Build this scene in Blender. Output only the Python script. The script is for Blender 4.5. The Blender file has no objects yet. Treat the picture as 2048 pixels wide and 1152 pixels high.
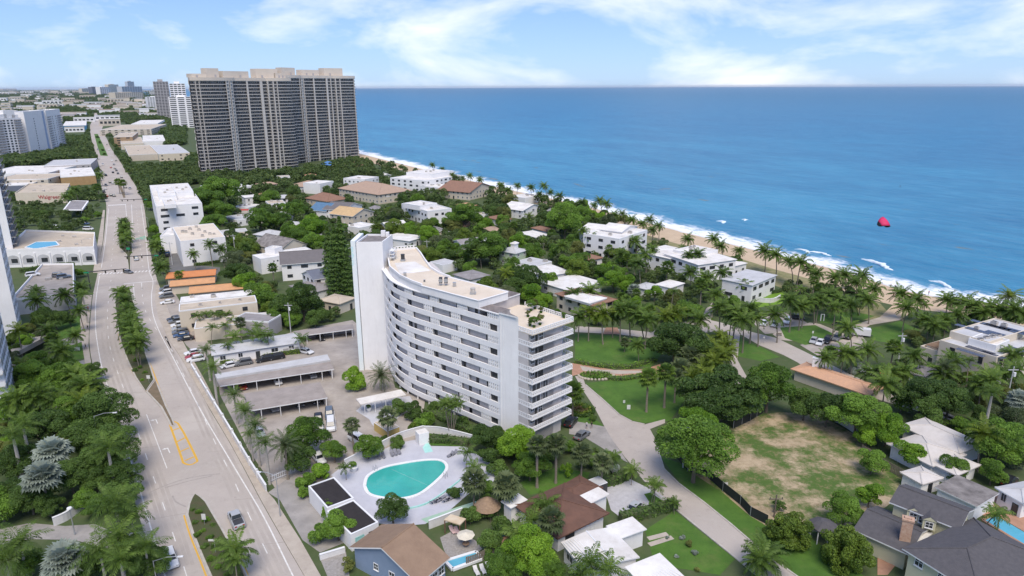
import bpy, bmesh, math, random
import numpy as np
from mathutils import Vector, Matrix

SC = bpy.context.scene
COL = SC.collection
rnd = random.Random(7)

# ------------------------------------------------------------------ camera
FPX, CAM_H = 1368.0, 72.0                      # focal length in pixels of the 2048 wide photograph, drone height in metres
PITCH = math.atan(402.0/FPX)
ROLL = math.radians(0.2)
cam_d = bpy.data.cameras.new('camera')
cam_d.sensor_width = 36.0
cam_d.lens = FPX / 2048.0 * 36.0
cam_d.clip_start = 1.0
cam_d.clip_end = 120000.0
cam = bpy.data.objects.new('camera',cam_d)
COL.objects.link(cam)
cam.location = (0,0,CAM_H)
cam.rotation_mode = 'QUATERNION'
_m = Matrix.Rotation(math.pi/2-PITCH,4,'X') @ Matrix.Rotation(-ROLL,4,'Z')
cam.rotation_quaternion = _m.to_quaternion()
SC.camera = cam
_CM = _m.to_3x3()
_CI = _CM.inverted()

# ------------------------------------------------------------------ sky, sun, exposure
SUN_EL, SUN_AZ = math.radians(58), math.radians(172)   # azimuth clockwise from +Y (view direction)
world = bpy.data.worlds.new('World')
SC.world = world
world.use_nodes = True
wn, wl = world.node_tree.nodes, world.node_tree.links
wn.clear()
w_out = wn.new('ShaderNodeOutputWorld')
w_bg = wn.new('ShaderNodeBackground')
w_sky = wn.new('ShaderNodeTexSky')
w_sky.sky_type = 'NISHITA'
w_sky.sun_disc = False
w_sky.sun_elevation = SUN_EL
w_sky.sun_rotation = SUN_AZ
w_sky.altitude = 0
w_sky.air_density = 1.0
w_sky.dust_density = 0.3
w_sky.ozone_density = 4.0
w_bg.inputs['Strength'].default_value = 0.115
w_tc = wn.new('ShaderNodeTexCoord')
def wnode(t,**kw):
 n = wn.new(t)
 for k, v in kw.items(): setattr(n,k,v)
 return n
# thin streaky clouds, the same all round the sky
w_map = wnode('ShaderNodeMapping'); w_map.inputs['Scale'].default_value = (1.0,1.0,2.6)
w_map.inputs['Rotation'].default_value = (0.0,math.radians(7),0.6)
w_map.inputs['Location'].default_value = (0.55,0.9,0.35)
wl.new(w_tc.outputs['Generated'],w_map.inputs['Vector'])
w_n1 = wnode('ShaderNodeTexNoise'); w_n1.inputs['Scale'].default_value = 4.6; w_n1.inputs['Detail'].default_value = 9; w_n1.inputs['Roughness'].default_value = 0.58; w_n1.inputs['Distortion'].default_value = 0.35
wl.new(w_map.outputs[0],w_n1.inputs['Vector'])
w_r1 = wnode('ShaderNodeValToRGB'); w_r1.color_ramp.elements[0].position = 0.455; w_r1.color_ramp.elements[1].position = 0.80
w_r1.color_ramp.elements[0].color = (0,0,0,1); w_r1.color_ramp.elements[1].color = (0.92,0.92,0.92,1)
wl.new(w_n1.outputs['Fac'],w_r1.inputs['Fac'])
# the blue of the sky: Nishita light pulled towards a clear blue
w_hsv = wnode('ShaderNodeMix',data_type='RGBA',blend_type='MULTIPLY'); w_hsv.inputs['Factor'].default_value = 1.0
wl.new(w_sky.outputs[0],w_hsv.inputs[6]); w_hsv.inputs[7].default_value = (0.60,0.78,1.08,1)
w_sep = wnode('ShaderNodeSeparateXYZ'); wl.new(w_tc.outputs['Generated'],w_sep.inputs[0])
w_gr = wnode('ShaderNodeValToRGB'); w_gr.color_ramp.elements[0].position = 0.0; w_gr.color_ramp.elements[1].position = 0.22
w_gr.color_ramp.elements[0].color = (0.50,0.69,0.98,1); w_gr.color_ramp.elements[1].color = (0.17,0.335,0.78,1)
wl.new(w_sep.outputs['Z'],w_gr.inputs['Fac'])
w_gs = wnode('ShaderNodeMix',data_type='RGBA',blend_type='MULTIPLY'); w_gs.inputs['Factor'].default_value = 1.0; w_gs.inputs[7].default_value = (5.3,5.3,5.3,1); w_gs.clamp_result = False
wl.new(w_gr.outputs['Color'],w_gs.inputs[6])
w_bl = wnode('ShaderNodeMix',data_type='RGBA'); w_bl.inputs['Factor'].default_value = 0.72
wl.new(w_hsv.outputs[2],w_bl.inputs[6]); wl.new(w_gs.outputs[2],w_bl.inputs[7])
w_mix = wnode('ShaderNodeMix',data_type='RGBA'); w_mix.inputs[7].default_value = (7.0,6.9,6.8,1)
wl.new(w_r1.outputs['Color'],w_mix.inputs['Factor']); wl.new(w_bl.outputs[2],w_mix.inputs[6])
wl.new(w_mix.outputs[2],w_bg.inputs['Color'])
wl.new(w_bg.outputs[0],w_out.inputs['Surface'])

sun_d = bpy.data.lights.new('sun','SUN')
sun_d.energy = 2.4
sun_d.angle = math.radians(34)
sun_d.color = (1.0,0.91,0.79)
sun = bpy.data.objects.new('sun',sun_d)
COL.objects.link(sun)
_sd = Vector((math.sin(SUN_AZ)*math.cos(SUN_EL),math.cos(SUN_AZ)*math.cos(SUN_EL),math.sin(SUN_EL)))
sun.rotation_euler = _sd.to_track_quat('Z','Y').to_euler()
sun.location = _sd * 300

SC.view_settings.view_transform = 'Standard'
SC.view_settings.look = 'None'
SC.view_settings.gamma = 1.0
SC.view_settings.use_curve_mapping = False
SC.view_settings.exposure = 0.75
HAZE = 1.5e-5
SC.render.engine = 'CYCLES'
SC.cycles.use_denoising = True
SC.cycles.max_bounces = 5
SC.cycles.diffuse_bounces = 3
SC.cycles.glossy_bounces = 2
SC.cycles.transmission_bounces = 2
SC.cycles.volume_bounces = 0
SC.cycles.caustics_reflective = False
SC.cycles.caustics_refractive = False

# ------------------------------------------------------------------ placing: a spot of the photograph at a height above the ground
def P(x,y,z=0.0):
 d = _CM @ Vector(((x-1024.0),(576.0-y),-FPX))
 t = (z-CAM_H) / d.z
 return Vector((d.x*t,d.y*t,z))
def PX(p):
 q = _CI @ (Vector(p)-Vector((0,0,CAM_H)))
 return (1024+FPX*q.x/-q.z,576-FPX*q.y/-q.z)
def mpp(p):                                     # metres per photograph pixel at a point
 q = _CI @ (Vector(p)-Vector((0,0,CAM_H)))
 return -q.z / FPX
def PL(pts,z=0.0): return [P(x,y,z) for x,y in pts]

# ------------------------------------------------------------------ materials
MATS = {}
def mat(name,col,rough=0.8,var=0.12,scale=0.6,col2=None,spec=0.3,metal=0.0,detail=5,bump=0.0,bscale=None,grime=0.0,coords='pos',stretch=None):
 if name in MATS: return MATS[name]
 m = bpy.data.materials.new(name); m.use_nodes = True
 nt = m.node_tree; b = nt.nodes['Principled BSDF']
 b.inputs['Roughness'].default_value = rough
 b.inputs['Metallic'].default_value = metal
 b.inputs['Specular IOR Level'].default_value = spec
 c = (*col,1)
 c2 = (*(col2 if col2 else [max(0,v*(1-var*2)) for v in col]),1)
 if coords == 'pos':
  src = nt.nodes.new('ShaderNodeNewGeometry').outputs['Position']
 else:
  src = nt.nodes.new('ShaderNodeTexCoord').outputs['Object']
 if stretch:
  mp = nt.nodes.new('ShaderNodeMapping'); mp.inputs['Scale'].default_value = stretch
  nt.links.new(src,mp.inputs['Vector']); src = mp.outputs[0]
 n = nt.nodes.new('ShaderNodeTexNoise'); n.inputs['Scale'].default_value = scale; n.inputs['Detail'].default_value = detail; n.inputs['Roughness'].default_value = 0.65
 nt.links.new(src,n.inputs['Vector'])
 r = nt.nodes.new('ShaderNodeMapRange'); r.inputs['From Min'].default_value = 0.3; r.inputs['From Max'].default_value = 0.72
 nt.links.new(n.outputs['Fac'],r.inputs['Value'])
 mx = nt.nodes.new('ShaderNodeMix'); mx.data_type = 'RGBA'; mx.inputs[6].default_value = c; mx.inputs[7].default_value = c2
 nt.links.new(r.outputs[0],mx.inputs['Factor'])
 outc = mx.outputs[2]
 if grime > 0:                              # streaks and stains
  mp2 = nt.nodes.new('ShaderNodeMapping'); mp2.inputs['Scale'].default_value = (1.4,1.4,0.16)
  nt.links.new(src,mp2.inputs['Vector'])
  n2 = nt.nodes.new('ShaderNodeTexNoise'); n2.inputs['Scale'].default_value = 1.1; n2.inputs['Detail'].default_value = 6; n2.inputs['Roughness'].default_value = 0.7
  nt.links.new(mp2.outputs[0],n2.inputs['Vector'])
  r2 = nt.nodes.new('ShaderNodeMapRange'); r2.inputs['From Min'].default_value = 0.52; r2.inputs['From Max'].default_value = 0.78; r2.inputs['To Max'].default_value = grime
  nt.links.new(n2.outputs['Fac'],r2.inputs['Value'])
  mg = nt.nodes.new('ShaderNodeMix'); mg.data_type = 'RGBA'; mg.inputs[7].default_value = (col[0]*0.45,col[1]*0.42,col[2]*0.38,1)
  nt.links.new(r2.outputs[0],mg.inputs['Factor']); nt.links.new(outc,mg.inputs[6]); outc = mg.outputs[2]
 nt.links.new(outc,b.inputs['Base Color'])
 if bump > 0:
  nb = nt.nodes.new('ShaderNodeTexNoise'); nb.inputs['Scale'].default_value = bscale or scale * 4; nb.inputs['Detail'].default_value = 4
  nt.links.new(src,nb.inputs['Vector'])
  bp = nt.nodes.new('ShaderNodeBump'); bp.inputs['Strength'].default_value = bump; bp.inputs['Distance'].default_value = 0.15
  nt.links.new(nb.outputs['Fac'],bp.inputs['Height']); nt.links.new(bp.outputs[0],b.inputs['Normal'])
 MATS[name] = m
 return m

def stain(m,col,scale,lo,hi,amt,stretch=(1,1,1),detail=10):
 """blotches of another colour over a material"""
 nt = m.node_tree; b = nt.nodes['Principled BSDF']; old = b.inputs['Base Color'].links[0].from_socket
 g = nt.nodes.new('ShaderNodeNewGeometry'); mp = nt.nodes.new('ShaderNodeMapping'); mp.inputs['Scale'].default_value = stretch; nt.links.new(g.outputs['Position'],mp.inputs['Vector'])
 n = nt.nodes.new('ShaderNodeTexNoise'); n.inputs['Scale'].default_value = scale; n.inputs['Detail'].default_value = detail; n.inputs['Roughness'].default_value = 0.72; nt.links.new(mp.outputs[0],n.inputs['Vector'])
 r = nt.nodes.new('ShaderNodeMapRange'); r.inputs['From Min'].default_value = lo; r.inputs['From Max'].default_value = hi; r.inputs['To Max'].default_value = amt; nt.links.new(n.outputs['Fac'],r.inputs['Value'])
 x = nt.nodes.new('ShaderNodeMix'); x.data_type = 'RGBA'; x.inputs[7].default_value = (*col,1); nt.links.new(r.outputs[0],x.inputs['Factor']); nt.links.new(old,x.inputs[6]); nt.links.new(x.outputs[2],b.inputs['Base Color'])
 return m

def foliage(name,dark,light,trans=0.42):
 m = bpy.data.materials.new(name); m.use_nodes = True
 nt = m.node_tree; nt.nodes.clear()
 out = nt.nodes.new('ShaderNodeOutputMaterial')
 at = nt.nodes.new('ShaderNodeAttribute'); at.attribute_name = 'tone'
 oi = nt.nodes.new('ShaderNodeObjectInfo')
 ad = nt.nodes.new('ShaderNodeMath'); ad.operation = 'MULTIPLY_ADD'; ad.inputs[1].default_value = 0.5; ad.inputs[2].default_value = -0.25
 nt.links.new(oi.outputs['Random'],ad.inputs[0])
 sm = nt.nodes.new('ShaderNodeMath'); sm.operation = 'ADD'; sm.use_clamp = True
 nt.links.new(at.outputs['Fac'],sm.inputs[0]); nt.links.new(ad.outputs[0],sm.inputs[1])
 mx = nt.nodes.new('ShaderNodeMix'); mx.data_type = 'RGBA'; mx.inputs[6].default_value = (*dark,1); mx.inputs[7].default_value = (*light,1)
 nt.links.new(sm.outputs[0],mx.inputs['Factor'])
 df = nt.nodes.new('ShaderNodeBsdfPrincipled'); df.inputs['Roughness'].default_value = 0.5; df.inputs['Specular IOR Level'].default_value = 0.25
 tr = nt.nodes.new('ShaderNodeBsdfTranslucent')
 nt.links.new(mx.outputs[2],df.inputs['Base Color']); nt.links.new(mx.outputs[2],tr.inputs['Color'])
 ms = nt.nodes.new('ShaderNodeMixShader'); ms.inputs[0].default_value = trans
 nt.links.new(df.outputs[0],ms.inputs[1]); nt.links.new(tr.outputs[0],ms.inputs[2]); nt.links.new(ms.outputs[0],out.inputs['Surface'])
 MATS[name] = m
 return m

# ------------------------------------------------------------------ building meshes
class MB:
 def __init__(s): s.v = []; s.f = []; s.m = []
 def face(s,pts,m=0):
  i = len(s.v); s.v += [tuple(p) for p in pts]; s.f.append(tuple(range(i,i+len(pts)))); s.m.append(m)
 def box(s,x0,x1,y0,y1,z0,z1,m=0,top=None):
  i = len(s.v)
  s.v += [(x0,y0,z0),(x1,y0,z0),(x1,y1,z0),(x0,y1,z0),(x0,y0,z1),(x1,y0,z1),(x1,y1,z1),(x0,y1,z1)]
  s.f += [(i,i+3,i+2,i+1),(i+4,i+5,i+6,i+7),(i,i+1,i+5,i+4),(i+1,i+2,i+6,i+5),(i+2,i+3,i+7,i+6),(i+3,i,i+4,i+7)]
  s.m += [m,m if top is None else top,m,m,m,m]
 def obox(s,a,b,w,z0,z1,m=0,side=0.0,top=None):
  """box standing on the line a-b (xy), w wide, shifted sideways to the right by `side`"""
  a = Vector((a[0],a[1])); b = Vector((b[0],b[1])); d = (b-a)
  if d.length < 1e-6: return
  d.normalize(); n = Vector((d.y,-d.x)); a = a + n * side; b = b + n * side; h = n * (w/2)
  s.prism([a-h,a+h,b+h,b-h],z0,z1,m,top)
 def prism(s,poly,z0,z1,m=0,top=None,bottom=True):
  n = len(poly); i = len(s.v)
  ar = sum(poly[k][0]*poly[(k+1)%n][1]-poly[(k+1)%n][0]*poly[k][1] for k in range(n))
  if ar < 0: poly = list(reversed(poly))
  s.v += [(p[0],p[1],z0) for p in poly] + [(p[0],p[1],z1) for p in poly]
  if bottom: s.f.append(tuple(range(i+n-1,i-1,-1))); s.m.append(m)
  s.f.append(tuple(range(i+n,i+2*n))); s.m.append(m if top is None else top)
  for k in range(n):
   k2 = (k+1) % n
   s.f.append((i+k,i+k2,i+n+k2,i+n+k)); s.m.append(m)
 def tube(s,pts,r,n=6,m=0,r2=None,cap=True):
  pts = [Vector(p) for p in pts]; L = len(pts); base = len(s.v)
  for k, p in enumerate(pts):
   d = (pts[min(k+1,L-1)]-pts[max(k-1,0)]).normalized()
   a = Vector((0,0,1)) if abs(d.z) < 0.9 else Vector((1,0,0))
   u = d.cross(a).normalized(); w = d.cross(u)
   rr = r if r2 is None else r + (r2-r) * k / max(1,L-1)
   if isinstance(r,(list,tuple)): rr = r[k]
   for j in range(n):
    t = 2 * math.pi * j / n
    s.v.append(tuple(p+(u*math.cos(t)+w*math.sin(t))*rr))
  for k in range(L-1):
   for j in range(n):
    a = base + k * n + j; b = base + k * n + (j+1) % n
    s.f.append((a,a+n,b+n,b)); s.m.append(m)
  if cap:
   s.f.append(tuple(base+j for j in range(n))); s.m.append(m)
   s.f.append(tuple(base+(L-1)*n+j for j in reversed(range(n)))); s.m.append(m)
 def mesh(s,name,mats):
  me = bpy.data.meshes.new(name)
  me.from_pydata(s.v,[],s.f)
  for x in (mats if isinstance(mats,(list,tuple)) else [mats]): me.materials.append(x)
  if any(s.m): me.polygons.foreach_set('material_index',s.m)
  me.update()
  return me
 def build(s,name,mats,parent=None,loc=None,rz=0.0,smooth=False):
  me = s.mesh(name,mats)
  if smooth: me.polygons.foreach_set('use_smooth',[True]*len(me.polygons))
  return link(name,me,parent,loc,rz)

def link(name,data,parent=None,loc=None,rz=0.0,scale=None):
 o = bpy.data.objects.new(name,data)
 COL.objects.link(o)
 if parent is not None: o.parent = parent
 if loc is not None: o.location = loc
 if rz: o.rotation_euler = (0,0,rz)
 if scale is not None: o.scale = scale if hasattr(scale,'__len__') else (scale,) * 3
 return o
def tag(o,label=None,cat=None,group=None,kind=None):
 if label: o['label'] = label
 if cat: o['category'] = cat
 if group: o['group'] = group
 if kind: o['kind'] = kind
 return o
def root(name,loc,label,cat,group=None,rz=0.0):
 o = bpy.data.objects.new(name,None); COL.objects.link(o)
 o.empty_display_size = 0.5
 o.location = loc
 if rz: o.rotation_euler = (0,0,rz)
 return tag(o,label,cat,group)
def copy_tree(o,parent=None):
 c = o.copy(); COL.objects.link(c)
 if parent is not None: c.parent = parent
 for ch in o.children: copy_tree(ch,c)
 return c

# things whose label gets an ordinal when several share a phrase
PENDING = []
def later(o,phrase,cat,group,px,joint='from left'):
 o['category'] = cat; o['group'] = group
 PENDING.append((o,phrase,px))
ORD = ['second','third','fourth','fifth','sixth','seventh','eighth','ninth','tenth','eleventh','twelfth','thirteenth','fourteenth','fifteenth','sixteenth','seventeenth','eighteenth','nineteenth','twentieth']
def settle_labels():
 d = {}
 for o, ph, px in PENDING: d.setdefault(ph,[]).append((px,o))
 for ph, l in d.items():
  l.sort(key=lambda t: t[0])
  for i, (px,o) in enumerate(l):
   n = len(l)
   if n == 1: o['label'] = ph; o.pop('group',None) if False else None
   elif i == 0: o['label'] = ph + ', leftmost'
   elif i == n - 1: o['label'] = ph + ', rightmost'
   elif i <= len(ORD): o['label'] = ph + ', ' + ORD[i-1] + ' from left'
   elif n - 2 - i < len(ORD): o['label'] = ph + ', ' + ORD[n-2-i] + ' from right'
   else: o['label'] = ph + ', mid row'

# occupied ground (xy polygons) and protected views, so planting keeps clear
OCC = []
def occupy(poly):
 xs = [p[0] for p in poly]; ys = [p[1] for p in poly]
 OCC.append((min(xs),max(xs),min(ys),max(ys),[(p[0],p[1]) for p in poly]))
def inpoly(x,y,poly):
 c = False; j = len(poly) - 1
 for i in range(len(poly)):
  a, b = poly[i], poly[j]
  if (a[1]>y) != (b[1]>y) and x < (b[0]-a[0]) * (y-a[1]) / (b[1]-a[1]) + a[0]: c = not c
  j = i
 return c
def is_occ(x,y,r=0.0):
 for x0, x1, y0, y1, poly in OCC:
  if x < x0 - r or x > x1 + r or y < y0 - r or y > y1 + r: continue
  if inpoly(x,y,poly): return True
  if r > 0:
   for k in range(8):
    if inpoly(x+r*math.cos(k*.785),y+r*math.sin(k*.785),poly): return True
 return False
PROT = []      # pixel boxes that must stay visible: x0,y0,x1,y1
LANDM = []     # (px, py, phrase)
def landmark(px,py):
 return min(LANDM,key=lambda t: (t[0]-px) ** 2+2.2*(t[1]-py) ** 2)[2]

# ================================================================== surfaces
M_road = mat('road_concrete',(0.42,0.37,0.325),0.9,col2=(0.33,0.29,0.255),scale=0.12,detail=8,bump=0.1,bscale=6,grime=0.0)
M_lot = mat('lot_pavement',(0.40,0.355,0.31),0.9,col2=(0.24,0.21,0.185),scale=0.16,detail=9,bump=0.1,bscale=5)
M_drive = mat('drive_concrete',(0.34,0.315,0.29),0.9,col2=(0.22,0.205,0.19),scale=0.3,detail=8)
M_walk = mat('sidewalk_concrete',(0.44,0.385,0.32),0.9,col2=(0.34,0.29,0.24),scale=0.4,detail=7)
M_kerb = mat('kerb_concrete',(0.47,0.44,0.39),0.9,col2=(0.33,0.3,0.26),scale=0.7)
M_gutter = mat('gutter_stain',(0.36,0.26,0.15),0.9,col2=(0.42,0.36,0.28),scale=0.5)
M_white = mat('line_paint_white',(0.72,0.71,0.68),0.7,col2=(0.5,0.47,0.42),scale=1.2)
M_yellow = mat('line_paint_yellow',(0.64,0.36,0.03),0.7,col2=(0.52,0.31,0.06),scale=1.0)
M_asph = mat('dark_asphalt',(0.16,0.155,0.15),0.9,col2=(0.10,0.10,0.1),scale=0.3)
M_lawn = mat('lawn_grass',(0.082,0.165,0.024),0.95,col2=(0.045,0.105,0.015),scale=0.22,detail=11,bump=0.5,bscale=7)
M_bed = mat('ground_cover',(0.055,0.075,0.024),0.95,col2=(0.085,0.070,0.040),scale=0.9,detail=10,bump=0.8,bscale=4)
M_lawn2 = mat('lawn_grass_bright',(0.16,0.27,0.03),0.95,col2=(0.10,0.20,0.02),scale=0.3,detail=8,bump=0.4,bscale=7)
M_soil = mat('planting_soil',(0.085,0.10,0.045),0.95,col2=(0.045,0.080,0.022),scale=0.3,detail=8,bump=0.3)
M_mulch = mat('mulch_bed',(0.20,0.145,0.095),0.95,col2=(0.12,0.10,0.06),scale=0.8,detail=8)
M_brick = mat('brick_paving',(0.42,0.24,0.16),0.9,col2=(0.30,0.17,0.11),scale=0.8)
M_pooldeck = mat('pool_deck_paint',(0.49,0.49,0.53),0.75,col2=(0.40,0.40,0.44),scale=0.35,detail=9)
M_sand = mat('beach_sand',(0.52,0.40,0.275),0.95,col2=(0.44,0.33,0.22),scale=0.15,detail=8,bump=0.3,bscale=2)

stain(M_road,(0.20,0.175,0.15),0.5,0.56,0.78,0.55); stain(M_road,(0.50,0.455,0.40),0.06,0.5,0.62,0.5)
stain(M_lot,(0.17,0.15,0.13),0.35,0.55,0.75,0.6); stain(M_walk,(0.22,0.18,0.14),0.6,0.55,0.75,0.55); stain(M_drive,(0.16,0.15,0.135),0.4,0.54,0.74,0.55)
stain(M_lawn,(0.13,0.15,0.045),0.16,0.52,0.72,0.65); stain(M_lawn,(0.030,0.075,0.012),0.9,0.52,0.7,0.5); stain(M_sand,(0.33,0.25,0.17),0.25,0.53,0.7,0.5,(1,1,1))
def vacant_mat():
 m = mat('vacant_lot_ground',(0.45,0.355,0.235),0.95,col2=(0.21,0.155,0.085),scale=0.22,detail=10,bump=0.4,bscale=3)
 nt = m.node_tree; b = nt.nodes['Principled BSDF']
 old = b.inputs['Base Color'].links[0].from_socket
 g = nt.nodes.new('ShaderNodeNewGeometry')
 n = nt.nodes.new('ShaderNodeTexNoise'); n.inputs['Scale'].default_value = 0.11; n.inputs['Detail'].default_value = 11; n.inputs['Roughness'].default_value = 0.72
 nt.links.new(g.outputs['Position'],n.inputs['Vector'])
 r = nt.nodes.new('ShaderNodeMapRange'); r.inputs['From Min'].default_value = 0.44; r.inputs['From Max'].default_value = 0.56
 nt.links.new(n.outputs['Fac'],r.inputs['Value'])
 mx = nt.nodes.new('ShaderNodeMix'); mx.data_type = 'RGBA'; mx.inputs[7].default_value = (0.065,0.115,0.022,1)
 nt.links.new(r.outputs[0],mx.inputs['Factor']); nt.links.new(old,mx.inputs[6]); nt.links.new(mx.outputs[2],b.inputs['Base Color'])
 return m
M_vacant = vacant_mat(); stain(M_vacant,(0.26,0.19,0.105),0.7,0.5,0.66,0.7); stain(M_vacant,(0.06,0.09,0.02),1.3,0.56,0.68,0.6)

def sheet(name,pts,z,m,px=True,occ=True):
 w = PL(pts,z) if px else [Vector((p[0],p[1],z)) for p in pts]
 ar = sum(w[k].x*w[(k+1)%len(w)].y-w[(k+1)%len(w)].x*w[k].y for k in range(len(w)))
 if ar < 0: w.reverse()
 b = MB(); b.face(w)
 o = b.build(name,m); o['kind'] = 'structure'
 if occ: occupy(w)
 return o
def slab(name,pts,z0,z1,m,px=True,occ=True,top=None):
 w = PL(pts,z1) if px else pts
 b = MB(); b.prism(w,z0,z1,0,1 if top else None)
 o = b.build(name,[m,top] if top else m); o['kind'] = 'structure'
 if occ: occupy(w)
 return o
def smooth_line(pts,n=6):
 """Catmull-Rom through points"""
 p = [Vector(q) for q in pts]; out = []
 for i in range(len(p)-1):
  a = p[max(i-1,0)]; b = p[i]; c = p[i+1]; d = p[min(i+2,len(p)-1)]
  for k in range(n):
   t = k / n
   out.append(0.5*((2*b)+(c-a)*t+(2*a-5*b+4*c-d)*t*t+(3*b-a-3*c+d)*t ** 3))
 out.append(p[-1]); return out
def ribbon(name,line,w,z,m,side=0.0,parent=None):
 """flat strip of width w along a world polyline"""
 b = MB(); n = len(line); L = []; R = []
 for i, p in enumerate(line):
  d = (line[min(i+1,n-1)]-line[max(i-1,0)]); d = Vector((d.x,d.y)).normalized(); q = Vector((d.y,-d.x))
  c = Vector((p.x,p.y)) + q * side
  L.append((c.x-q.x*w/2,c.y-q.y*w/2,z)); R.append((c.x+q.x*w/2,c.y+q.y*w/2,z))
 for i in range(n-1): b.face([R[i],R[i+1],L[i+1],L[i]])
 return b.build(name,m,parent)
def dashes(name,line,w,on,off,z,m,parent,start=0.0):
 """one mesh piece per dash along a polyline"""
 acc = -start; k = 0
 cum = [0.0]
 for i in range(len(line)-1): cum.append(cum[-1]+(line[i+1]-line[i]).length)
 def at(s):
  for i in range(len(line)-1):
   if s <= cum[i+1]:
    return line[i].lerp(line[i+1],(s-cum[i])/max(1e-6,cum[i+1]-cum[i]))
  return line[-1]
 s = start
 while s + on < cum[-1]:
  ribbon(name,[at(s),at(s+on)],w,z,m,parent=parent); s += on + off
def kerb_ring(name,pts,z,w=0.35,parent=None,closed=True):
 b = MB(); n = len(pts)
 for i in range(n if closed else n-1):
  b.obox(pts[i],pts[(i+1)%n],w,0.0,z)
 return b.build(name,M_kerb,parent)

# ------------------------------------------------------------------ shoreline: edge of the water, from far to near
_shore_px = [(716,306),(780,322),(850,339),(930,358),(1000,375),(1100,396),(1200,419),(1300,446),(1400,472),(1521,502),(1594,519),(1705,547),(1792,575),(1886,595),(2048,616),(2250,660)]
_sw = [P(x,y) for x,y in _shore_px]
_dfar = (_sw[0]-_sw[5]).normalized(); _dnear = (_sw[-1]-_sw[-4]).normalized()
_line = [_sw[0]+_dfar*d for d in (60000,30000,15000,8000,4000,2000,1000,400)]
_sm = smooth_line(_sw,8)
SHORE = _line + _sm + [_sw[-1]+_dnear*d for d in (80,300,2000)]
_OUT = Vector((-_dfar.y,_dfar.x,0));  _OUT = _OUT if _OUT.x > 0 else -_OUT
def shore_grid(name,offs,m,zs,sub=None):
 b = MB(); rows = []; n = len(SHORE); dd = []
 for o_, z_ in zip(offs,zs):
  row = []
  for i, p in enumerate(SHORE):
   q = p + _OUT * o_; row.append(len(b.v)); b.v.append((q.x,q.y,z_)); dd.append(o_)
  rows.append(row)
 for r in range(len(rows)-1):
  for i in range(n-1):
   b.f.append((rows[r][i],rows[r][i+1],rows[r+1][i+1],rows[r+1][i])); b.m.append(0)
 me = b.mesh(name,m)
 at = me.attributes.new('shore','FLOAT','POINT'); at.data.foreach_set('value',dd)
 if me.polygons[len(me.polygons) // 2].normal.z < 0: me.flip_normals()
 o = link(name,me); o['kind'] = 'structure'
 return o

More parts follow.
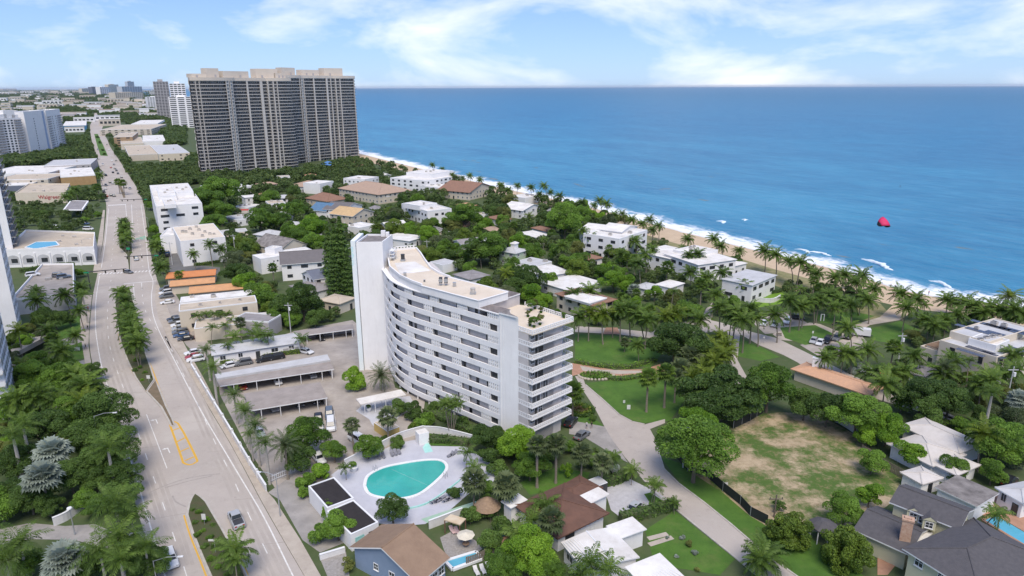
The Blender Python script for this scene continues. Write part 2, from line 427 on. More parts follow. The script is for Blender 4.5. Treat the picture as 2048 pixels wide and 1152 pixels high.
def sea_material():
 m = bpy.data.materials.new('sea_water'); m.use_nodes = True
 nt = m.node_tree; N = nt.nodes; L = nt.links; b = N['Principled BSDF']
 geo = N.new('ShaderNodeNewGeometry'); at = N.new('ShaderNodeAttribute'); at.attribute_name = 'shore'
 rot = N.new('ShaderNodeMapping'); rot.inputs['Rotation'].default_value = (0,0,-math.atan2(_OUT.y,_OUT.x)); L.new(geo.outputs['Position'],rot.inputs['Vector'])
 def noise(scale,detail,st=(1,1,1),rough=0.6,dist=0.0):
  mp = N.new('ShaderNodeMapping'); mp.inputs['Scale'].default_value = st; L.new(rot.outputs[0],mp.inputs['Vector'])
  n = N.new('ShaderNodeTexNoise'); n.inputs['Scale'].default_value = scale; n.inputs['Detail'].default_value = detail; n.inputs['Roughness'].default_value = rough; n.inputs['Distortion'].default_value = dist
  L.new(mp.outputs[0],n.inputs['Vector']); return n.outputs['Fac']
 def rng(v,a,c,lo=0.0,hi=1.0):
  r = N.new('ShaderNodeMapRange'); r.inputs['From Min'].default_value = a; r.inputs['From Max'].default_value = c; r.inputs['To Min'].default_value = lo; r.inputs['To Max'].default_value = hi
  L.new(v,r.inputs['Value']); return r.outputs[0]
 def math_(op,a,c):
  n = N.new('ShaderNodeMath'); n.operation = op
  for i, s in enumerate((a,c)):
   if isinstance(s,(int,float)): n.inputs[i].default_value = s
   else: L.new(s,n.inputs[i])
  return n.outputs[0]
 def mix(f,a,c):
  x = N.new('ShaderNodeMix'); x.data_type = 'RGBA'
  if isinstance(f,(int,float)): x.inputs['Factor'].default_value = f
  else: L.new(f,x.inputs['Factor'])
  for s, i in ((a,6),(c,7)):
   if isinstance(s,tuple): x.inputs[i].default_value = (*s,1)
   else: L.new(s,x.inputs[i])
  return x.outputs[2]
 d = at.outputs['Fac']
 # water gets deeper and bluer away from the beach
 base = mix(rng(d,0,700),SEA_NEAR,SEA_MID)
 base = mix(rng(d,500,4000),base,SEA_FAR)
 base = mix(rng(noise(0.012,6,(1,0.35,1)),0.35,0.7,0,0.55),base,SEA_DARK)
 base = mix(rng(noise(0.13,6,(1.0,0.35,1),0.72),0.45,0.72,0,0.6),base,SEA_LIGHT)
 base = mix(rng(noise(0.03,6,(1,0.3,1),0.7),0.45,0.65,0,0.4),base,SEA_DARK)
 # sargassum / sandy patches near the shore
 pat = math_('MULTIPLY',rng(noise(0.075,4,(1,0.4,1),0.5,0.6),0.675,0.71),rng(d,260,60))
 base = mix(math_('MULTIPLY',pat,0.75),base,(0.20,0.15,0.06))
 # surf: broken foam bands along the beach
 wob = math_('MULTIPLY',math_('SUBTRACT',noise(0.035,4,(0.6,1,1)),0.5),34.0)
 dw = math_('ADD',d,wob)
 broken = noise(0.33,9,(1.0,0.45,1),0.75)
 f1 = math_('MULTIPLY',rng(dw,22,2),1.0)
 f1 = rng(math_('ADD',math_('MULTIPLY',f1,0.42),broken),0.59,0.80)
 f1 = math_('MULTIPLY',f1,rng(dw,28,15))
 f1 = math_('MULTIPLY',f1,0.95)
 col = mix(f1,base,(0.78,0.79,0.80))
 wet = mix(rng(d,1.5,-3),col,(0.42,0.34,0.26))
 L.new(wet,b.inputs['Base Color'])
 b.inputs['Roughness'].default_value = 0.35
 L.new(rng(f1,0,1,0.32,0.9),b.inputs['Roughness'])
 b.inputs['IOR'].default_value = 1.33
 b.inputs['Specular IOR Level'].default_value = 0.10
 h = math_('ADD',math_('MULTIPLY',noise(0.16,5,(1,0.4,1),0.6),1.6),math_('MULTIPLY',noise(0.9,4,(1,0.5,1)),0.35))
 bp = N.new('ShaderNodeBump'); bp.inputs['Strength'].default_value = 0.85; bp.inputs['Distance'].default_value = 1.2
 L.new(h,bp.inputs['Height']); L.new(bp.outputs[0],b.inputs['Normal'])
 return m
SEA_NEAR, SEA_MID, SEA_FAR, SEA_DARK, SEA_LIGHT = (0.052,0.245,0.380), (0.013,0.158,0.298), (0.005,0.108,0.198), (0.010,0.095,0.215), (0.085,0.275,0.43)
M_sea = sea_material()
shore_grid('sea',[-4,0,3,7,12,18,26,40,70,130,300,800,2500,8000,25000,60000],M_sea,[-0.05]*16)
# beach: slopes from the dune edge into the water
shore_grid('beach',[-22,-18,-12,-6,0,4],M_sand,[0.012,0.012,0.011,0.0,-0.06,-0.3])
# the land behind
shore_grid('ground',[-60000,-20000,-6000,-2000,-600,-200,-80,-21.5],M_soil,[0.0]*8)

# grassy dune edge between gardens and sand
M_dune = mat('dune_grass',(0.13,0.15,0.05),0.95,col2=(0.30,0.25,0.14),scale=0.35,detail=9,bump=0.4)
sheet('dune',[(1260,462),(1340,484),(1400,498),(1480,517),(1560,542),(1650,566),(1720,596),(1760,606),(1790,640),(1700,640),(1600,590),(1480,545),(1380,512),(1280,486)],0.025,M_dune,occ=False)

# breaking wave crests near the beach
def wave_crest(px0,py0,px1,py1,h,w):
 a, c = P(px0,py0), P(px1,py1); d = (c-a); Ln = d.length; d.normalize(); q = _OUT
 b = MB(); n = max(8,int(Ln/1.2)); prof = [(-w,0.0),(-w*.6,.25),(-w*.25,.75),(0,1.0),(w*.2,.85),(w*.3,.3),(w*.32,-.1)]
 rows = []
 for i in range(n+1):
  t = i / n; e = max(0.05,math.sin(math.pi*t)) ** 0.6; p = a + d * (Ln*t) + q * (rnd.uniform(-.5,.5)+1.5*math.sin(t*5))
  row = []
  for (o_,z_) in prof:
   v = p + q * (-o_*e*rnd.uniform(.75,1.25)); row.append(len(b.v)); b.v.append((v.x,v.y,-0.05+z_*h*e*rnd.uniform(.75,1.2)))
  rows.append(row)
 for i in range(n):
  for j in range(len(prof)-1):
   b.f.append((rows[i][j],rows[i+1][j],rows[i+1][j+1],rows[i][j+1])); b.m.append(0)
 o = b.build('wave_crest',mat('foam',(0.80,0.81,0.82),0.9,col2=(0.45,0.58,0.68),scale=0.5,detail=8),smooth=True); o['kind'] = 'structure'
for a in [(1433,442,1452,446,.7,3),(1482,439,1494,441,.5,2),(1722,518,1790,540,1.0,3.4),(1856,561,1912,577,.8,2.6),(1612,503,1668,511,.6,2.2),(1590,498,1625,505,.5,2),(1400,471,1360,462,.4,1.5)]:
 wave_crest(*a)

# ------------------------------------------------------------------ the avenue
def PLs(pts,n=4): return smooth_line(PL(pts),n)
AV_L = [(180,250),(181,268),(186,290),(193,314),(200,340),(202,369),(209,395),(213,417),(207,480),(199,520),(195,548),(186,590),(181,637),(179,688),(187,735),(205,790),(226,850),(244,912),(260,971),(284,1053),(302,1110),(320,1170),(352,1290)]
AV_R = [(207,250),(204,262),(214,278),(220,293),(236,317),(258,351),(276,380),(287,408),(293,450),(297,480),(304,520),(313,553),(313,590),(318,626),(337,676),(362,716),(388,762),(415,812),(457,882),(490,942),(525,1008),(566,1080),(620,1172),(700,1310)]
wl_, wr_ = PLs(AV_L), PLs(AV_R)
b = MB(); occ_poly = []
nn = min(len(wl_),len(wr_))
poly = [Vector((p.x,p.y,0.05)) for p in wl_] + [Vector((p.x,p.y,0.05)) for p in reversed(wr_)]
b.face(list(reversed(poly)))
avenue = b.build('road',M_road); avenue['kind'] = 'structure'
if avenue.data.polygons[0].normal.z < 0: avenue.data.flip_normals()
occupy(poly)
# far stretch of the avenue
sheet('road',[(180,250),(207,250),(200,238),(193,226),(189,226),(187,238)],0.05,M_road)

def edge(pts,w,m,side=0.0,name='edge_line',z=0.058): return ribbon(name,PLs(pts),w,z,m,side,avenue)
edge([(292,480),(298,539),(306,562),(303,592),(306,628),(320,666),(345,713),(401,820),(476,947),(528,1035),(586,1152),(640,1255)],0.22,M_white)
edge([(282,410),(292,480)],0.22,M_white)
edge([(217,417),(211,480),(202,540)],0.22,M_white)
edge([(199,552),(192,600),(191,650),(195,688),(205,740),(221,790),(246,870),(277,971),(299,1047),(317,1105),(340,1190)],0.22,M_white)
edge([(408,800),(458,884),(526,1010),(608,1152),(650,1225)],0.7,M_gutter,-0.5,'gutter',0.055)
# yellow lines by the medians
edge([(228,606),(231,640),(237,681),(250,716),(266,752),(287,780),(312,806),(324,824)],0.26,M_yellow,-0.35)
edge([(268,598),(279,640),(291,698),(308,740),(320,772),(338,817),(352,850)],0.26,M_yellow,0.3)
edge([(371,1030),(383,1069),(404,1121),(420,1162)],0.26,M_yellow,0.25)
edge([(430,1026),(447,1054),(487,1121),(500,1150)],0.26,M_yellow,0.3)
# yellow painted island with chevron bars
isl = PL([(340,850),(356,847),(392,915),(391,925),(380,930),(367,926),(363,915)])
ribbon('painted_island',smooth_line(isl+[isl[0]],3),0.42,0.061,M_yellow,parent=avenue)
isl2 = PL([(336,850),(333,838),(330,826)])
for a, c in [((343,862),(360,856)),((352,885),(372,875)),((360,904),(378,896)),((370,922),(388,914))]:
 ribbon('chevron_bar',PL([a,c]),0.42,0.064,M_yellow,parent=avenue)
# turn lane line and turn arrows
ribbon('lane_line',PL([(293,829),(334,937)]),0.15,0.058,M_white,parent=avenue)
def arrow(px,py):
 """left turn arrow, lying on the road"""
 b = MB(); z = 0.06
 c = P(px,py); h = (P(352,847)-P(391,925)); h.z = 0; h.normalize(); r_ = Vector((h.y,-h.x,0))
 def q(a,f): v = c + r_ * a + h * f; return (v.x,v.y,z)
 b.face([q(-.1,-1.6),q(.1,-1.6),q(.1,.6),q(-.1,.6)])
 b.face([q(-.1,.6),q(.1,.6),q(.1,.95),q(-.45,.95),q(-.45,.7),q(-.1,.7)][::-1])
 b.face([q(-.45,.4),q(-.45,1.25),q(-1.15,.82)])
 o = b.build('turn_arrow',M_white,avenue)
 for p_ in o.data.polygons:
  if p_.normal.z < 0: p_.flip()
for p_ in [(313,842),(337,900)]: arrow(*p_)
# lane dashes
dashes('lane_dash',PLs([(330,672),(360,735),(372,760),(400,817),(430,885),(465,955),(500,1035),(536,1110),(560,1160),(600,1240)]),0.15,3.0,7.5,0.058,M_white,avenue,2)
dashes('lane_dash',PLs([(215,632),(218,684),(232,735),(252,790),(262,822),(275,862),(290,905),(306,952),(325,1005),(345,1065),(368,1135),(385,1190)]),0.15,3.0,7.5,0.058,M_white,avenue,1)
dashes('lane_dash',PLs([(222,560),(217,600),(214,632)]),0.15,3.0,7.5,0.058,M_white,avenue)
dashes('lane_dash',PLs([(284,575),(287,610),(300,640),(322,672)]),0.15,3.0,7.5,0.058,M_white,avenue)
dashes('lane_dash',PLs([(232,420),(228,470),(222,535)]),0.15,3.0,9,0.058,M_white,avenue)
dashes('lane_dash',PLs([(272,415),(278,470),(286,535)]),0.15,3.0,9,0.058,M_white,avenue)
ribbon('lane_line',PL([(267,568),(269,600)]),0.2,0.058,M_white,parent=avenue)
ribbon('lane_line',PL([(283,566),(284,580)]),0.2,0.058,M_white,parent=avenue)
ribbon('lane_line',PL([(251,409),(253,432)]),0.25,0.058,M_white,parent=avenue)
ribbon('lane_line',PL([(263,409),(265,450)]),0.25,0.058,M_white,parent=avenue)
# stop line and zebra crossings
ribbon('stop_line',PL([(247,568),(312,562)]),0.6,0.058,M_white,parent=avenue)
def zebra(a,c,n,ln=2.6,w=0.55):
 a, c = P(*a), P(*c); d = (c-a).normalized(); q = Vector((-d.y,d.x,0))
 for i in range(n):
  p = a.lerp(c,(i+.5)/n); ribbon('crossing_bar',[p-q*ln/2,p+q*ln/2],w,0.059,M_white,parent=avenue)
zebra((197,548),(303,542),15)
zebra((216,411),(252,409),9,3.4,0.9)
M_track = mat('wheel_track',(0.33,0.29,0.255),0.9,col2=(0.40,0.355,0.31),scale=0.25,detail=8)
for pts in ([(322,672),(355,735),(395,817),(425,885),(460,955),(495,1035),(555,1160)],[(338,672),(366,735),(405,817),(436,885),(472,955),(508,1035),(568,1160)],[(210,632),(213,684),(227,735),(257,822),(285,905),(320,1005),(362,1135)],[(220,632),(223,684),(237,735),(267,822),(295,905),(330,1005),(372,1135)]):
 for sd in (-1.0,1.0): ribbon('wheel_track',PLs(pts),0.55,0.054,M_track,sd,avenue)
M_joint = mat('road_joint',(0.26,0.23,0.2),0.9,col2=(0.35,0.31,0.27),scale=0.8)
for a_, c_ in (((383,845),(470,838)),((415,905),(505,895)),((250,900),(322,892)),((300,1040),(376,1026)),((300,700),(345,696)),((195,705),(240,702)),((325,770),(388,765)),((210,790),(285,785)),((470,1000),(520,996)),((520,1090),(575,1084))):
 ribbon('road_joint',PL([a_,c_]),0.12,0.0545,M_joint,parent=avenue)
# tyre marks and stains where cars turn
M_skid = mat('tyre_mark',(0.27,0.24,0.215),0.9,col2=(0.36,0.325,0.29),scale=1.5)
for pts in [[(300,985),(340,968),(385,955),(440,948)],[(330,976),(380,962),(425,952)],[(345,992),(352,1004),(372,1014)]]:
 ribbon('tyre_mark',PLs(pts),0.3,0.056,M_skid,parent=avenue)

# medians: kerb ring with planting inside
def median(pts,top,name='median'):
 w = PL(pts,0.2)
 b = MB(); b.prism(w,0.0,0.2,0,0)
 o = b.build(name,M_kerb); o['kind'] = 'structure'
 cx = sum(p.x for p in w) / len(w); cy = sum(p.y for p in w) / len(w)
 ins = []
 n = len(w)
 ar = sum(w[k].x*w[(k+1)%n].y-w[(k+1)%n].x*w[k].y for k in range(n)); sg = 1 if ar > 0 else -1
 for i in range(n):
  d1 = (w[i]-w[i-1]); d1.z = 0; d1.normalize(); d2 = (w[(i+1)%n]-w[i]); d2.z = 0; d2.normalize()
  nr = Vector((-(d1.y+d2.y),d1.x+d2.x,0)) * sg; nr.normalize(); ins.append(w[i]+nr*0.4)
 b = MB(); b.prism(ins,0.1,0.28); b.build('planting_bed',top,o)
 occupy(w)
 return o
median([(390,986),(381,996),(376,1008),(372,1030),(384,1069),(405,1121),(424,1165),(460,1240),(530,1240),(500,1160),(482,1121),(446,1056),(428,1026),(414,1002),(403,992)],M_bed)
median([(252,572),(236,577),(228,604),(231,630),(235,660),(241,688),(254,722),(270,755),(291,782),(310,758),(303,735),(290,698),(278,632),(267,598),(262,578)],M_bed)
median([(292,783),(321,814),(336,842),(341,852),(350,851),(346,836),(334,812),(318,772),(311,760)],M_mulch)
median([(252,434),(242,437),(234,450),(236,480),(241,498),(252,509),(255,530),(257,543),(262,542),(262,512),(266,505),(264,470),(262,445)],M_bed)
median([(228,364),(236,372),(247,396),(252,394),(246,376),(240,364)],M_mulch)
median([(200,311),(194,292),(188,268),(196,268),(207,290),(216,312)],M_lawn)

# sidewalks beside the avenue
slab('pavement',[(320,640),(339,681),(364,718),(390,764),(417,813),(459,883),(492,943),(527,1009),(568,1081),(622,1173),(654,1173),(635,1140),(600,1078),(549,999),(536,985),(500,922),(465,862),(432,803),(405,752),(375,700),(344,640)],0.0,0.17,M_walk)
slab('pavement',[(202,795),(184,737),(177,690),(179,637),(184,590),(166,590),(160,640),(164,690),(172,737),(186,780)],0.0,0.17,M_walk)
slab('pavement',[(196,480),(190,520),(186,545),(205,545),(199,520),(206,480),(210,420),(206,420)],0.0,0.17,M_walk)
sheet('pavement',[(313,556),(344,640),(318,640),(310,600)],0.10,M_walk)

# parking lot of the curved block, parking aprons, drives
sheet('parking_lot',[(430,715),(590,662),(705,640),(775,700),(790,775),(850,800),(840,880),(760,900),(690,925),(660,960),(560,990),(500,905),(440,790)],0.035,M_lot)
sheet('parking_lot',[(318,585),(345,578),(395,660),(430,700),(405,720),(372,690),(345,645)],0.04,M_lot)
sheet('parking_lot',[(335,470),(380,470),(395,530),(440,535),(440,548),(340,548)],0.04,M_asph)
sheet('driveway',[(536,985),(585,950),(630,1010),(690,1085),(640,1105),(605,1080),(560,1000)],0.04,M_drive)
sheet('driveway',[(637,1110),(690,1092),(700,1160),(660,1165)],0.045,mat('stone_paving',(0.33,0.31,0.29),0.9,col2=(0.22,0.2,0.18),scale=2.2,detail=3))
# stall lines of the parking lot
for a, c in [((651,826),(655,862)),((668,822),(673,860)),((630,828),(632,850)),((500,812),(512,826)),((548,802),(556,815)),((590,795),(600,806)),((618,788),(628,800))]:
 o = ribbon('stall_line',PL([a,c]),0.14,0.043,M_white); o['kind'] = 'structure'

# streets by the park
sheet('road',[(1150,752),(1163,776),(1189,815),(1209,853),(1227,883),(1248,912),(1280,950),(1310,985),(1354,1019),(1409,1064),(1477,1119),(1512,1148),(1545,1175),(1630,1175),(1596,1155),(1542,1116),(1506,1087),(1461,1048),(1409,1006),(1357,967),(1328,938),(1319,909),(1313,882),(1300,858),(1330,846),(1330,838),(1289,849),(1265,844),(1239,830),(1203,797),(1171,770),(1165,752)],0.05,M_road)
for pts in ([(1313,882),(1319,909),(1328,938),(1357,967),(1409,1006),(1461,1048),(1506,1087),(1542,1116),(1596,1155)],[(1280,952),(1310,987),(1354,1021),(1409,1066),(1477,1121),(1512,1150)],[(1171,770),(1203,797),(1239,830),(1265,844),(1289,849)]):
 w = PL(pts); bb = MB()
 for i in range(len(w)-1): bb.obox(w[i],w[i+1],0.28,0.0,0.16)
 o = bb.build('kerb',M_kerb); o['kind'] = 'structure'
sheet('driveway',[(1138,868),(1140,838),(1155,843),(1209,853),(1227,883),(1256,925),(1235,915),(1195,890),(1165,872)],0.045,M_drive)
sheet('road',[(1150,652),(1230,657),(1300,664),(1380,640),(1420,640),(1442,645),(1504,664),(1553,676),(1605,701),(1700,748),(1790,790),(1900,828),(2060,905),(2060,925),(1990,868),(1890,838),(1760,800),(1650,762),(1594,724),(1567,710),(1518,690),(1480,668),(1440,662),(1380,668),(1300,676),(1230,668),(1150,664)],0.05,M_road)
sheet('road',[(1400,645),(1412,618),(1430,600),(1440,600),(1425,625),(1420,648)],0.055,M_road)
sheet('road',[(1455,664),(1480,668),(1475,720),(1500,765),(1470,770),(1460,720)],0.055,M_road)
# beach park: car park, paths
sheet('parking_lot',[(1500,640),(1560,622),(1605,640),(1630,655),(1560,665),(1530,668)],0.06,M_lot)
sheet('parking_lot',[(1600,690),(1650,672),(1720,668),(1740,690),(1690,712),(1640,714)],0.06,M_lot)
sheet('path',[(1620,645),(1640,648),(1720,680),(1710,690),(1560,680),(1545,668),(1560,662)],0.065,M_walk)
sheet('path',[(1690,655),(1760,634),(1790,628),(1800,640),(1740,650),(1730,656),(1700,664)],0.07,M_walk)
sheet('path',[(1760,634),(1790,606),(1850,590),(1830,620),(1800,640),(1780,640)],0.03,M_sand)
# lawns
sheet('lawn',[(1150,668),(1225,671),(1300,680),(1330,700),(1300,735),(1240,727),(1150,722)],0.03,M_lawn)
sheet('lawn',[(1172,766),(1250,758),(1350,760),(1370,800),(1340,842),(1289,846),(1265,841),(1239,827),(1203,795)],0.03,M_lawn)
sheet('lawn',[(1140,832),(1175,826),(1208,852),(1180,855),(1150,846)],0.03,M_lawn)
sheet('lawn',[(1470,672),(1518,692),(1560,714),(1520,722),(1465,710)],0.03,M_lawn)
sheet('lawn',[(1560,655),(1630,650),(1690,678),(1610,690),(1570,676)],0.068,M_lawn)
sheet('lawn',[(1625,630),(1700,622),(1750,632),(1690,652),(1640,645)],0.03,M_lawn)
sheet('lawn',[(1735,658),(1800,642),(1840,660),(1800,690),(1745,680)],0.03,M_lawn)
sheet('lawn',[(1490,598),(1560,584),(1590,590),(1560,608),(1510,616)],0.03,M_lawn2)
sheet('lawn',[(1115,482),(1140,473),(1165,480),(1160,494),(1125,494)],0.03,M_lawn2)
sheet('lawn',[(1040,965),(1110,935),(1180,945),(1170,965),(1060,990)],0.03,M_lawn)
sheet('lawn',[(1290,1060),(1350,1022),(1470,1118),(1440,1150),(1380,1140),(1310,1130)],0.03,M_lawn)
sheet('lawn',[(1320,912),(1360,966),(1410,1004),(1510,1086),(1560,1122),(1620,1175),(1760,1175),(1600,1060),(1520,1040),(1420,960),(1370,930)],0.025,M_lawn)
sheet('lawn',[(110,640),(160,632),(170,662),(120,680)],0.03,M_lawn)
sheet('lawn',[(125,695),(168,684),(173,715),(130,724)],0.03,M_lawn)
sheet('lawn',[(850,870),(940,880),(935,893),(860,890)],0.03,M_lawn)
sheet('driveway',[(95,690),(165,664),(168,682),(100,705)],0.04,M_drive)
sheet('driveway',[(120,735),(172,718),(176,735),(130,745)],0.04,M_drive)
# vacant lot
sheet('vacant_lot',[(1358,918),(1400,870),(1470,836),(1560,824),(1640,830),(1715,872),(1755,912),(1825,972),(1770,1015),(1700,1050),(1610,1070),(1540,1056),(1500,1032),(1445,985),(1390,950)],0.035,M_vacant)
# winding paved path in the park, with flower beds
sheet('path',[(1144,726),(1180,732),(1230,740),(1290,738),(1320,728),(1330,742),(1290,752),(1220,752),(1160,748),(1144,752)],0.05,M_brick)
sheet('path',[(1160,731),(1200,739),(1250,741),(1285,741),(1280,746),(1240,748),(1190,745),(1165,741)],0.056,M_walk)
sheet('path',[(1205,668),(1212,655),(1235,655),(1240,668)],0.062,M_brick)

# ================================================================== building materials
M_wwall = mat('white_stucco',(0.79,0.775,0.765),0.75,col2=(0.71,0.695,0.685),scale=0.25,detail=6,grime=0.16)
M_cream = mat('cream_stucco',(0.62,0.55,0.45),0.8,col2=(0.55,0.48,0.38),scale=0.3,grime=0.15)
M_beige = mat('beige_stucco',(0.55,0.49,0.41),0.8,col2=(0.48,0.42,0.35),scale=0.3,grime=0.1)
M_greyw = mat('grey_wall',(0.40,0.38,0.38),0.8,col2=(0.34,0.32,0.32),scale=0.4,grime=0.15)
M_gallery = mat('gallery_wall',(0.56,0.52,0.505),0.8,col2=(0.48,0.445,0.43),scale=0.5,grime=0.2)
M_roofcream = mat('cream_roof',(0.66,0.58,0.47),0.9,col2=(0.55,0.46,0.36),scale=0.16,detail=8,bump=0.1)
M_roofwhite = mat('white_roof',(0.74,0.72,0.69),0.8,col2=(0.50,0.46,0.41),scale=0.22,detail=10)
M_rooftan = mat('tan_roof',(0.52,0.44,0.34),0.9,col2=(0.38,0.32,0.25),scale=0.22,detail=9)
stain(M_roofwhite,(0.30,0.27,0.23),0.45,0.58,0.78,0.6); stain(M_roofcream,(0.33,0.27,0.21),0.4,0.57,0.76,0.5); stain(M_rooftan,(0.25,0.22,0.185),0.35,0.55,0.75,0.6)
M_roofgrey = mat('grey_roof',(0.30,0.28,0.28),0.9,col2=(0.19,0.175,0.17),scale=0.3,detail=9)
M_roofmott = mat('weathered_roof',(0.28,0.255,0.24),0.95,col2=(0.10,0.09,0.085),scale=0.5,detail=10)
M_glass = mat('window_glass',(0.022,0.026,0.032),0.12,col2=(0.05,0.055,0.06),scale=0.4,spec=0.5)
M_glass2 = mat('shaded_glass',(0.10,0.11,0.12),0.15,col2=(0.04,0.045,0.05),scale=0.5,spec=0.5)
M_frame = mat('white_frame',(0.74,0.74,0.74),0.6,col2=(0.64,0.64,0.64),scale=0.5)
M_dark = mat('dark_metal',(0.035,0.035,0.04),0.5,col2=(0.06,0.06,0.06),scale=1)
M_metal = mat('galvanised_metal',(0.42,0.43,0.44),0.45,col2=(0.32,0.33,0.34),scale=0.7,metal=0.4)
M_ac = mat('ac_unit_paint',(0.50,0.47,0.43),0.6,col2=(0.36,0.33,0.30),scale=0.9)
M_teal = mat('teal_paint',(0.28,0.58,0.52),0.7,col2=(0.42,0.66,0.62),scale=0.5)

# unit window: 1 wide (x), 1 high (z), front towards -y; frame proud, glass set back
def window_mesh(name,nx,nz,ft,frame,glass,sill=True):
 b = MB(); d0, d1 = -0.06, 0.08
 b.box(-.5,.5,-0.012,0.05,0,1,1)
 b.box(-.5,-.5+ft,d0,d1,0,1,0); b.box(.5-ft,.5,d0,d1,0,1,0)
 b.box(-.5+ft,.5-ft,d0,d1,1-ft,1,0); b.box(-.5+ft,.5-ft,d0,d1,0,ft,0)
 for i in range(1,nx): x = -.5 + i / nx; b.box(x-ft*.35,x+ft*.35,d0*.7,d1,ft,1-ft,0)
 for i in range(1,nz): z = i / nz; b.box(-.5+ft,.5-ft,d0*.6,d1,z-ft*.3,z+ft*.3,0)
 if sill: b.box(-.55,.55,-.14,.02,-.06,-0.003,0)
 return b.mesh(name,[frame,glass])
W_STD = window_mesh('window_two_pane',2,1,.06,M_frame,M_glass)
W_FOUR = window_mesh('window_sash',2,2,.07,M_frame,M_glass)
W_WIDE = window_mesh('window_wide',3,1,.035,M_frame,M_glass)
W_DARK = window_mesh('window_dark',2,1,.04,M_dark,M_glass,False)
W_SHADE = window_mesh('window_shaded',2,1,.05,M_frame,M_glass2,False)
D_DARK = window_mesh('glass_door',1,1,.06,M_dark,M_glass,False)
D_WHITE = window_mesh('panel_door',1,2,.12,M_frame,M_frame,False)
def wall_window(parent,base,me,a,b_,t,z,w,h,out=0.0,name='window'):
 """put a window on the wall running a -> b_ (outside to the right of a->b_), at fraction t"""
 a = Vector((a[0],a[1])); b_ = Vector((b_[0],b_[1])); d = (b_-a).normalized(); n = Vector((d.y,-d.x))
 p = a.lerp(b_,t) + n * out
 return link(name,me,parent,(p.x-base[0],p.y-base[1],z),math.atan2(d.y,d.x),(w,1,h))

# ================================================================== the curved white apartment block
ZT, STO, ZB = 27.6, 2.66, 1.0                       # roof edge, storey height, underside of the lowest band
FC = smooth_line([Vector(p) for p in [(-34.0,171.5,0),(-31.8,165.6,0),(-29.4,159.2,0),(-27.0,155.2,0),(-24.2,151.8,0),(-21.5,149.1,0),(-17.0,145.2,0),(-9.2,138.4,0),(-2.5,132.4,0)]],8)
main = root('apartment_block',(-14,150,0),'ten storey white apartment block with long concave curved gallery facade','building')
MBASE = (-14,150)
def mpart(b,name,m,smooth=False): return b.build(name,m,main,(-MBASE[0],-MBASE[1],0),0,smooth)
_cum = [0.0]
for i in range(len(FC)-1): _cum.append(_cum[-1]+(FC[i+1]-FC[i]).length)
FLEN = _cum[-1]
def fc(s,inset=0.0):
 s = max(0.0,min(FLEN,s))
 for i in range(len(FC)-1):
  if s <= _cum[i+1] + 1e-9:
   t = (s-_cum[i]) / (_cum[i+1]-_cum[i]); p = FC[i].lerp(FC[i+1],t); break
 a = FC[max(i-1,0)]; c = FC[min(i+2,len(FC)-1)]
 d = (c-a).normalized(); n = Vector((d.y,-d.x,0))      # to the right of travel (far -> near) = away from viewer side?
 return p, d, n
_p, _d, _n = fc(FLEN/2)
NS = -1.0 if (_n.x*-0.6+_n.y*-0.8) > 0 else 1.0          # inward normal sign
def fin(s,inset):
 p, d, n = fc(s); q = p + n * (NS*inset); return q
def s_of_px(px,z):
 best = min(range(0,400),key=lambda k: abs(PX((*fc(FLEN*k/399)[0][:2],z))[0]-px))
 return FLEN * best / 399
def strip(b,s0,s1,i0,i1,z0,z1,m=0,n=None,top=None):
 n = n or max(2,int((s1-s0)/1.2))
 A = [fin(s0+(s1-s0)*k/n,i0) for k in range(n+1)]; B = [fin(s0+(s1-s0)*k/n,i1) for k in range(n+1)]
 for k in range(n):
  a, c, e, f_ = A[k], A[k+1], B[k+1], B[k]
  def v(p,z): return (p.x,p.y,z)
  b.face([v(a,z0),v(c,z0),v(c,z1),v(a,z1)],m)
  b.face([v(e,z0),v(f_,z0),v(f_,z1),v(e,z1)],m)
  b.face([v(a,z1),v(c,z1),v(e,z1),v(f_,z1)],m if top is None else top)
  b.face([v(c,z0),v(a,z0),v(f_,z0),v(e,z0)],m)
 for (a,f_) in ((A[0],B[0]),(A[-1],B[-1])):
  b.face([(a.x,a.y,z0),(f_.x,f_.y,z0),(f_.x,f_.y,z1),(a.x,a.y,z1)],m)
# geometry of the end with the balconies
F_END = Vector((-2.5,132.4)); L_ = Vector((1.25,129.7)); C_ = Vector((4.0,126.9)); R_ = Vector((12.9,135.3))
e_ = (R_-C_).normalized(); n_ = Vector((e_.y,-e_.x))        # n_ = outwards
BALC = 1.15
# body core behind the galleries
core = MB()
GI = 0.7
front = [fin(FLEN*k/40,GI) for k in range(41)]
W0 = C_ - n_ * BALC; W1 = R_ - n_ * BALC                      # wall plane behind balconies
Wa = W0 - e_ * 0.0; Wb = W1 - e_ * 2.2
back = [fin(FLEN*k/40,13.5) for k in range(41)]
KE = 36
poly = [(p.x,p.y) for p in front[:KE]] + [(p.x,p.y) for p in reversed(back[:KE])]
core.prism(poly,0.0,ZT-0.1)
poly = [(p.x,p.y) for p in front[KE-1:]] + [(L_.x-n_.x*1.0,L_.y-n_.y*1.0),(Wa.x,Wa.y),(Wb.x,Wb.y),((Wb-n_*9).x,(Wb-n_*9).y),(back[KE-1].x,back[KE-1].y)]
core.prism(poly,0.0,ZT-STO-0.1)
mpart(core,'inner_wall',M_gallery)
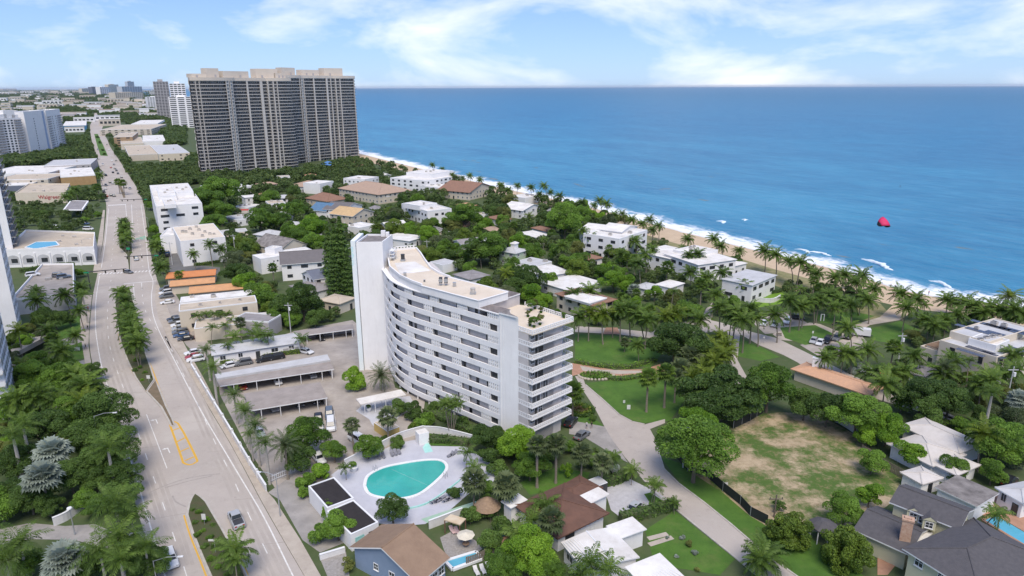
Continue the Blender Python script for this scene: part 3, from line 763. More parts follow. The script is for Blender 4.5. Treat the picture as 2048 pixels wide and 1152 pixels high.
# white bands
for k in range(10):
 zt = ZT - STO * k - (STO-1.12) if k < 10 else 0
 z0 = ZT - STO * (k+1); b = MB()
 strip(b,0.6,FLEN,-0.08,0.25,z0,z0+1.18,n=64)
 mpart(b,'parapet_band',M_wwall)
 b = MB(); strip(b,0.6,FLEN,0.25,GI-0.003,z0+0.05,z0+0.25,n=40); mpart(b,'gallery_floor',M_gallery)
b = MB(); strip(b,0.3,FLEN,-0.28,GI+0.3,ZT-0.22,ZT,n=64); mpart(b,'roof_fascia',M_wwall)
# pattern of openings, read from the photograph, alternating row by row
ROW_A = [(774,778.5),(786,809.6),(824,859.6),(877,915),(934,975.5)]
ROW_B = [(772.5,775),(781,800.5),(814,848),(864,902),(920,960),(979.5,994.5)]
SLITS = [(809.6,824),(859.6,877),(915,934),(975.5,996)]
SLITS_B = [(800.5,814),(848,864),(902,920),(960,979.5)]
sA = [(s_of_px(a,ZT-2),s_of_px(c,ZT-2)) for a,c in ROW_A]; sB = [(s_of_px(a,ZT-4.5),s_of_px(c,ZT-4.5)) for a,c in ROW_B]
gA = [(s_of_px(a,ZT-2),s_of_px(c,ZT-2)) for a,c in SLITS]; gB = [(s_of_px(a,ZT-4.5),s_of_px(c,ZT-4.5)) for a,c in SLITS_B]
rg = random.Random(3)
for k in range(10):
 z0 = ZT - STO * (k+1) + 1.18; z1 = ZT - STO * k - (0.22 if k == 0 else 0.0)
 op, sl = (sA,gA) if k % 2 == 0 else (sB,gB)
 # plain wall pieces close to the stair tower and at the pylon
 prev = 0.6; solid = []
 for a, c in sorted(op+sl):
  if a - prev > 0.15: solid.append((prev,a))
  prev = max(prev,c)
 solid.append((prev,FLEN))
 for a, c in solid:
  if c - a < 0.12: continue
  b = MB(); strip(b,a,c,-0.02,0.22,z0,z1); mpart(b,'wall_panel',M_wwall)
 # ventilated screens: upright fins
 for a, c in sl:
  b = MB(); nf = max(4,int(round((c-a)/0.62)))
  for j in range(nf+1):
   s = a + (c-a) * j / nf
   strip(b,max(a,s-0.17),min(c,s+0.17),-0.06,0.2,z0-0.75,z1-0.003,n=1)
  strip(b,a,c,0.201,0.26,z0,z1,n=3)
  for j in range(nf):                             # wavy bulge of the cast blocks
   s = a + (c-a) * (j+.5) / nf
   strip(b,s-0.1,s+0.1,-0.04,0.2,z0-0.72,z0-0.42 ,n=1); strip(b,s-0.1,s+0.1,-0.04,0.2,(z0+z1)/2-.1,(z0+z1)/2+.12,n=1)
  mpart(b,'breeze_screen',M_wwall)
 # doors and jalousie windows on the gallery wall
 for i, (a,c) in enumerate(op):
  if c - a < 3:
   p, d, n = fc((a+c)/2)
   link('stair_opening',W_DARK,main,((p+n*NS*0.35).x-MBASE[0],(p+n*NS*0.35).y-MBASE[1],z0),math.atan2(d.y,d.x) ,(c-a,1,z1-z0-.1))
   continue
  for q in range(rg.choice([1,1,2])):
   s = rg.choice([a+0.5,a+(c-a)*.35,c-0.7,c-0.5]); p = fin(s,GI); _, d, n = fc(s)
   link('gallery_window',D_DARK if rg.random()<.75 else W_DARK,main,(p.x-MBASE[0]-n.x*NS*.03,p.y-MBASE[1]-n.y*NS*.03,z0-0.6),math.atan2(d.y,d.x),(0.8,1,1.75))
# open ground floor behind planting: columns and glass
for s in np.linspace(3,FLEN-2,12):
 p = fin(s,0.3); b = MB(); b.box(p.x-.2,p.x+.2,p.y-.2,p.y+.2,0,ZB); mpart(b,'ground_column',M_wwall)
# solid end pylon
b = MB()
pyl = [F_END+Vector((-0.05,-0.1)),L_+Vector((0,0)),L_-n_*2.6,fin(FLEN,2.4).xy]
b.prism([(p.x,p.y) for p in pyl],0,ZT+0.1); mpart(b,'end_pylon',M_wwall)
b = MB()
p0, p1 = F_END, L_; dd = (p1-p0).normalized(); nn_ = Vector((dd.y,-dd.x))
b.obox(p0+nn_*.12+dd*.02,p0+nn_*.12+dd*.22,0.2,0.2,ZT-.3); b.obox(p0+nn_*.12+dd*.9,p0+nn_*.12+dd*.95,0.06,0.2,ZT-.3)
mpart(b,'downpipe',M_frame)
# end wall with windows, balconies with pierced parapets
b = MB(); wl0 = C_ - n_ * BALC; wl1 = wl0 + e_ * 7.6
b.prism([(wl0.x,wl0.y),(wl1.x,wl1.y),((wl1-n_*1.2).x,(wl1-n_*1.2).y),((wl0-n_*1.2).x,(wl0-n_*1.2).y)],0,ZT-STO-0.02); mpart(b,'end_wall',M_wwall)
b = MB(); wr0 = wl1 - n_ * 1.3; wr1 = R_ - n_ * 2.8 - e_ * .2
b.prism([(wr0.x,wr0.y),(wr1.x,wr1.y),((wr1-n_*5).x,(wr1-n_*5).y),((wr0-n_*5).x,(wr0-n_*5).y)],0,ZT-STO-0.04); mpart(b,'corner_wall',M_wwall)
# back wing body so the end is closed
def pierced(b,a,c,z,h=1.05):
 """lattice parapet: rails with X-shaped blocks"""
 a = Vector(a); c = Vector(c); d = c - a; Ln = d.length; d.normalize(); n = Vector((d.y,-d.x))
 b.obox(a,c,.12,z,z+.26); b.obox(a,c,.14,z+h-.2,z+h)
 k = max(1,int(Ln/0.62))
 for i in range(k+1):
  p = a + d * (Ln*i/k); b.obox(p-d*.1,p+d*.1,.1,z+.261,z+h-.201)
 for i in range(k):
  p = a + d * (Ln*(i+.5)/k); b.obox(p-d*.3,p+d*.3,.08,z+.52,z+.66)
for k in range(9):
 z = ZT - STO * (k+1) - 0.1
 R2 = R_ if k != 8 else R_
 pts = [L_+n_*.0,C_,R_,R_-n_*4.2,wl1-n_*.6,wl0-n_*.2,L_-n_*.2]
 b = MB(); b.prism([(p.x,p.y) for p in pts],z,z+0.22)
 bal = mpart(b,'balcony' if k else 'roof_terrace',[M_wwall] if k else M_roofcream)
 b = MB(); off = n_ * -.08
 pierced(b,L_+e_*.05,C_+off+e_*.08,z+.1); pierced(b,C_+off+e_*.15,R_+off-e_*.1,z+.1); pierced(b,R_+off-e_*.1-n_*.1,R_-n_*4.2-e_*.1,z+.1)
 if k == 0:
  Bq = R_ - n_ * 14.5
  b2 = MB(); b2.prism([(p.x,p.y) for p in (R_-n_*4.2,Bq,fin(FLEN-6.9,12.9).xy,fin(FLEN-6.9,3.2).xy,fin(FLEN,3.2).xy,L_-n_*2.6,L_-n_*.21,wl0-n_*.21,wl1-n_*.61)],z+0.02,z+0.225); mpart(b2,'terrace_floor',M_roofcream)
  pierced(b,R_-n_*4.3-e_*.1,Bq-e_*.1,z+.1)
  TERR = z + .23
 b.build('balustrade',M_wwall,bal,(0,0,0))
 if k < 8:
  zz = z - STO + .25
  lo = [(.16,W_WIDE if k%3 else W_STD,1.1,.75,1.15),(.30,D_DARK,.55,2.0,.15),(.47,W_DARK if k%2 else W_FOUR,1.3,2.0 if k%3 == 0 else 1.3,.35 if k%3 else .15)]
  if k in (4,5): lo = [(.3,W_SHADE,2.6,1.9,.2),(.66,W_SHADE,1.6,1.9,.2)]
  for t, me, w, h, dz in lo:
   wall_window(main,MBASE,me,wl0,wl1,t,zz+dz,w,h,.03)
  if k in (1,3): wall_window(main,MBASE,W_SHADE,wr0,wr1,.5,zz+.4,1.8,1.6,.03)
# body east side
b = MB(); Bk = R_ - n_ * 11.5
b.prism([(p.x,p.y) for p in (wr1+e_*0,R_-n_*14.4-e_*.3,back[KE-2].xy,wl0-n_*3,wr0-n_*1)],0,ZT-STO-.06); mpart(b,'rear_body',M_wwall)
# black air conditioner drums on the small balconies
for k in range(1,9):
 if k == 4: continue
 z = ZT - STO * (k+1) + .13; p = L_.lerp(C_,.55) - n_ * .0 - e_ * -.9 - n_ * 0
 p = L_.lerp(C_,.45) + e_ * .75
 a_ = root('air_conditioner',(p.x,p.y,z),None,None); b = MB()
 b.tube([(0,0,.06),(0,0,1.1)],.42,12,0); b.tube([(0,0,1.1),(0,0,1.28),(0,0,1.32)],[.46,.46,.3],12,1); b.box(-.45,.45,-.45,.45,0,.06,1)
 b.build('casing',[M_dark,M_metal],a_)
 later(a_,'black drum air conditioner on a small end balcony of the curved block','air conditioner','air conditioners on the end balconies',-z)
# roofs
b = MB(); zr = 29.2
rp = PL([(775,503),(777,522),(780,536),(800,553),(822,564),(844,572),(900,587),(957,602),(1016,584.5),(960,571),(900,556),(878,548),(862,538),(850,522),(841,508),(832,497.5)],zr)
b.prism([(p.x,p.y) for p in rp],ZT-0.05,zr,0,1)
roof = mpart(b,'upper_roof',[M_wwall,M_roofcream])
b = MB(); N_ = len(rp)
for i in range(N_):
 hgt = .55 if i >= 8 or i < 6 else .16
 if 8 <= i <= 9: hgt = .2
 if i in (5,6,7): hgt = .14
 b.obox(rp[i],rp[(i+1)%N_],.3,zr+.002,zr+hgt)
b.build('parapet',M_wwall,roof,(0,0,0))
b = MB()
for t in np.linspace(.06,.94,9):                      # crenel blocks along the back parapet
 p = rp[15].lerp(rp[0],t); b.obox(p,p+(rp[0]-rp[15]).normalized()*.4,.25,zr+.56,zr+.95)
b.obox(rp[15],rp[0],.3,zr+.951,zr+1.1); b.build('pierced_parapet',M_wwall,roof,(0,0,0))
b = MB(); wp = PL([(789,526),(830,523),(862,541),(840,544),(800,548)],zr+.015); b.face([(p.x,p.y,zr+.015) for p in reversed(wp)])
o = b.build('roof_patch',M_roofwhite,roof,(0,0,0))
if o.data.polygons[0].normal.z < 0: o.data.flip_normals()
b = MB(); zg = ZT + 0.06                               # weathered lower deck in front of and around the penthouse
M_deck = mat('weathered_deck',(0.26,0.225,0.21),0.9,col2=(0.10,0.085,0.08),scale=0.7,detail=9,stretch=(1,0.3,1))
strip(b,s_of_px(843,ZT),FLEN,-.12,3.4,ZT+.003,zg,0,40,1); mpart(b,'lower_roof',[M_wwall,M_deck])
b = MB(); gp = [fin(FLEN-6.2,3.45).xy,fin(FLEN-14,3.45).xy,fin(FLEN-14,13.4).xy,fin(FLEN-6.2,13.4).xy]
b.prism([(p.x,p.y) for p in gp],ZT-.2,zg+.02,0,1); mpart(b,'penthouse_roof',[M_wwall,M_deck])
b = MB(); cp = [F_END+nn_*.35,L_+nn_*.5+dd*.3,L_-n_*2.9+dd*.5,fin(FLEN,2.6).xy]
b.prism([(p.x,p.y) for p in cp],ZT+.105,ZT+.4,0,1); mpart(b,'pylon_cap',[M_wwall,M_roofmott])
# penthouse lounge beside the terrace
pa, pb = fin(FLEN-7.0,3.2).xy, fin(FLEN-7.0,12.8).xy; pc, pd = fin(FLEN-9.5,12.8).xy, fin(FLEN-9.5,3.2).xy
b = MB(); b.prism([(p.x,p.y) for p in (pa,pb,pc,pd)],TERR+.002,ZT-.205); mpart(b,'penthouse_wall',M_wwall)
for t, w in ((.2,2.4),(.52,2.2),(.83,2.4)): wall_window(main,MBASE,W_SHADE if t>.3 else W_DARK,pa,pb,t,TERR+.25,w,1.95,.03)
b = MB(); strip(b,FLEN-6.8,FLEN,3.0,3.2,TERR+.004,ZT-.002); mpart(b,'gallery_end_wall',M_wwall)
for t in (.35,.75):
 p = fin(FLEN-6.8+6.8*t,3.23); _, d, n = fc(FLEN-3)
 link('window',W_SHADE,main,(p.x-MBASE[0],p.y-MBASE[1],TERR+.3),math.atan2(-d.y,-d.x),(1.8,1,1.7))
# roof equipment of the block
def roof_unit(px,py,z,w,d,h,kind='box',host=None,m=None):
 p = P(px,py,z); r_ = root('roof_unit',p,None,None); b = MB()
 if kind == 'fan':
  b.box(-w*.5,w*.5,-d*.5,d*.5,0,h*.3,1); b.tube([(0,0,h*.3),(0,0,h)],w*.45,10,0); b.tube([(0,0,h),(0,0,h*1.06)],w*.5,10,0)
 elif kind == 'twin':
  for s in (-1,1):
   b.box(s*w*.5-w*.3,s*w*.5+w*.3,-d*.3,d*.3,h*.35,h,0); b.tube([(s*w*.5,-d*.31,h*.68),(s*w*.5,-d*.36,h*.68)],h*.25,10,1)
   for q in (-1,1): b.box(s*w*.5+q*w*.22-.04,s*w*.5+q*w*.22+.04,-.04,.04,0,h*.35,1)
 else:
  b.box(-w/2,w/2,-d/2,d/2,.12,h,0); b.box(-w*.45,w*.45,-d*.45,d*.45,0,.12,1); b.box(-w*.53,w*.53,-d*.53,d*.53,h,h+.06,1)
  for q in range(3): b.box(-w*.4,w*.4,-d/2-.03,-d/2,h*(.25+.22*q),h*(.33+.22*q),1)
 b.build('casing',[m or M_ac,M_metal],r_)
 return r_
tag(roof_unit(806,522,zr,1.1,1.1,1.7,'fan',m=M_dark),'dark upright exhaust fan on the pink-stained end of the cream roof','vent')
tag(roof_unit(887,571,zr,1.2,1.6,1.9,'twin',m=M_dark),'pair of black condensers standing mid-roof on the curved block','air conditioner')
tag(roof_unit(787,514,zr,1.0,1.0,1.1),'small grey box vent at the far corner of the curved block roof','vent')
tag(roof_unit(810,553,zr,.6,.6,.9),'little pale roof vent near the front edge behind the stair tower','vent')
tag(roof_unit(909,573,zr,.7,.7,.9),'squat pale vent just right of the black condensers','vent')
tag(roof_unit(946,588,zr,1.2,1.2,1.3,'fan'),'large round pale vent at the near end of the cream roof','vent')
tag(roof_unit(849,564,zr,.4,.4,.5,m=M_dark),'tiny dark roof vent left of the black condensers','vent')

# stair and lift tower with its painted fin
tw = root('stair_tower',(-36.2,172.5,0),'tall blank white stair tower at the far end of the curved block','tower')
TB = (-36.2,172.5); TZ = 34.2
b = MB(); b.prism([(-39.2,168.3),(-32.6,168.5),(-31.6,177.8),(-38.4,178.4)],0,TZ); b.build('shaft',M_wwall,tw,(36.2,-172.5,0))
b = MB(); b.prism([(-38.9,168.65),(-32.9,168.85),(-31.95,177.5),(-38.1,178.05)],TZ+.005,TZ+.06); b.build('roof',M_roofmott,tw,(36.2,-172.5,0))
b = MB(); tp = [(-39.05,168.45),(-32.75,168.65),(-31.75,177.65),(-38.25,178.25)]
for i in range(4):
 b.obox(tp[i],tp[(i+1)%4],.28,TZ+.003 ,TZ+.5)
b.build('parapet',M_wwall,tw,(36.2,-172.5,0))
b = MB(); b.prism([(-40.5,168.0),(-39.35,167.9),(-39.22,170),(-39.22,177.5),(-40.4,177.5)],0,TZ+.9); b.build('painted_fin',mat('mural_fin',(0.76,0.77,0.77),0.7,col2=(0.66,0.75,0.75),scale=0.22,detail=3,stretch=(1,1,.35)),tw,(36.2,-172.5,0))
M_mural = mat('mural_teal',(0.38,0.66,0.66),0.7,col2=(0.70,0.76,0.76),scale=1.0)
b = MB();
for zz, w in ((33.2,1.0),(31.6,.8),(29.8,.5)):
 b.face([(-40.5,167.98,zz-1.2),(-40.3+w*.4,167.95,zz-.9),(-40.2+w*.5,167.94,zz),(-40.4,167.97,zz+.5)])
b.build('painted_fish',M_mural,tw,(36.2,-172.5,0))
b = MB(); b.box(-34.5,-33.4,177,177.9,TZ+.06,TZ+1.6); b.box(-33.2,-32.4,176.6,177.8,TZ+.06,TZ+1.2); b.build('roof_hatch',M_wwall,tw,(36.2,-172.5,0))
b = MB()                                                # steel ladder gantry between tower and roof
for x, y in ((-31.3,170.5),(-30.3,170.9),(-31.2,173.0),(-30.1,173.4)): b.tube([(x,y,ZT),(x,y,TZ-2)],.07,5)
for zz in np.arange(ZT+.6,TZ-2,.9): b.box(-31.3,-30.2,170.5,173.3,zz,zz+.07)
b.build('ladder_frame',M_frame,tw,(36.2,-172.5,0))
occupy([(-43,166),(-31,166),(-20,152),(-2,130),(5,124),(15,136),(0,152),(-18,170),(-30,182),(-43,180)])
LANDM.append((905,860,'the curved white block')); LANDM.append((735,760,'the blank white stair tower')); LANDM.append((1060,880,'the lattice balconies'))
# entrance canopy
cn = root('entrance_canopy',P(770,812),'long white flat canopy on thin posts leading to the curved block','canopy'); o0 = cn.location
cp = PL([(712,798),(721,809),(812,790),(802,779)],3.0); b = MB(); b.prism([(p.x,p.y) for p in cp],2.85,3.05); b.build('canopy_roof',M_roofwhite,cn,(-o0.x,-o0.y,0))
for t in (.06,.3,.55,.8,.95):
 for a, c in ((cp[1],cp[2]),(cp[0],cp[3])):
  p = a.lerp(c,t); p = p.lerp((cp[0]+cp[1]+cp[2]+cp[3])/4,.06); b = MB(); b.tube([(0,0,0),(0,0,2.85)],.07,6); b.build('post',M_frame,cn,(p.x-o0.x,p.y-o0.y,0))
sheet('pavement',[(712,822),(735,800),(820,792),(830,812),(790,840),(762,862),(745,850),(738,838)],0.05,mat('entrance_paving',(0.48,0.48,0.5),.8,scale=.4))
LANDM.append((745,830,'the entrance canopy'))

# ================================================================== generic houses
def fit_rect(px4,z):
 w = [p.xy for p in PL(px4,z)]
 a = ((w[1]-w[0])+(w[2]-w[3])) / 2; c = ((w[3]-w[0])+(w[2]-w[1])) / 2
 la, lb = a.length, c.length
 ang = math.atan2(a.y,a.x); angc = math.atan2(c.y,c.x) - math.pi / 2
 # weight the orientation by the longer side
 d = (angc-ang+math.pi) % (2*math.pi) - math.pi
 flip = False
 if abs(d) > math.pi / 2: angc += math.pi; d = (angc-ang+math.pi) % (2*math.pi) - math.pi
 ang += d * lb ** 2 / (la ** 2+lb ** 2)
 ctr = (w[0]+w[1]+w[2]+w[3]) / 4
 return ctr, ang, la, lb
def start(name,label,cat,px4,z,group=None,short=None,prot=True):
 ctr, ang, la, lb = fit_rect(px4,z)
 r_ = root(name,(ctr.x,ctr.y,0),label,cat,group)
 xs = [p[0] for p in px4]; ys = [p[1] for p in px4]
 if prot: PROT.append((min(xs),min(ys)-2,max(xs),max(ys)+(5 if z<5 else 12)))
 if short: LANDM.append(((min(xs)+max(xs))/2,(min(ys)+max(ys))/2,short))
 return r_
def wing(r_,px4,z,roof='flat',wall=None,roofm=None,trim=None,z0=0.0,pitch=0.35,over=0.5,ridge='x',win='auto',para=0.45,wmesh=None,wh=1.25,ww=1.5,gap=3.6,storey=3.1,rect=None,fascia=0.22):
 """one block of a house: walls, roof and windows as parts of r_"""
 wall = wall or M_wwall; roofm = roofm or M_roofwhite; trim = trim or M_frame; wmesh = wmesh or W_STD
 ctr, ang, la, lb = rect or fit_rect(px4,z)
 loc = (ctr.x-r_.location.x,ctr.y-r_.location.y,0)
 if roof == 'flat': over = 0.0
 hx, hy = la / 2 - over, lb / 2 - over
 b = MB()
 b.box(-hx,hx,-hy,hy,z0,z)
 if roof == 'gable':
  ph = pitch * (hy+over if ridge == 'x' else hx+over)
  pw = pitch * over
  if ridge == 'x':
   for x in (-hx,hx):
    f_ = [(x,-hy,z),(x,hy,z),(x,0,z+pitch*hy)]; b.face(f_ if x>0 else f_[::-1])
  else:
   for y in (-hy,hy):
    f_ = [(-hx,y,z),(hx,y,z),(0,y,z+pitch*hx)]; b.face(f_[::-1] if y>0 else f_)
 b.build('wall',wall,r_,loc,ang)
 ex, ey = la / 2, lb / 2; zl = z - pitch * over
 b = MB()
 if roof == 'flat':
  b.box(-hx+.1,hx-.1,-hy+.1,hy-.1,z+.003,z+.12); b.build('roof',roofm,r_,loc,ang)
  if para > 0:
   b = MB(); t = .28
   b.box(-hx,hx,-hy,-hy+t,z+.002,z+para); b.box(-hx,hx,hy-t,hy,z+.002,z+para)
   b.box(-hx,-hx+t,-hy+t,hy-t,z+.002,z+para); b.box(hx-t,hx,-hy+t,hy-t,z+.002,z+para)
   b.build('parapet',trim,r_,loc,ang)
   if la * lb > 90 and roofm is not M_black and roofm is not M_lot:
    for _ in range(rnd.choice([1,2,2,3])):
     x, y = rnd.uniform(-hx*.7,hx*.7), rnd.uniform(-hy*.6,hy*.6); s_ = rnd.uniform(.8,1.4); b = MB(); b.box(-s_*.6,s_*.6,-s_*.45,s_*.45,0,s_*.75,0); b.box(-s_*.4,s_*.4,-s_*.3,s_*.3,s_*.75,s_*.8,1)
     b.build('air_handler',[M_ac,M_dark],r_,(loc[0]+x*math.cos(ang)-y*math.sin(ang),loc[1]+x*math.sin(ang)+y*math.cos(ang),z+.121),ang)
  else:
   b = MB(); b.box(-hx-.4,hx+.4,-hy-.4,hy+.4,z+.13,z+.32,1,0); b.build('roof_slab',[roofm,trim],r_,loc,ang)
 else:
  T = fascia
  if roof == 'shed':
   rise = pitch * lb
   q = [(-ex,-ey,zl),(ex,-ey,zl),(ex,ey,zl+rise),(-ex,ey,zl+rise)]
   top = [q]; cr = None
  elif roof == 'gable':
   if ridge == 'x':
    h = zl + pitch * ey; A, B = (-ex,0,h), (ex,0,h)
    top = [[(-ex,-ey,zl),(ex,-ey,zl),B,A],[(ex,ey,zl),(-ex,ey,zl),A,B]]
   else:
    h = zl + pitch * ex; A, B = (0,-ey,h), (0,ey,h)
    top = [[(ex,-ey,zl),(ex,ey,zl),B,A],[(-ex,ey,zl),(-ex,-ey,zl),A,B]]
  else:
   if ex >= ey:
    h = zl + pitch * ey; A, B = (-(ex-ey),0,h), (ex-ey,0,h)
    top = [[(-ex,-ey,zl),(ex,-ey,zl),B,A],[(ex,ey,zl),(-ex,ey,zl),A,B],[(ex,-ey,zl),(ex,ey,zl),B],[(-ex,ey,zl),(-ex,-ey,zl),A]]
   else:
    h = zl + pitch * ex; A, B = (0,-(ey-ex),h), (0,ey-ex,h)
    top = [[(ex,-ey,zl),(ex,ey,zl),B,A],[(-ex,ey,zl),(-ex,-ey,zl),A,B],[(-ex,-ey,zl),(ex,-ey,zl),A],[(ex,ey,zl),(-ex,ey,zl),B]]
  for f_ in top:
   b.face(f_,0); b.face([(x,y,zz-T) for x,y,zz in reversed(f_)],1)
  # fascia all round
  from collections import Counter
  ed = Counter()
  for f_ in top:
   for i in range(len(f_)): ed[frozenset((f_[i],f_[(i+1)%len(f_)]))] += 1
  for f_ in top:
   for i in range(len(f_)):
    p, q = f_[i], f_[(i+1)%len(f_)]
    if ed[frozenset((p,q))] == 1:
     b.face([(p[0],p[1],p[2]-T),(q[0],q[1],q[2]-T),q,p],1)
  ro = b.build('roof',[roofm,trim],r_,loc,ang)
  if roof != 'shed':
   b = MB(); b.tube([(A[0],A[1],A[2]+.02),(B[0],B[1],B[2]+.02)],.13,5)
   if roof == 'hip':
    cs = [(-ex,-ey),(ex,-ey),(ex,ey),(-ex,ey)]
    for c_ in cs:
     e = min((A,B),key=lambda t: (t[0]-c_[0]) ** 2+(t[1]-c_[1]) ** 2); b.tube([(c_[0],c_[1],zl+.03),(e[0],e[1],e[2]+.02)],.11,5)
   b.build('ridge_cap',trim if roofm in (M_roofwhite,) else roofm,ro,(0,0,0))
 # windows on the sides that face the camera
 if win:
  for (ax,ay,bx,by) in ((-hx,-hy,hx,-hy),(hx,-hy,hx,hy),(hx,hy,-hx,hy),(-hx,hy,-hx,-hy)):
   ca, sa = math.cos(ang), math.sin(ang)
   A2 = Vector((ctr.x+ax*ca-ay*sa,ctr.y+ax*sa+ay*ca)); B2 = Vector((ctr.x+bx*ca-by*sa,ctr.y+bx*sa+by*ca))
   d = (B2-A2).normalized(); n = Vector((d.y,-d.x)); mid = (A2+B2) / 2
   if n.dot(-mid.normalized()) < 0.12: continue
   Ln = (B2-A2).length; k = int(Ln/gap)
   zz = z0
   fl = max(1,int(round((z-z0)/storey)))
   for s in range(fl):
    zf = z0 + (z-z0) / fl * s
    for i in range(k):
     if rnd.random() < .15: continue
     t = (i+.5) / k
     if s == 0 and z0 < .5 and i == k // 2: wall_window(r_,r_.location,D_WHITE if rnd.random()<.5 else D_DARK,A2,B2,t,zf+.05,1.1,2.1,.02,'door')
     else: wall_window(r_,r_.location,wmesh,A2,B2,t,zf+(z-z0)/fl*.36,ww*rnd.choice([.8,1,1,1.3]),min(wh,(z-z0)/fl*.5),.02)
 ca, sa = math.cos(ang), math.sin(ang)
 occupy([(ctr.x+x*ca-y*sa,ctr.y+x*sa+y*ca) for x,y in ((-hx-.5,-hy-.5),(hx+.5,-hy-.5),(hx+.5,hy+.5),(-hx-.5,hy+.5))])
 return ctr, ang, la, lb
def house(name,label,cat,px4,z,short=None,group=None,prot=True,**kw):
 r_ = start(name,label,cat,px4,z,group,short,prot)
 wing(r_,px4,z,**kw)
 return r_
def clutter(r_,px,py,z,w=1.2,d=1.0,h=0.9,m=None):
 p = P(px,py,z); b = MB(); b.box(-w/2,w/2,-d/2,d/2,0,h,0); b.box(-w*.42,w*.42,-d*.42,d*.42,h,h+.05,1)
 return b.build('air_handler',[m or M_ac,M_dark],r_,(p.x-r_.location.x,p.y-r_.location.y,z+.13),rnd.uniform(0,.4))

M_terra = mat('terracotta_tile',(0.50,0.22,0.11),0.85,col2=(0.36,0.17,0.10),scale=0.9,detail=8,bump=0.3,bscale=5)
M_orange = mat('orange_tile',(0.56,0.22,0.085),0.85,col2=(0.46,0.18,0.075),scale=0.5,detail=8)
M_orange2 = mat('faded_orange_tile',(0.58,0.31,0.15),0.85,col2=(0.46,0.25,0.13),scale=0.6,detail=8)
M_salmon = mat('salmon_tile',(0.55,0.32,0.19),0.85,col2=(0.44,0.26,0.17),scale=1.3,detail=9,bump=0.4,bscale=4)
M_brown = mat('brown_shingle',(0.155,0.082,0.058),0.9,col2=(0.105,0.058,0.042),scale=0.6,detail=9,bump=0.3,bscale=5)
M_tanshing = mat('tan_shingle',(0.27,0.185,0.125),0.9,col2=(0.21,0.14,0.095),scale=0.5,detail=9,bump=0.3,bscale=5)
M_browntile = mat('brown_tile',(0.27,0.15,0.10),0.85,col2=(0.20,0.115,0.08),scale=0.6,detail=8)
M_tantile = mat('tan_tile',(0.40,0.28,0.20),0.85,col2=(0.33,0.235,0.18),scale=0.6,detail=8)
M_black = mat('black_membrane',(0.022,0.019,0.019),0.9,col2=(0.035,0.03,0.03),scale=0.8)
M_charcoal = mat('charcoal_shingle',(0.072,0.069,0.074),0.9,col2=(0.10,0.094,0.098),scale=1.5,detail=9,bump=0.4,bscale=6)
M_slate = mat('slate_grey_roof',(0.155,0.14,0.14),0.85,col2=(0.125,0.115,0.115),scale=0.6,detail=7)
M_bluegrey = mat('blue_grey_roof',(0.15,0.165,0.21),0.7,col2=(0.12,0.13,0.17),scale=0.6)
M_palegrey = mat('pale_grey_roof',(0.50,0.50,0.51),0.85,col2=(0.38,0.375,0.37),scale=0.3,detail=9)
M_carport = mat('carport_roof',(0.33,0.29,0.265),0.9,col2=(0.24,0.21,0.19),scale=0.4,detail=9)
M_yelw = mat('pale_yellow_siding',(0.56,0.54,0.38),0.8,col2=(0.5,0.48,0.33),scale=0.4)
M_blue = mat('blue_siding',(0.22,0.28,0.38),0.8,col2=(0.18,0.24,0.33),scale=0.4)
M_green = mat('pale_green_siding',(0.48,0.56,0.40),0.8,col2=(0.43,0.51,0.36),scale=0.4)
M_yellow_w = mat('yellow_stucco',(0.58,0.42,0.15),0.8,col2=(0.5,0.37,0.14),scale=0.4)

def ribs(r_,px4,z,n,m,h=.06,w=.08,along='y'):
 """standing seams / tile courses on a flat-ish sheet given by four roof corners"""
 a, b2, c, d = PL(px4,z)
 for i in range(n):
  t = (i+.5) / n; b = MB()
  p, q = (a.lerp(b2,t),d.lerp(c,t)) if along == 'y' else (a.lerp(d,t),b2.lerp(c,t))
  b.obox(p,q,w,z,z+h); b.build('seam',m,r_,(-r_.location.x,-r_.location.y,0))

# ------------------------------------------------------------------ near houses
# brown gable house with blue walls at the bottom edge
r_ = start('blue_house','blue walled house under a wide tan shingle gable roof','house',[(694,1108),(765,1045),(875,1052),(892,1120)],4.0,short='the tan gabled house')
bh_c = P(800,1095,4.0)
dirx = (P(765,1045,6)-P(820,1115,6));
wing(r_,[(690,1098),(845,1160),(892,1118),(770,1040)],4.0,'gable',M_blue,M_tanshing,pitch=.42,over=.6,ridge='y',win=None)
ctr, ang, la, lb = fit_rect([(690,1098),(845,1160),(892,1118),(770,1040)],4.0)
# windows on its end gable
ca, sa = math.cos(ang), math.sin(ang)
for t, w, h, z in ((.35,1.0,1.2,1.6),(.6,1.2,1.6,1.2),(.85,1.3,1.5,1.4)):
 A2 = ctr + Vector((-(la/2-.6)*ca+(lb/2-.6)*sa,-(la/2-.6)*sa-(lb/2-.6)*ca)); B2 = ctr + Vector(((la/2-.6)*ca+(lb/2-.6)*sa,(la/2-.6)*sa-(lb/2-.6)*ca))
 wall_window(r_,r_.location,W_FOUR,A2,B2,t,z,w,h,.02)
 B3 = ctr + Vector(((la/2-.6)*ca-(lb/2-.6)*sa,(la/2-.6)*sa+(lb/2-.6)*ca))
 wall_window(r_,r_.location,W_FOUR,B2,B3,t,z,w,h,.02)

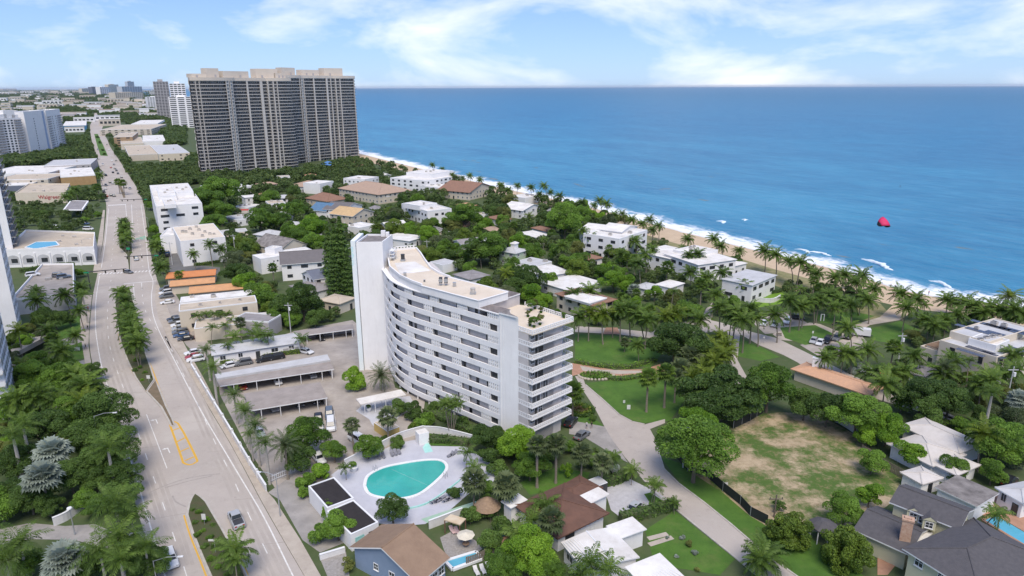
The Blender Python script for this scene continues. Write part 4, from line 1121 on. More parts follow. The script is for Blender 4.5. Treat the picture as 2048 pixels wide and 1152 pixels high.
# black roofed pool cabanas
r_ = start('pool_cabana','low white pool cabana with two black flat roofs and teal doors','building',[(622,976),(667,953),(757,1046),(700,1072)],3.0,short='the black roofed cabana')
wing(r_,[(622,976),(667,953),(706,998),(652,1020)],3.2,'flat',M_wwall,M_black,para=.25,win=None)
wing(r_,[(654,1024),(708,1001),(756,1046),(702,1072)],3.0,'flat',M_wwall,M_black,para=.22,win=None)
a_, c_ = P(702,1072,3.0), P(756,1046,3.0)
wall_window(r_,r_.location,window_mesh('teal_door',1,1,.05,M_teal,M_teal,False),a_,c_,.3,.05,1.6,2.2,.04,'door'); wall_window(r_,r_.location,D_DARK,a_,c_,.72,.05,.9,2.1,.04,'door')

# brown hip house right of the pool
r_ = start('brown_hip_house','white house with large brown hipped shingle roof beside a paved forecourt','house',[(1015,1000),(1120,955),(1225,1025),(1130,1072)],3.4,short='the brown hip-roof house')
wing(r_,[(1016,1008),(1118,1066),(1228,1026),(1130,968)],3.4,'hip',M_wwall,M_brown,M_brown,pitch=.33,over=.7,wmesh=W_DARK)
wing(r_,[(1085,985),(1155,1000),(1207,976),(1165,950)],3.3,'hip',M_wwall,M_brown,M_brown,pitch=.3,over=.6,win=None)
p = P(1163,1008,3); wing(r_,[(1160,996),(1180,1006),(1215,990),(1196,982)],3.1,'flat',M_wwall,M_roofwhite,para=0,win=None)
wing(r_,[(1008,1005),(1022,1016),(1050,1002),(1035,993)],3.0,'flat',M_wwall,M_roofwhite,para=0,win=None)
r2 = house('garden_shed','small box shed with pale flat roof behind the brown hip-roof house','shed',[(1180,962),(1193,975),(1211,966),(1198,950)],2.8,wall=M_dark,roofm=M_palegrey,para=.1,win=None)

# white metal roof house bottom centre
r_ = start('white_metal_roof_house','low white house with wide white metal roof by the green lawn','house',[(1122,1083),(1260,1040),(1298,1102),(1170,1150)],3.4,short='the white metal-roof house')
wing(r_,[(1121,1085),(1172,1142),(1290,1117),(1215,1054)],3.5,'gable',M_wwall,M_roofwhite,pitch=.13,over=.4,ridge='x',win='auto',wmesh=W_SHADE)
wing(r_,[(1216,1056),(1242,1076),(1287,1060),(1264,1041)],3.0,'flat',M_wwall,M_roofwhite,para=0,win=None)
ribs(r_,[(1124,1086),(1174,1140),(1228,1128),(1168,1070)],3.75,9,M_frame,.05,.07,'x')
r_ = start('ribbed_roof_house','white ribbed metal roof cut by the bottom edge beside the lawn','house',[(1240,1132),(1318,1118),(1398,1168),(1300,1190)],3.4,short='the ribbed white roof')
wing(r_,[(1240,1134),(1318,1118),(1400,1172),(1315,1195)],3.4,'shed',M_wwall,M_roofwhite,pitch=.05,over=.4,win=None)
ribs(r_,[(1244,1136),(1318,1121),(1396,1171),(1316,1190)],3.55,11,M_frame,.09,.1)

# charcoal shingle house, bottom right
r_ = start('charcoal_roof_house','pale yellow two storey house under several charcoal shingle gables','house',[(1690,1060),(1790,970),(2060,1060),(1990,1190)],6.2,short='the charcoal-roof house')
wing(r_,[(1773,1004),(1915,1050),(1958,1020),(1815,966)],6.4,'gable',M_yelw,M_charcoal,pitch=.36,over=.6,ridge='x',wmesh=W_FOUR,gap=5)
wing(r_,[(1690,1062),(1820,1094),(1868,1060),(1765,1010)],3.6,'gable',M_yelw,M_charcoal,pitch=.34,over=.6,ridge='x',win=None)
wing(r_,[(1808,1096),(1960,1190),(2110,1120),(1945,1030)],6.4,'hip',M_yelw,M_charcoal,pitch=.36,over=.7,wmesh=W_FOUR,gap=3.0,ww=1.3,wh=1.6)
wing(r_,[(1780,1075),(1825,1090),(1862,1068),(1820,1054)],3.3,'flat',M_wwall,M_roofwhite,para=0,win=None)
for px, py in ((1826,1028),(1858,1046)):                # dormer windows
 p = P(px,py,5.2); b = MB(); b.box(-.9,.9,-.6,1.6,-.9,.8,0); b.face([(-1.1,-.75,.8),(1.1,-.75,.8),(0,-.75,1.5)],0); b.face([(-1.15,-.8,.78),(0,-.8,1.55),(0,1.7,1.55),(-1.15,1.7,.78)],1); b.face([(0,-.8,1.55),(1.15,-.8,.78),(1.15,1.7,.78),(0,1.7,1.55)],1)
 dm = b.build('dormer',[M_yelw,M_charcoal],r_,(p.x-r_.location.x,p.y-r_.location.y,5.2),-.5); link('window',W_FOUR,dm,(0,-.63,-.55),0,(1.1,1,1.1))
p = P(1808,1085,3.5); b = MB(); b.box(-.75,.75,-.55,.55,0,7.6); b.box(-.85,.85,-.65,.65,7.6,7.9); b.box(-.5,.5,-.35,.35,7.901,8.1)
b.build('chimney',mat('chimney_brick',(0.38,0.22,0.15),.9,col2=(.5,.36,.27),scale=2.5,detail=3),r_,(p.x-r_.location.x,p.y-r_.location.y,0),-.5)
for px, py in ((1786,1118),(1752,1104),(1822,1128)):
 p = P(px,py); b = MB(); b.tube([(0,0,0),(0,0,3.2)],.16,8); b.box(-.28,.28,-.28,.28,0,.3); b.box(-.26,.26,-.26,.26,3.05,3.2); b.build('porch_column',M_frame,r_,(p.x-r_.location.x,p.y-r_.location.y,0))
sheet('path',[(1755,1105),(1785,1098),(1800,1120),(1775,1150),(1755,1150)],0.05,M_brick)

# weathered flat garage, pool terrace and pavilion at the right edge
house('garage','long low garage with streaky weathered grey roof behind the charcoal house','garage',[(1868,978),(1950,1008),(1996,990),(1920,958)],3.0,'the weathered garage',wall=M_wwall,roofm=M_roofmott,para=0,win=None)
r_ = house('pool_pavilion','white pavilion with pale hipped roof by the blue corner pool','pavilion',[(2014,978),(2040,1010),(2110,985),(2075,950)],3.4,'the poolside pavilion',roof='hip',wall=M_wwall,roofm=M_palegrey,pitch=.3,over=.5,wmesh=W_SHADE,ww=1.2,wh=1.8,gap=2)
sheet('terrace',[(1955,1020),(2000,985),(2060,960),(2110,1030),(2060,1100),(1990,1052)],0.05,M_brick)
# white hip-roof complex
r_ = start('white_hip_house','rambling single storey house with joined off-white hipped roofs','house',[(1780,880),(1840,835),(1955,905),(1900,950)],3.4,short='the white hip-roof house')
M_offroof = mat('offwhite_tile',(0.56,0.52,0.48),0.85,col2=(0.46,0.42,0.38),scale=0.5,detail=8)
wing(r_,[(1780,885),(1868,936),(1925,906),(1840,862)],3.2,'hip',M_wwall,M_offroof,M_offroof,pitch=.24,over=.7,win=None)
wing(r_,[(1806,850),(1925,909),(1962,885),(1848,830)],3.6,'hip',M_wwall,M_offroof,M_offroof,pitch=.26,over=.7,win=None)
wing(r_,[(1862,925),(1915,950),(1958,930),(1905,900)],3.2,'hip',M_wwall,M_offroof,M_offroof,pitch=.25,over=.6,win='auto')
house('garden_cottage','small white cottage with off-white hip roof beside the picket fence','house',[(1800,943),(1845,968),(1888,955),(1842,930)],2.9,'the small white cottage',roof='hip',wall=M_wwall,roofm=M_offroof,trim=M_offroof,pitch=.26,over=.4,wmesh=W_DARK,gap=3)
# terracotta house
r_ = house('terracotta_house','long low house with pinkish terracotta tile hip roof and white chimney','house',[(1582,738),(1735,786),(1772,776),(1612,720)],3.3,'the terracotta tile house',roof='hip',wall=M_cream,roofm=M_salmon,trim=M_salmon,pitch=.28,over=.8,win=None)
p = P(1632,732,4.2); b = MB(); b.box(-.9,.9,-.5,.5,0,6.3); b.box(-1.0,1.0,-.6,.6,6.3,6.5); b.build('chimney',M_wwall,r_,(p.x-r_.location.x,p.y-r_.location.y,0),-.5)
# modern beach house with solar panels
r_ = start('modern_beach_house','cubic cream beach house with solar panels on its flat roofs','house',[(1887,683),(1990,716),(2110,680),(1975,645)],8.0,short='the solar-panel beach house')
wing(r_,[(1887,685),(1990,718),(2075,690),(1960,655)],7.6,'flat',M_cream,M_palegrey,M_cream,para=.5,wmesh=W_DARK,ww=1.3,wh=2.2,gap=5)
wing(r_,[(1905,668),(1960,680),(2090,660),(1975,640)],9.3,'flat',M_cream,M_palegrey,M_cream,para=.4,win=None,z0=7.6)
wing(r_,[(1842,694),(1885,708),(1935,695),(1885,680)],4.2,'flat',M_cream,M_rooftan,M_cream,para=.3,wmesh=W_DARK,ww=1.2,wh=2)
wing(r_,[(1935,680),(1992,695),(2020,684),(1965,670)],8.9,'flat',M_wwall,M_roofwhite,M_wwall,para=.6,win=None,z0=7.6)
M_solar = mat('solar_cell',(0.03,0.035,0.055),0.2,col2=(0.05,0.055,0.08),scale=2.5,spec=.6)
ctrs, angs = fit_rect([(1887,685),(1990,718),(2075,690),(1960,655)],7.7)[:2]
def solar(px,py,z,n,m_,host):
 p = P(px,py,z); b = MB()
 for i in range(n):
  b = MB(); b.box(-.5,.5,-.85,.85,.12,.17,0); b.box(-.53,.53,-.88,.88,.09,.12,1)
  d = Vector((math.cos(angs),math.sin(angs))) * (1.1*(i-n/2))
  b.build('solar_panel',[M_solar,M_metal],host,(p.x+d.x-host.location.x,p.y+d.y-host.location.y,z),angs)
for a in [(1945,707,7.75,6),(1965,702,7.75,6),(1990,712,7.75,5),(2010,700,7.75,6),(2030,698,7.75,5)]: solar(*a,0,r_)
for a in [(1950,660,9.45,8),(1985,652,9.45,9),(2015,660,9.45,9),(2040,664,9.45,8),(1995,668,9.45,4)]: solar(*a,0,r_)
for px, py in ((1960,684),(1972,680),(1984,678),(1996,676)): clutter(r_,px,py,8.9)
r2 = root('pergola',P(1870,720),'brown slatted timber pergola beside the cubic beach house','pergola'); pg = PL([(1852,690),(1880,700),(1905,692),(1878,683)],4.9)
for p in pg: b = MB(); b.box(-.12,.12,-.12,.12,0,4.9); b.build('post',M_tanshing,r2,(p.x-r2.location.x,p.y-r2.location.y,0))
for t in np.linspace(0,1,12): b = MB(); b.obox(pg[0].lerp(pg[1],t),pg[3].lerp(pg[2],t),.16,4.9,5.08); b.build('slat',M_tanshing,r2,(-r2.location.x,-r2.location.y,0))
# grey shingled round-ended hut beside it
house('shingled_hut','low hut with grey shingle hip roof left of the beach house','hut',[(1826,742),(1850,756),(1862,738),(1838,726)],3.0,None,roof='hip',wall=M_wwall,roofm=M_roofgrey,trim=M_roofgrey,pitch=.4,over=.5,win=None)

# ------------------------------------------------------------------ houses of the middle ground
H = [
 ('modern_villa','white three storey modern villa with vaulted white roofs near the beach',[(1178,470),(1240,480),(1282,464),(1225,448)],9.5,dict(wmesh=W_DARK,ww=2.2,gap=5),'the three storey white villa'),
 ('long_white_villa','long white two storey villa with wide flat white roofs by the dune',[(1340,510),(1395,532),(1462,520),(1400,496)],7.0,dict(para=0,wmesh=W_DARK,ww=2,gap=4),'the long white villa'),
 ('grey_roof_villa','white two storey villa with broad grey roof and planted balcony',[(1450,560),(1505,572),(1545,553),(1495,538)],6.4,dict(para=0,roofm=M_palegrey,wmesh=W_DARK,ww=2.2,gap=4),'the grey-roofed villa'),
 ('green_house','pale green two storey house with white roof',[(1002,500),(1032,508),(1050,499),(1022,491)],6.2,dict(roof='hip',wall=M_green,pitch=.22,over=.5,roofm=M_palegrey,wmesh=W_FOUR,gap=3),'the pale green house'),
 ('flat_grey_house','single storey house with wide plain grey flat roof',[(1033,524),(1072,533),(1102,524),(1062,514)],3.4,dict(roofm=M_palegrey,para=.2),'the plain grey flat roof'),
 ('white_flat_house','white flat roofed house with clerestory windows under bright white roof',[(1056,540),(1085,556),(1135,545),(1100,528)],3.8,dict(para=0),'the bright white flat roof'),
 ('white_low_house','low house with bright white roof panels behind palms',[(1080,566),(1140,582),(1202,566),(1150,550)],3.4,dict(para=0),'the white roof panels'),
 ('brown_trim_house','two storey cream house with brown tile edged white roof',[(1106,586),(1190,612),(1232,598),(1160,574)],5.8,dict(roof='hip',wall=M_cream,roofm=M_browntile,trim=M_browntile,pitch=.2,over=.6,wmesh=W_DARK),'the brown-edged roof house'),
 ('hip_tan_house','large tan tile hipped mansion below the twin towers',[(705,376),(762,392),(795,380),(735,365)],6.5,dict(roof='hip',wall=M_cream,roofm=M_tantile,trim=M_tantile,pitch=.35,over=.6),'the tan tile mansion'),
 ('brown_tile_house','brown tile pyramid roof house left of the tan mansion',[(617,396),(655,403),(690,397),(650,388)],4.5,dict(roof='hip',wall=M_cream,roofm=M_browntile,trim=M_browntile,pitch=.45,over=.6),'the brown pyramid roof'),
 ('small_brown_house','small house with light brown hip roof beside a white box',[(598,370),(625,377),(645,370),(618,363)],4.2,dict(roof='hip',wall=M_wwall,roofm=M_tantile,trim=M_tantile,pitch=.35),'the small light brown roof'),
 ('white_box_house','plain white box house far behind the tan mansion',[(697,357),(730,361),(747,355),(715,351)],7.0,dict(),'the plain white box house'),
 ('slate_wing_house','house with slate grey gable roof beside an orange one',[(650,417),(690,421),(722,410),(680,406)],6.0,dict(roof='gable',wall=M_wwall,roofm=M_slate,pitch=.3),'the slate gable house'),
 ('orange_house','two storey house with pale orange gable roof',[(668,427),(705,433),(740,424),(700,415)],6.0,dict(roof='gable',wall=M_cream,roofm=mat('pale_orange_roof',(.55,.38,.2),.85,scale=.5),pitch=.35),'the pale orange roof'),
 ('blue_roof_house','house with faded blue gable roof among trees',[(635,418),(650,424),(668,415),(652,409)],5.0,dict(roof='gable',wall=M_wwall,roofm=mat('blue_roof',(.10,.19,.30),.8,scale=.6),pitch=.45,win=None),'the blue gable roof'),
 ('white_mansion','big white beachfront mansion with several flat roof levels',[(806,356),(850,365),(898,352),(850,343)],8.0,dict(wmesh=W_DARK,gap=5,ww=2),'the white beachfront mansion'),
 ('brown_gable_mansion','wide brown-grey gable roof mansion right of the white mansion',[(893,378),(940,387),(972,374),(925,366)],5.5,dict(roof='gable',wall=M_cream,roofm=M_browntile,trim=M_browntile,pitch=.3,over=.8),'the brown gable mansion'),
 ('ornate_white_house','white house with stepped roof terraces and pierced parapets',[(820,410),(858,428),(886,418),(846,403)],7.0,dict(para=.8,wmesh=W_DARK),'the stepped white terraces'),
 ('white_gable_house','house with clean white metal gable roof near the beach palms',[(1014,414),(1045,424),(1076,412),(1045,405)],5.0,dict(roof='gable',wall=M_wwall,pitch=.25),'the white metal gable'),
 ('low_grey_roof_house','low house with pale grey roof left of the round trees',[(440,434),(480,440),(525,434),(505,426)],3.4,dict(para=.15,roofm=M_palegrey),'the low pale grey roof'),
 ('white_hip_cottage','cottage with white hip roof behind the dark shingle house',[(515,468),(545,474),(566,466),(540,458)],4.0,dict(roof='hip',roofm=M_palegrey,trim=M_palegrey,pitch=.35,win=None),'the white hip cottage'),
 ('dark_shingle_house','old house with mottled brown shingle roof and small dormer',[(512,488),(560,500),(608,488),(560,474)],5.0,dict(roof='gable',wall=M_cream,roofm=M_roofmott,trim=M_cream,pitch=.5,over=.4,wmesh=W_FOUR,gap=3),'the mottled shingle house'),
 ('white_oculus_house','long white flat roofed house with a row of small round windows',[(506,512),(520,520),(628,503),(610,495)],6.0,dict(win=None),'the white house with round windows'),
 ('grey_gable_house','white two storey house with big slate grey gable roof',[(557,530),(650,520),(658,505),(562,512)],7.0,dict(roof='gable',wall=M_wwall,roofm=M_slate,pitch=.5,over=.6,wmesh=W_DARK,gap=5,ww=2),'the big slate gable'),
 ('blue_grey_gable','small white house with blue-grey gable roof and three windows',[(606,547),(625,560),(664,552),(642,538)],5.6,dict(roof='gable',ridge='y',wall=M_wwall,roofm=M_bluegrey,pitch=.4,over=.4,wmesh=W_DARK,gap=3),'the blue-grey gable'),
 ('flat_slate_annex','annex with wide flat grey shingle roof below the blue-grey gable',[(565,572),(630,582),(692,570),(640,558)],3.4,dict(roof='hip',wall=M_wwall,roofm=M_roofgrey,trim=M_roofgrey,pitch=.15,over=.4,win=None),'the flat slate annex'),
 ('cream_annex','cream house with pale hip roofs left of the stair tower',[(642,600),(680,608),(706,596),(668,584)],3.8,dict(roof='hip',wall=M_cream,roofm=M_rooftan,trim=M_rooftan,pitch=.25,wmesh=W_DARK,gap=2.5),'the cream hip house'),
 ('pool_house_flat','low flat white house behind the stair tower with a little pool',[(770,476),(820,484),(845,474),(795,466)],3.2,dict(para=0),'the low flat house behind the tower'),
 ('grey_pavilion','small grey hip roof pavilion between driveways',[(1272,572),(1295,580),(1315,570),(1292,562)],3.0,dict(roof='hip',roofm=M_palegrey,trim=M_palegrey,pitch=.3,win=None),'the grey hip pavilion'),
 ('white_carport','white flat carport beside the grey hip pavilion',[(1318,570),(1340,578),(1362,568),(1340,560)],3.0,dict(para=0,win=None),'the white carport'),
 ('hidden_grey_house','grey flat roofed house tucked behind the curved block',[(863,524),(885,532),(910,524),(890,517)],3.4,dict(roofm=M_palegrey,para=.15,win=None),'the grey roof behind the curved block'),
 ('brown_flat_house','house with low brown flat roof behind the curved roof',[(900,548),(940,558),(985,550),(945,540)],3.3,dict(roof='hip',roofm=M_roofgrey,trim=M_roofgrey,pitch=.12,win=None),'the brown flat roof'),
 ('white_cube_house','modern white cube house with dark picture window under the towers',[(424,372),(452,382),(482,373),(455,364)],6.5,dict(wmesh=W_DARK,ww=3,gap=5),'the white cube house'),
 ('red_awning_house','low white house with red awning among dense trees',[(476,414),(496,418),(512,411),(494,407)],3.2,dict(win=None),'the red awning house'),
 ('tan_wall_house','flat white house with tan garden wall behind the stair tower',[(690,452),(720,458),(750,450),(722,445)],3.4,dict(win=None),'the tan garden wall'),
 ('beach_white_house','low white house by the beach palms beyond the gable',[(1030,392),(1050,398),(1072,391),(1052,386)],4.0,dict(win=None,para=.2),'the low beach house'),
]
for name, label, px4, z, kw, short in H:
 house(name,label,'house',px4,z,short,**kw)
def extra(name,px4,z,**kw):
 r_ = bpy.data.objects[name]; return wing(r_,px4,z,**kw)
extra('modern_villa',[(1160,460),(1195,466),(1228,452),(1195,446)],8.5,roof='gable',pitch=.2,win=None,ridge='x')
extra('modern_villa',[(1200,458),(1245,464),(1275,452),(1235,446)],10.6,z0=9.5,roof='gable',pitch=.2,win=None)
extra('long_white_villa',[(1285,505),(1340,520),(1385,505),(1330,490)],6.0,para=0,wmesh=W_DARK,ww=2)
extra('long_white_villa',[(1350,500),(1395,512),(1430,500),(1390,490)],8.2,z0=7.0,para=.2,win=None)
extra('long_white_villa',[(1400,530),(1440,540),(1490,528),(1450,516)],4.0,para=0,win='auto')
extra('green_house',[(1022,486),(1030,488),(1036,485),(1028,483)],9.0,z0=6.0,roof='hip',wall=M_wwall,pitch=.5,over=.3,win=None)
extra('white_mansion',[(830,345),(862,351),(890,343),(858,337)],11,z0=7.8,win=None)
extra('white_mansion',[(850,372),(880,378),(900,372),(870,366)],4.5,win='auto')
extra('ornate_white_house',[(818,408),(840,416),(862,408),(842,402)],9.0,z0=7,para=.7,win=None)
extra('hip_tan_house',[(740,388),(775,396),(800,388),(768,380)],4.0,roof='flat',wall=M_cream,roofm=M_rooftan,win=None)
extra('small_brown_house',[(622,366),(640,370),(652,364),(634,360)],7.0,win=None)
extra('brown_trim_house',[(1125,592),(1180,606),(1215,596),(1165,582)],6.6,z0=5.8,roof='hip',roofm=M_roofwhite,pitch=.12,over=.2,win=None)
extra('white_oculus_house',[(538,497),(550,501),(556,495),(545,492)],8.0,z0=6,win=None)
r_ = bpy.data.objects['white_oculus_house']; a_, c_ = P(520,520,6).xy, P(628,503,6).xy
for i in range(6):
 p = a_.lerp(c_,.03+i*.07); b = MB(); b.tube([(0,.05,0),(0,-.1,0)],.35,10); o = b.build('round_window',M_glass,r_,(p.x-r_.location.x,p.y-r_.location.y,4.6),math.atan2((c_-a_).y,(c_-a_).x))
M_redaw = mat('red_awning',(.45,.06,.05),.8,scale=1)
r_ = bpy.data.objects['red_awning_house']; p = P(488,420,2.6); b = MB(); b.face([(-3,0,.6),(3,0,.6),(3,-1.6,0),(-3,-1.6,0)][::-1]); b.face([(-3,0,.55),(3,0,.55),(3,-1.6,-.05),(-3,-1.6,-.05)]); b.build('awning',M_redaw,r_,(p.x-r_.location.x,p.y-r_.location.y,2.6))

# ------------------------------------------------------------------ buildings along the avenue, right side
A = [
 ('white_mid_rise','white five storey apartment building with stepped flat roofs by the avenue',[(312,420),(396,405),(377,368),(304,372)],15.5,dict(wmesh=W_DARK,ww=3,gap=6,para=.6),'the white five storey block'),
 ('white_low_block','white three storey block with cluttered cream roof next to the avenue',[(361,485),(446,475),(430,447),(345,456)],10.5,dict(wmesh=W_DARK,ww=2,gap=8,roofm=M_roofcream,para=.4),'the cluttered cream roof block'),
 ('orange_roof_motel','long low motel with bright orange tile roof',[(333,556),(434,549),(432,538),(336,545)],3.6,dict(roof='gable',wall=M_cream,roofm=M_orange,trim=M_orange,pitch=.25,over=.6,win=None),'the bright orange roof'),
 ('orange_roof_annex','motel wing with faded orange roof in front of the bright one',[(340,572),(432,564),(430,554),(342,561)],3.4,dict(roof='gable',wall=M_cream,roofm=M_orange2,trim=M_orange2,pitch=.25,over=.6,win=None),'the faded orange wing'),
 ('orange_roof_cottage','nearest long roof of dusty orange tile beside the avenue cars',[(378,586),(488,576),(485,564),(380,573)],3.4,dict(roof='gable',wall=M_cream,roofm=M_orange2,trim=M_orange2,pitch=.25,over=.6,win=None),'the dusty orange wing'),
 ('white_strip_motel','long narrow building with plain white roof between orange roof and cream motel',[(360,606),(510,590),(505,580),(362,595)],3.4,dict(para=.2),'the plain white strip roof'),
 ('cream_motel','two storey cream motel with stained flat roof facing parked cars',[(372,622),(520,604),(505,595),(345,610)],6.6,dict(wall=M_cream,roofm=M_rooftan,wmesh=W_DARK,gap=6,para=.35),'the stained cream motel'),
 ('cream_motel_annex','single storey cream annex with pale flat roof below the motel',[(392,658),(548,640),(540,625),(388,640)],4.0,dict(wall=M_cream,roofm=M_rooftan,para=.15,win=None),'the cream motel annex'),
 ('grey_long_bungalow','long bungalow with shiny pale grey roof behind the carports',[(418,710),(604,684),(592,664),(425,690)],3.2,dict(roof='gable',wall=M_wwall,roofm=M_palegrey,trim=M_frame,pitch=.12,over=.5,gap=4),'the pale grey bungalow'),
]
for name, label, px4, z, kw, short in A: house(name,label,'building',px4,z,short,**kw)
extra('white_mid_rise',[(318,396),(350,391),(345,372),(315,374)],17.6,z0=15.5,win=None,para=.4)
extra('white_mid_rise',[(352,388),(384,383),(374,370),(345,372)],18.0,z0=15.5,win=None,para=.4)
extra('white_mid_rise',[(330,412),(350,409),(346,396),(326,398)],17.0,z0=15.5,win=None,para=.4)
extra('white_mid_rise',[(362,416),(398,410),(390,396),(356,400)],13.5,wmesh=W_DARK,ww=4.5,wh=1.9,gap=4.8,para=.6)
extra('white_low_block',[(334,470),(362,474),(362,458),(336,456)],8.0,win=None)
for px, py in ((372,466),(385,470),(398,462),(410,466),(420,470),(405,474),(380,460),(393,456)): clutter(bpy.data.objects['white_low_block'],px,py,10.5)
for px, py in ((400,612),(440,608),(480,602)): clutter(bpy.data.objects['cream_motel'],px,py,6.6,.8,.8,.5)
extra('cream_motel_annex',[(470,640),(540,648),(556,632),(490,626)],4.6,wall=M_greyw,roofm=M_roofgrey,win=None)

# carports
def carport(label,px4,z,posts,front_light=False,short=None):
 r_ = start('carport',label,'carport',px4,z,'carports of the curved block',short)
 a, c, d, e = PL(px4,z); l0 = (-r_.location.x,-r_.location.y,0)
 b = MB(); b.prism([(p.x,p.y) for p in (a,c,d,e)],z-.25,z,1,0); ro = b.build('roof',[M_carport,M_frame],r_,l0)
 if front_light:
  b = MB(); q = [a.lerp(e,.55),c.lerp(d,.55),d,e]; b.prism([(p.x,p.y) for p in q],z+.004,z+.5); b.build('raised_roof',M_palegrey,ro,(0,0,0))
 for i in range(posts):
  for (s,t) in ((a,c),(e,d)):
   p = s.lerp(t,(i+.5)/posts).lerp((a+d)/2,.03); b = MB(); b.tube([(0,0,0),(0,0,z-.25)],.09,6); b.build('post',M_frame,r_,(p.x+l0[0],p.y+l0[1],0))
 b = MB(); b.obox(e.lerp(a,.08),d.lerp(c,.08),.15,0,z-.26); b.build('back_wall',M_greyw,r_,l0)
 b = MB(); b.obox(c.lerp(a,.02),d.lerp(e,.02),.15,0,z-.26); b.build('end_wall',M_wwall,r_,l0)
 occupy([a.xy,c.xy,d.xy,e.xy])
 return r_
carport('long brown-grey carport with pale raised rear roof strip',[(440,772),(668,738),(655,712),(430,752)],2.7,5,True,'the raised-roof carport')
carport('nearer brown-grey carport with parked car noses showing below',[(500,821),(655,795),(640,764),(488,787)],2.7,4,False,'the near carport')
carport('narrow carport running to the stair tower',[(598,672),(706,658),(706,648),(588,662)],2.6,4,False,'the far carport')

# ================================================================== the twin towers
def z_at(p,ytop):
 lo, hi = -20.0, 400.0
 for _ in range(50):
  m_ = (lo+hi) / 2
  if PX((p[0],p[1],m_))[1] > ytop: lo = m_
  else: hi = m_
 return lo
M_tow = mat('tower_cream',(0.60,0.53,0.445),0.85,col2=(0.53,0.46,0.385),scale=0.1)
M_slabw = mat('tower_slab',(0.55,0.515,0.47),0.85,col2=(0.46,0.43,0.39),scale=0.1)
M_rail = mat('smoked_railing',(0.045,0.043,0.045),0.35,col2=(0.08,0.077,0.078),scale=0.15,spec=.5)
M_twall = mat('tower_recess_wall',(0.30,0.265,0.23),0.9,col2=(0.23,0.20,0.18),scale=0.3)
def twin_tower(label,A,B,H,bul,cols,bays,pent,seed):
 r_ = root('condo_tower',((A.x+B.x)/2,(A.y+B.y)/2,0),label,'tower','twin condo towers above the trees')
 l0 = (-r_.location.x,-r_.location.y,0)
 d = (B-A).xy; Ln = d.length; d.normalize(); n = Vector((d.y,-d.x))
 def off(u): return sum(h*max(0.0,math.cos(math.pi*(u-c)/w)) ** .7 for c,w,h in bul if abs(u-c)<w/2)
 def at(u,o): q = A.xy + d * (Ln*u) + n * (off(u)+o); return q
 us = list(np.linspace(0,1,57))
 def line(o):
  L = [at(u,o) for u in us]
  ra = A.xy.normalized(); rb = B.xy.normalized(); st = A.xy - d * o + ra * 8; en = B.xy + d * (1.0+o) + rb * 9
  return [st+ra*14,st] + L + [en,en+rb*12]
 Fn = 28; sh = H / Fn
 lw, lo = line(-1.7), line(0.0); lr = line(-0.08)
 def ring(b,La,Lb,z0,z1,m=0):
  for i in range(len(La)-1):
   a, c, e, f_ = La[i], La[i+1], Lb[i+1], Lb[i]
   b.face([(a.x,a.y,z0),(c.x,c.y,z0),(c.x,c.y,z1),(a.x,a.y,z1)],m)
   b.face([(a.x,a.y,z1),(c.x,c.y,z1),(e.x,e.y,z1),(f_.x,f_.y,z1)],m)
   b.face([(f_.x,f_.y,z0),(e.x,e.y,z0),(c.x,c.y,z0),(a.x,a.y,z0)],m)
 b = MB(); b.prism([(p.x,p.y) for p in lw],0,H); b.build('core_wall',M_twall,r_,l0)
 for k in range(1,Fn+1):
  z = k * sh; b = MB(); ring(b,lo,lw,z-.5,z); b.build('balcony_slab',M_slabw,r_,l0)
  if k < Fn:
   b = MB(); ring(b,lr,line(-.16),z+.004,z+.8); b.build('railing',M_rail,r_,l0)
 rr = random.Random(seed)
 win = MB(); jam = MB()
 for k in range(Fn):
  z = k * sh
  for i in range(1,len(lw)-2):
   a, c = lw[i], lw[i+1]; e = (c-a); L2 = e.length
   if L2 < .4: continue
   e.normalize(); nn2 = Vector((e.y,-e.x))
   t = 0.15 * L2
   win.obox(a+e*t,c-e*t*(1 if rr.random()<.7 else 2.5),.1,z+.1,z+sh*.78,0,.03)
   if rr.random() < .6: jam.obox(c-e*t*.8,c+e*t*.8,.5,z,z+sh-.35,0,.2)
 o = win.build('window_bands',M_glass,r_,l0); o['kind'] = 'stuff'
 o = jam.build('party_walls',M_slabw,r_,l0); o['kind'] = 'stuff'
 for u, w in cols:
  p = at(u,0); b = MB(); b.obox(p-d*w*.3-n*.9,p+d*w*.3-n*.9,2.4,0,H+.3); b.build('column',M_slabw,r_,l0)
 for u0, u1 in bays:
  b = MB(); g = MB(); p, q = at(u0,.12), at(u1,.12); b.obox(p,p+d*.5,.5,0,H); b.obox(q-d*.5,q,.5,0,H)
  for k in range(Fn): b.obox(p,q,.45,k*sh,k*sh+1.0,0)
  bay = b.build('bay_frame',M_slabw,r_,l0); g.obox(p,q,.2,0,H); g.build('bay_glass',mat('bay_glass_grey',(.22,.23,.23),.25,col2=(.12,.13,.13),scale=.25,spec=.5),bay,(0,0,0))
 b = MB(); b.prism([(p.x,p.y) for p in line(.35)],H+.002,H+2.6); b.build('roof_parapet',M_tow,r_,l0)
 for u0, u1, dep, h0, h1 in pent:
  p, q = at(u0,-4-dep), at(u1,-4-dep); b = MB(); b.prism([p,q,q-n*9,p-n*9],H+2.604,H+h1); ph = b.build('penthouse_block',M_tow,r_,l0)
  b = MB();
  m_ = p.lerp(q,.5) + n * .03
  for t in (-.25,.12): c_ = m_ + d * ((q-p).length*t); b.obox(c_,c_+d*1.6,.1,H+2.7,H+2.7+min(2.2,(h1-2.8)*.6))
  b.build('vent_louvre',M_greyw,ph,(0,0,0))
 occupy([p for p in line(1)])
 return r_
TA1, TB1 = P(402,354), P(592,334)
TH1 = z_at(TA1,156) - 2
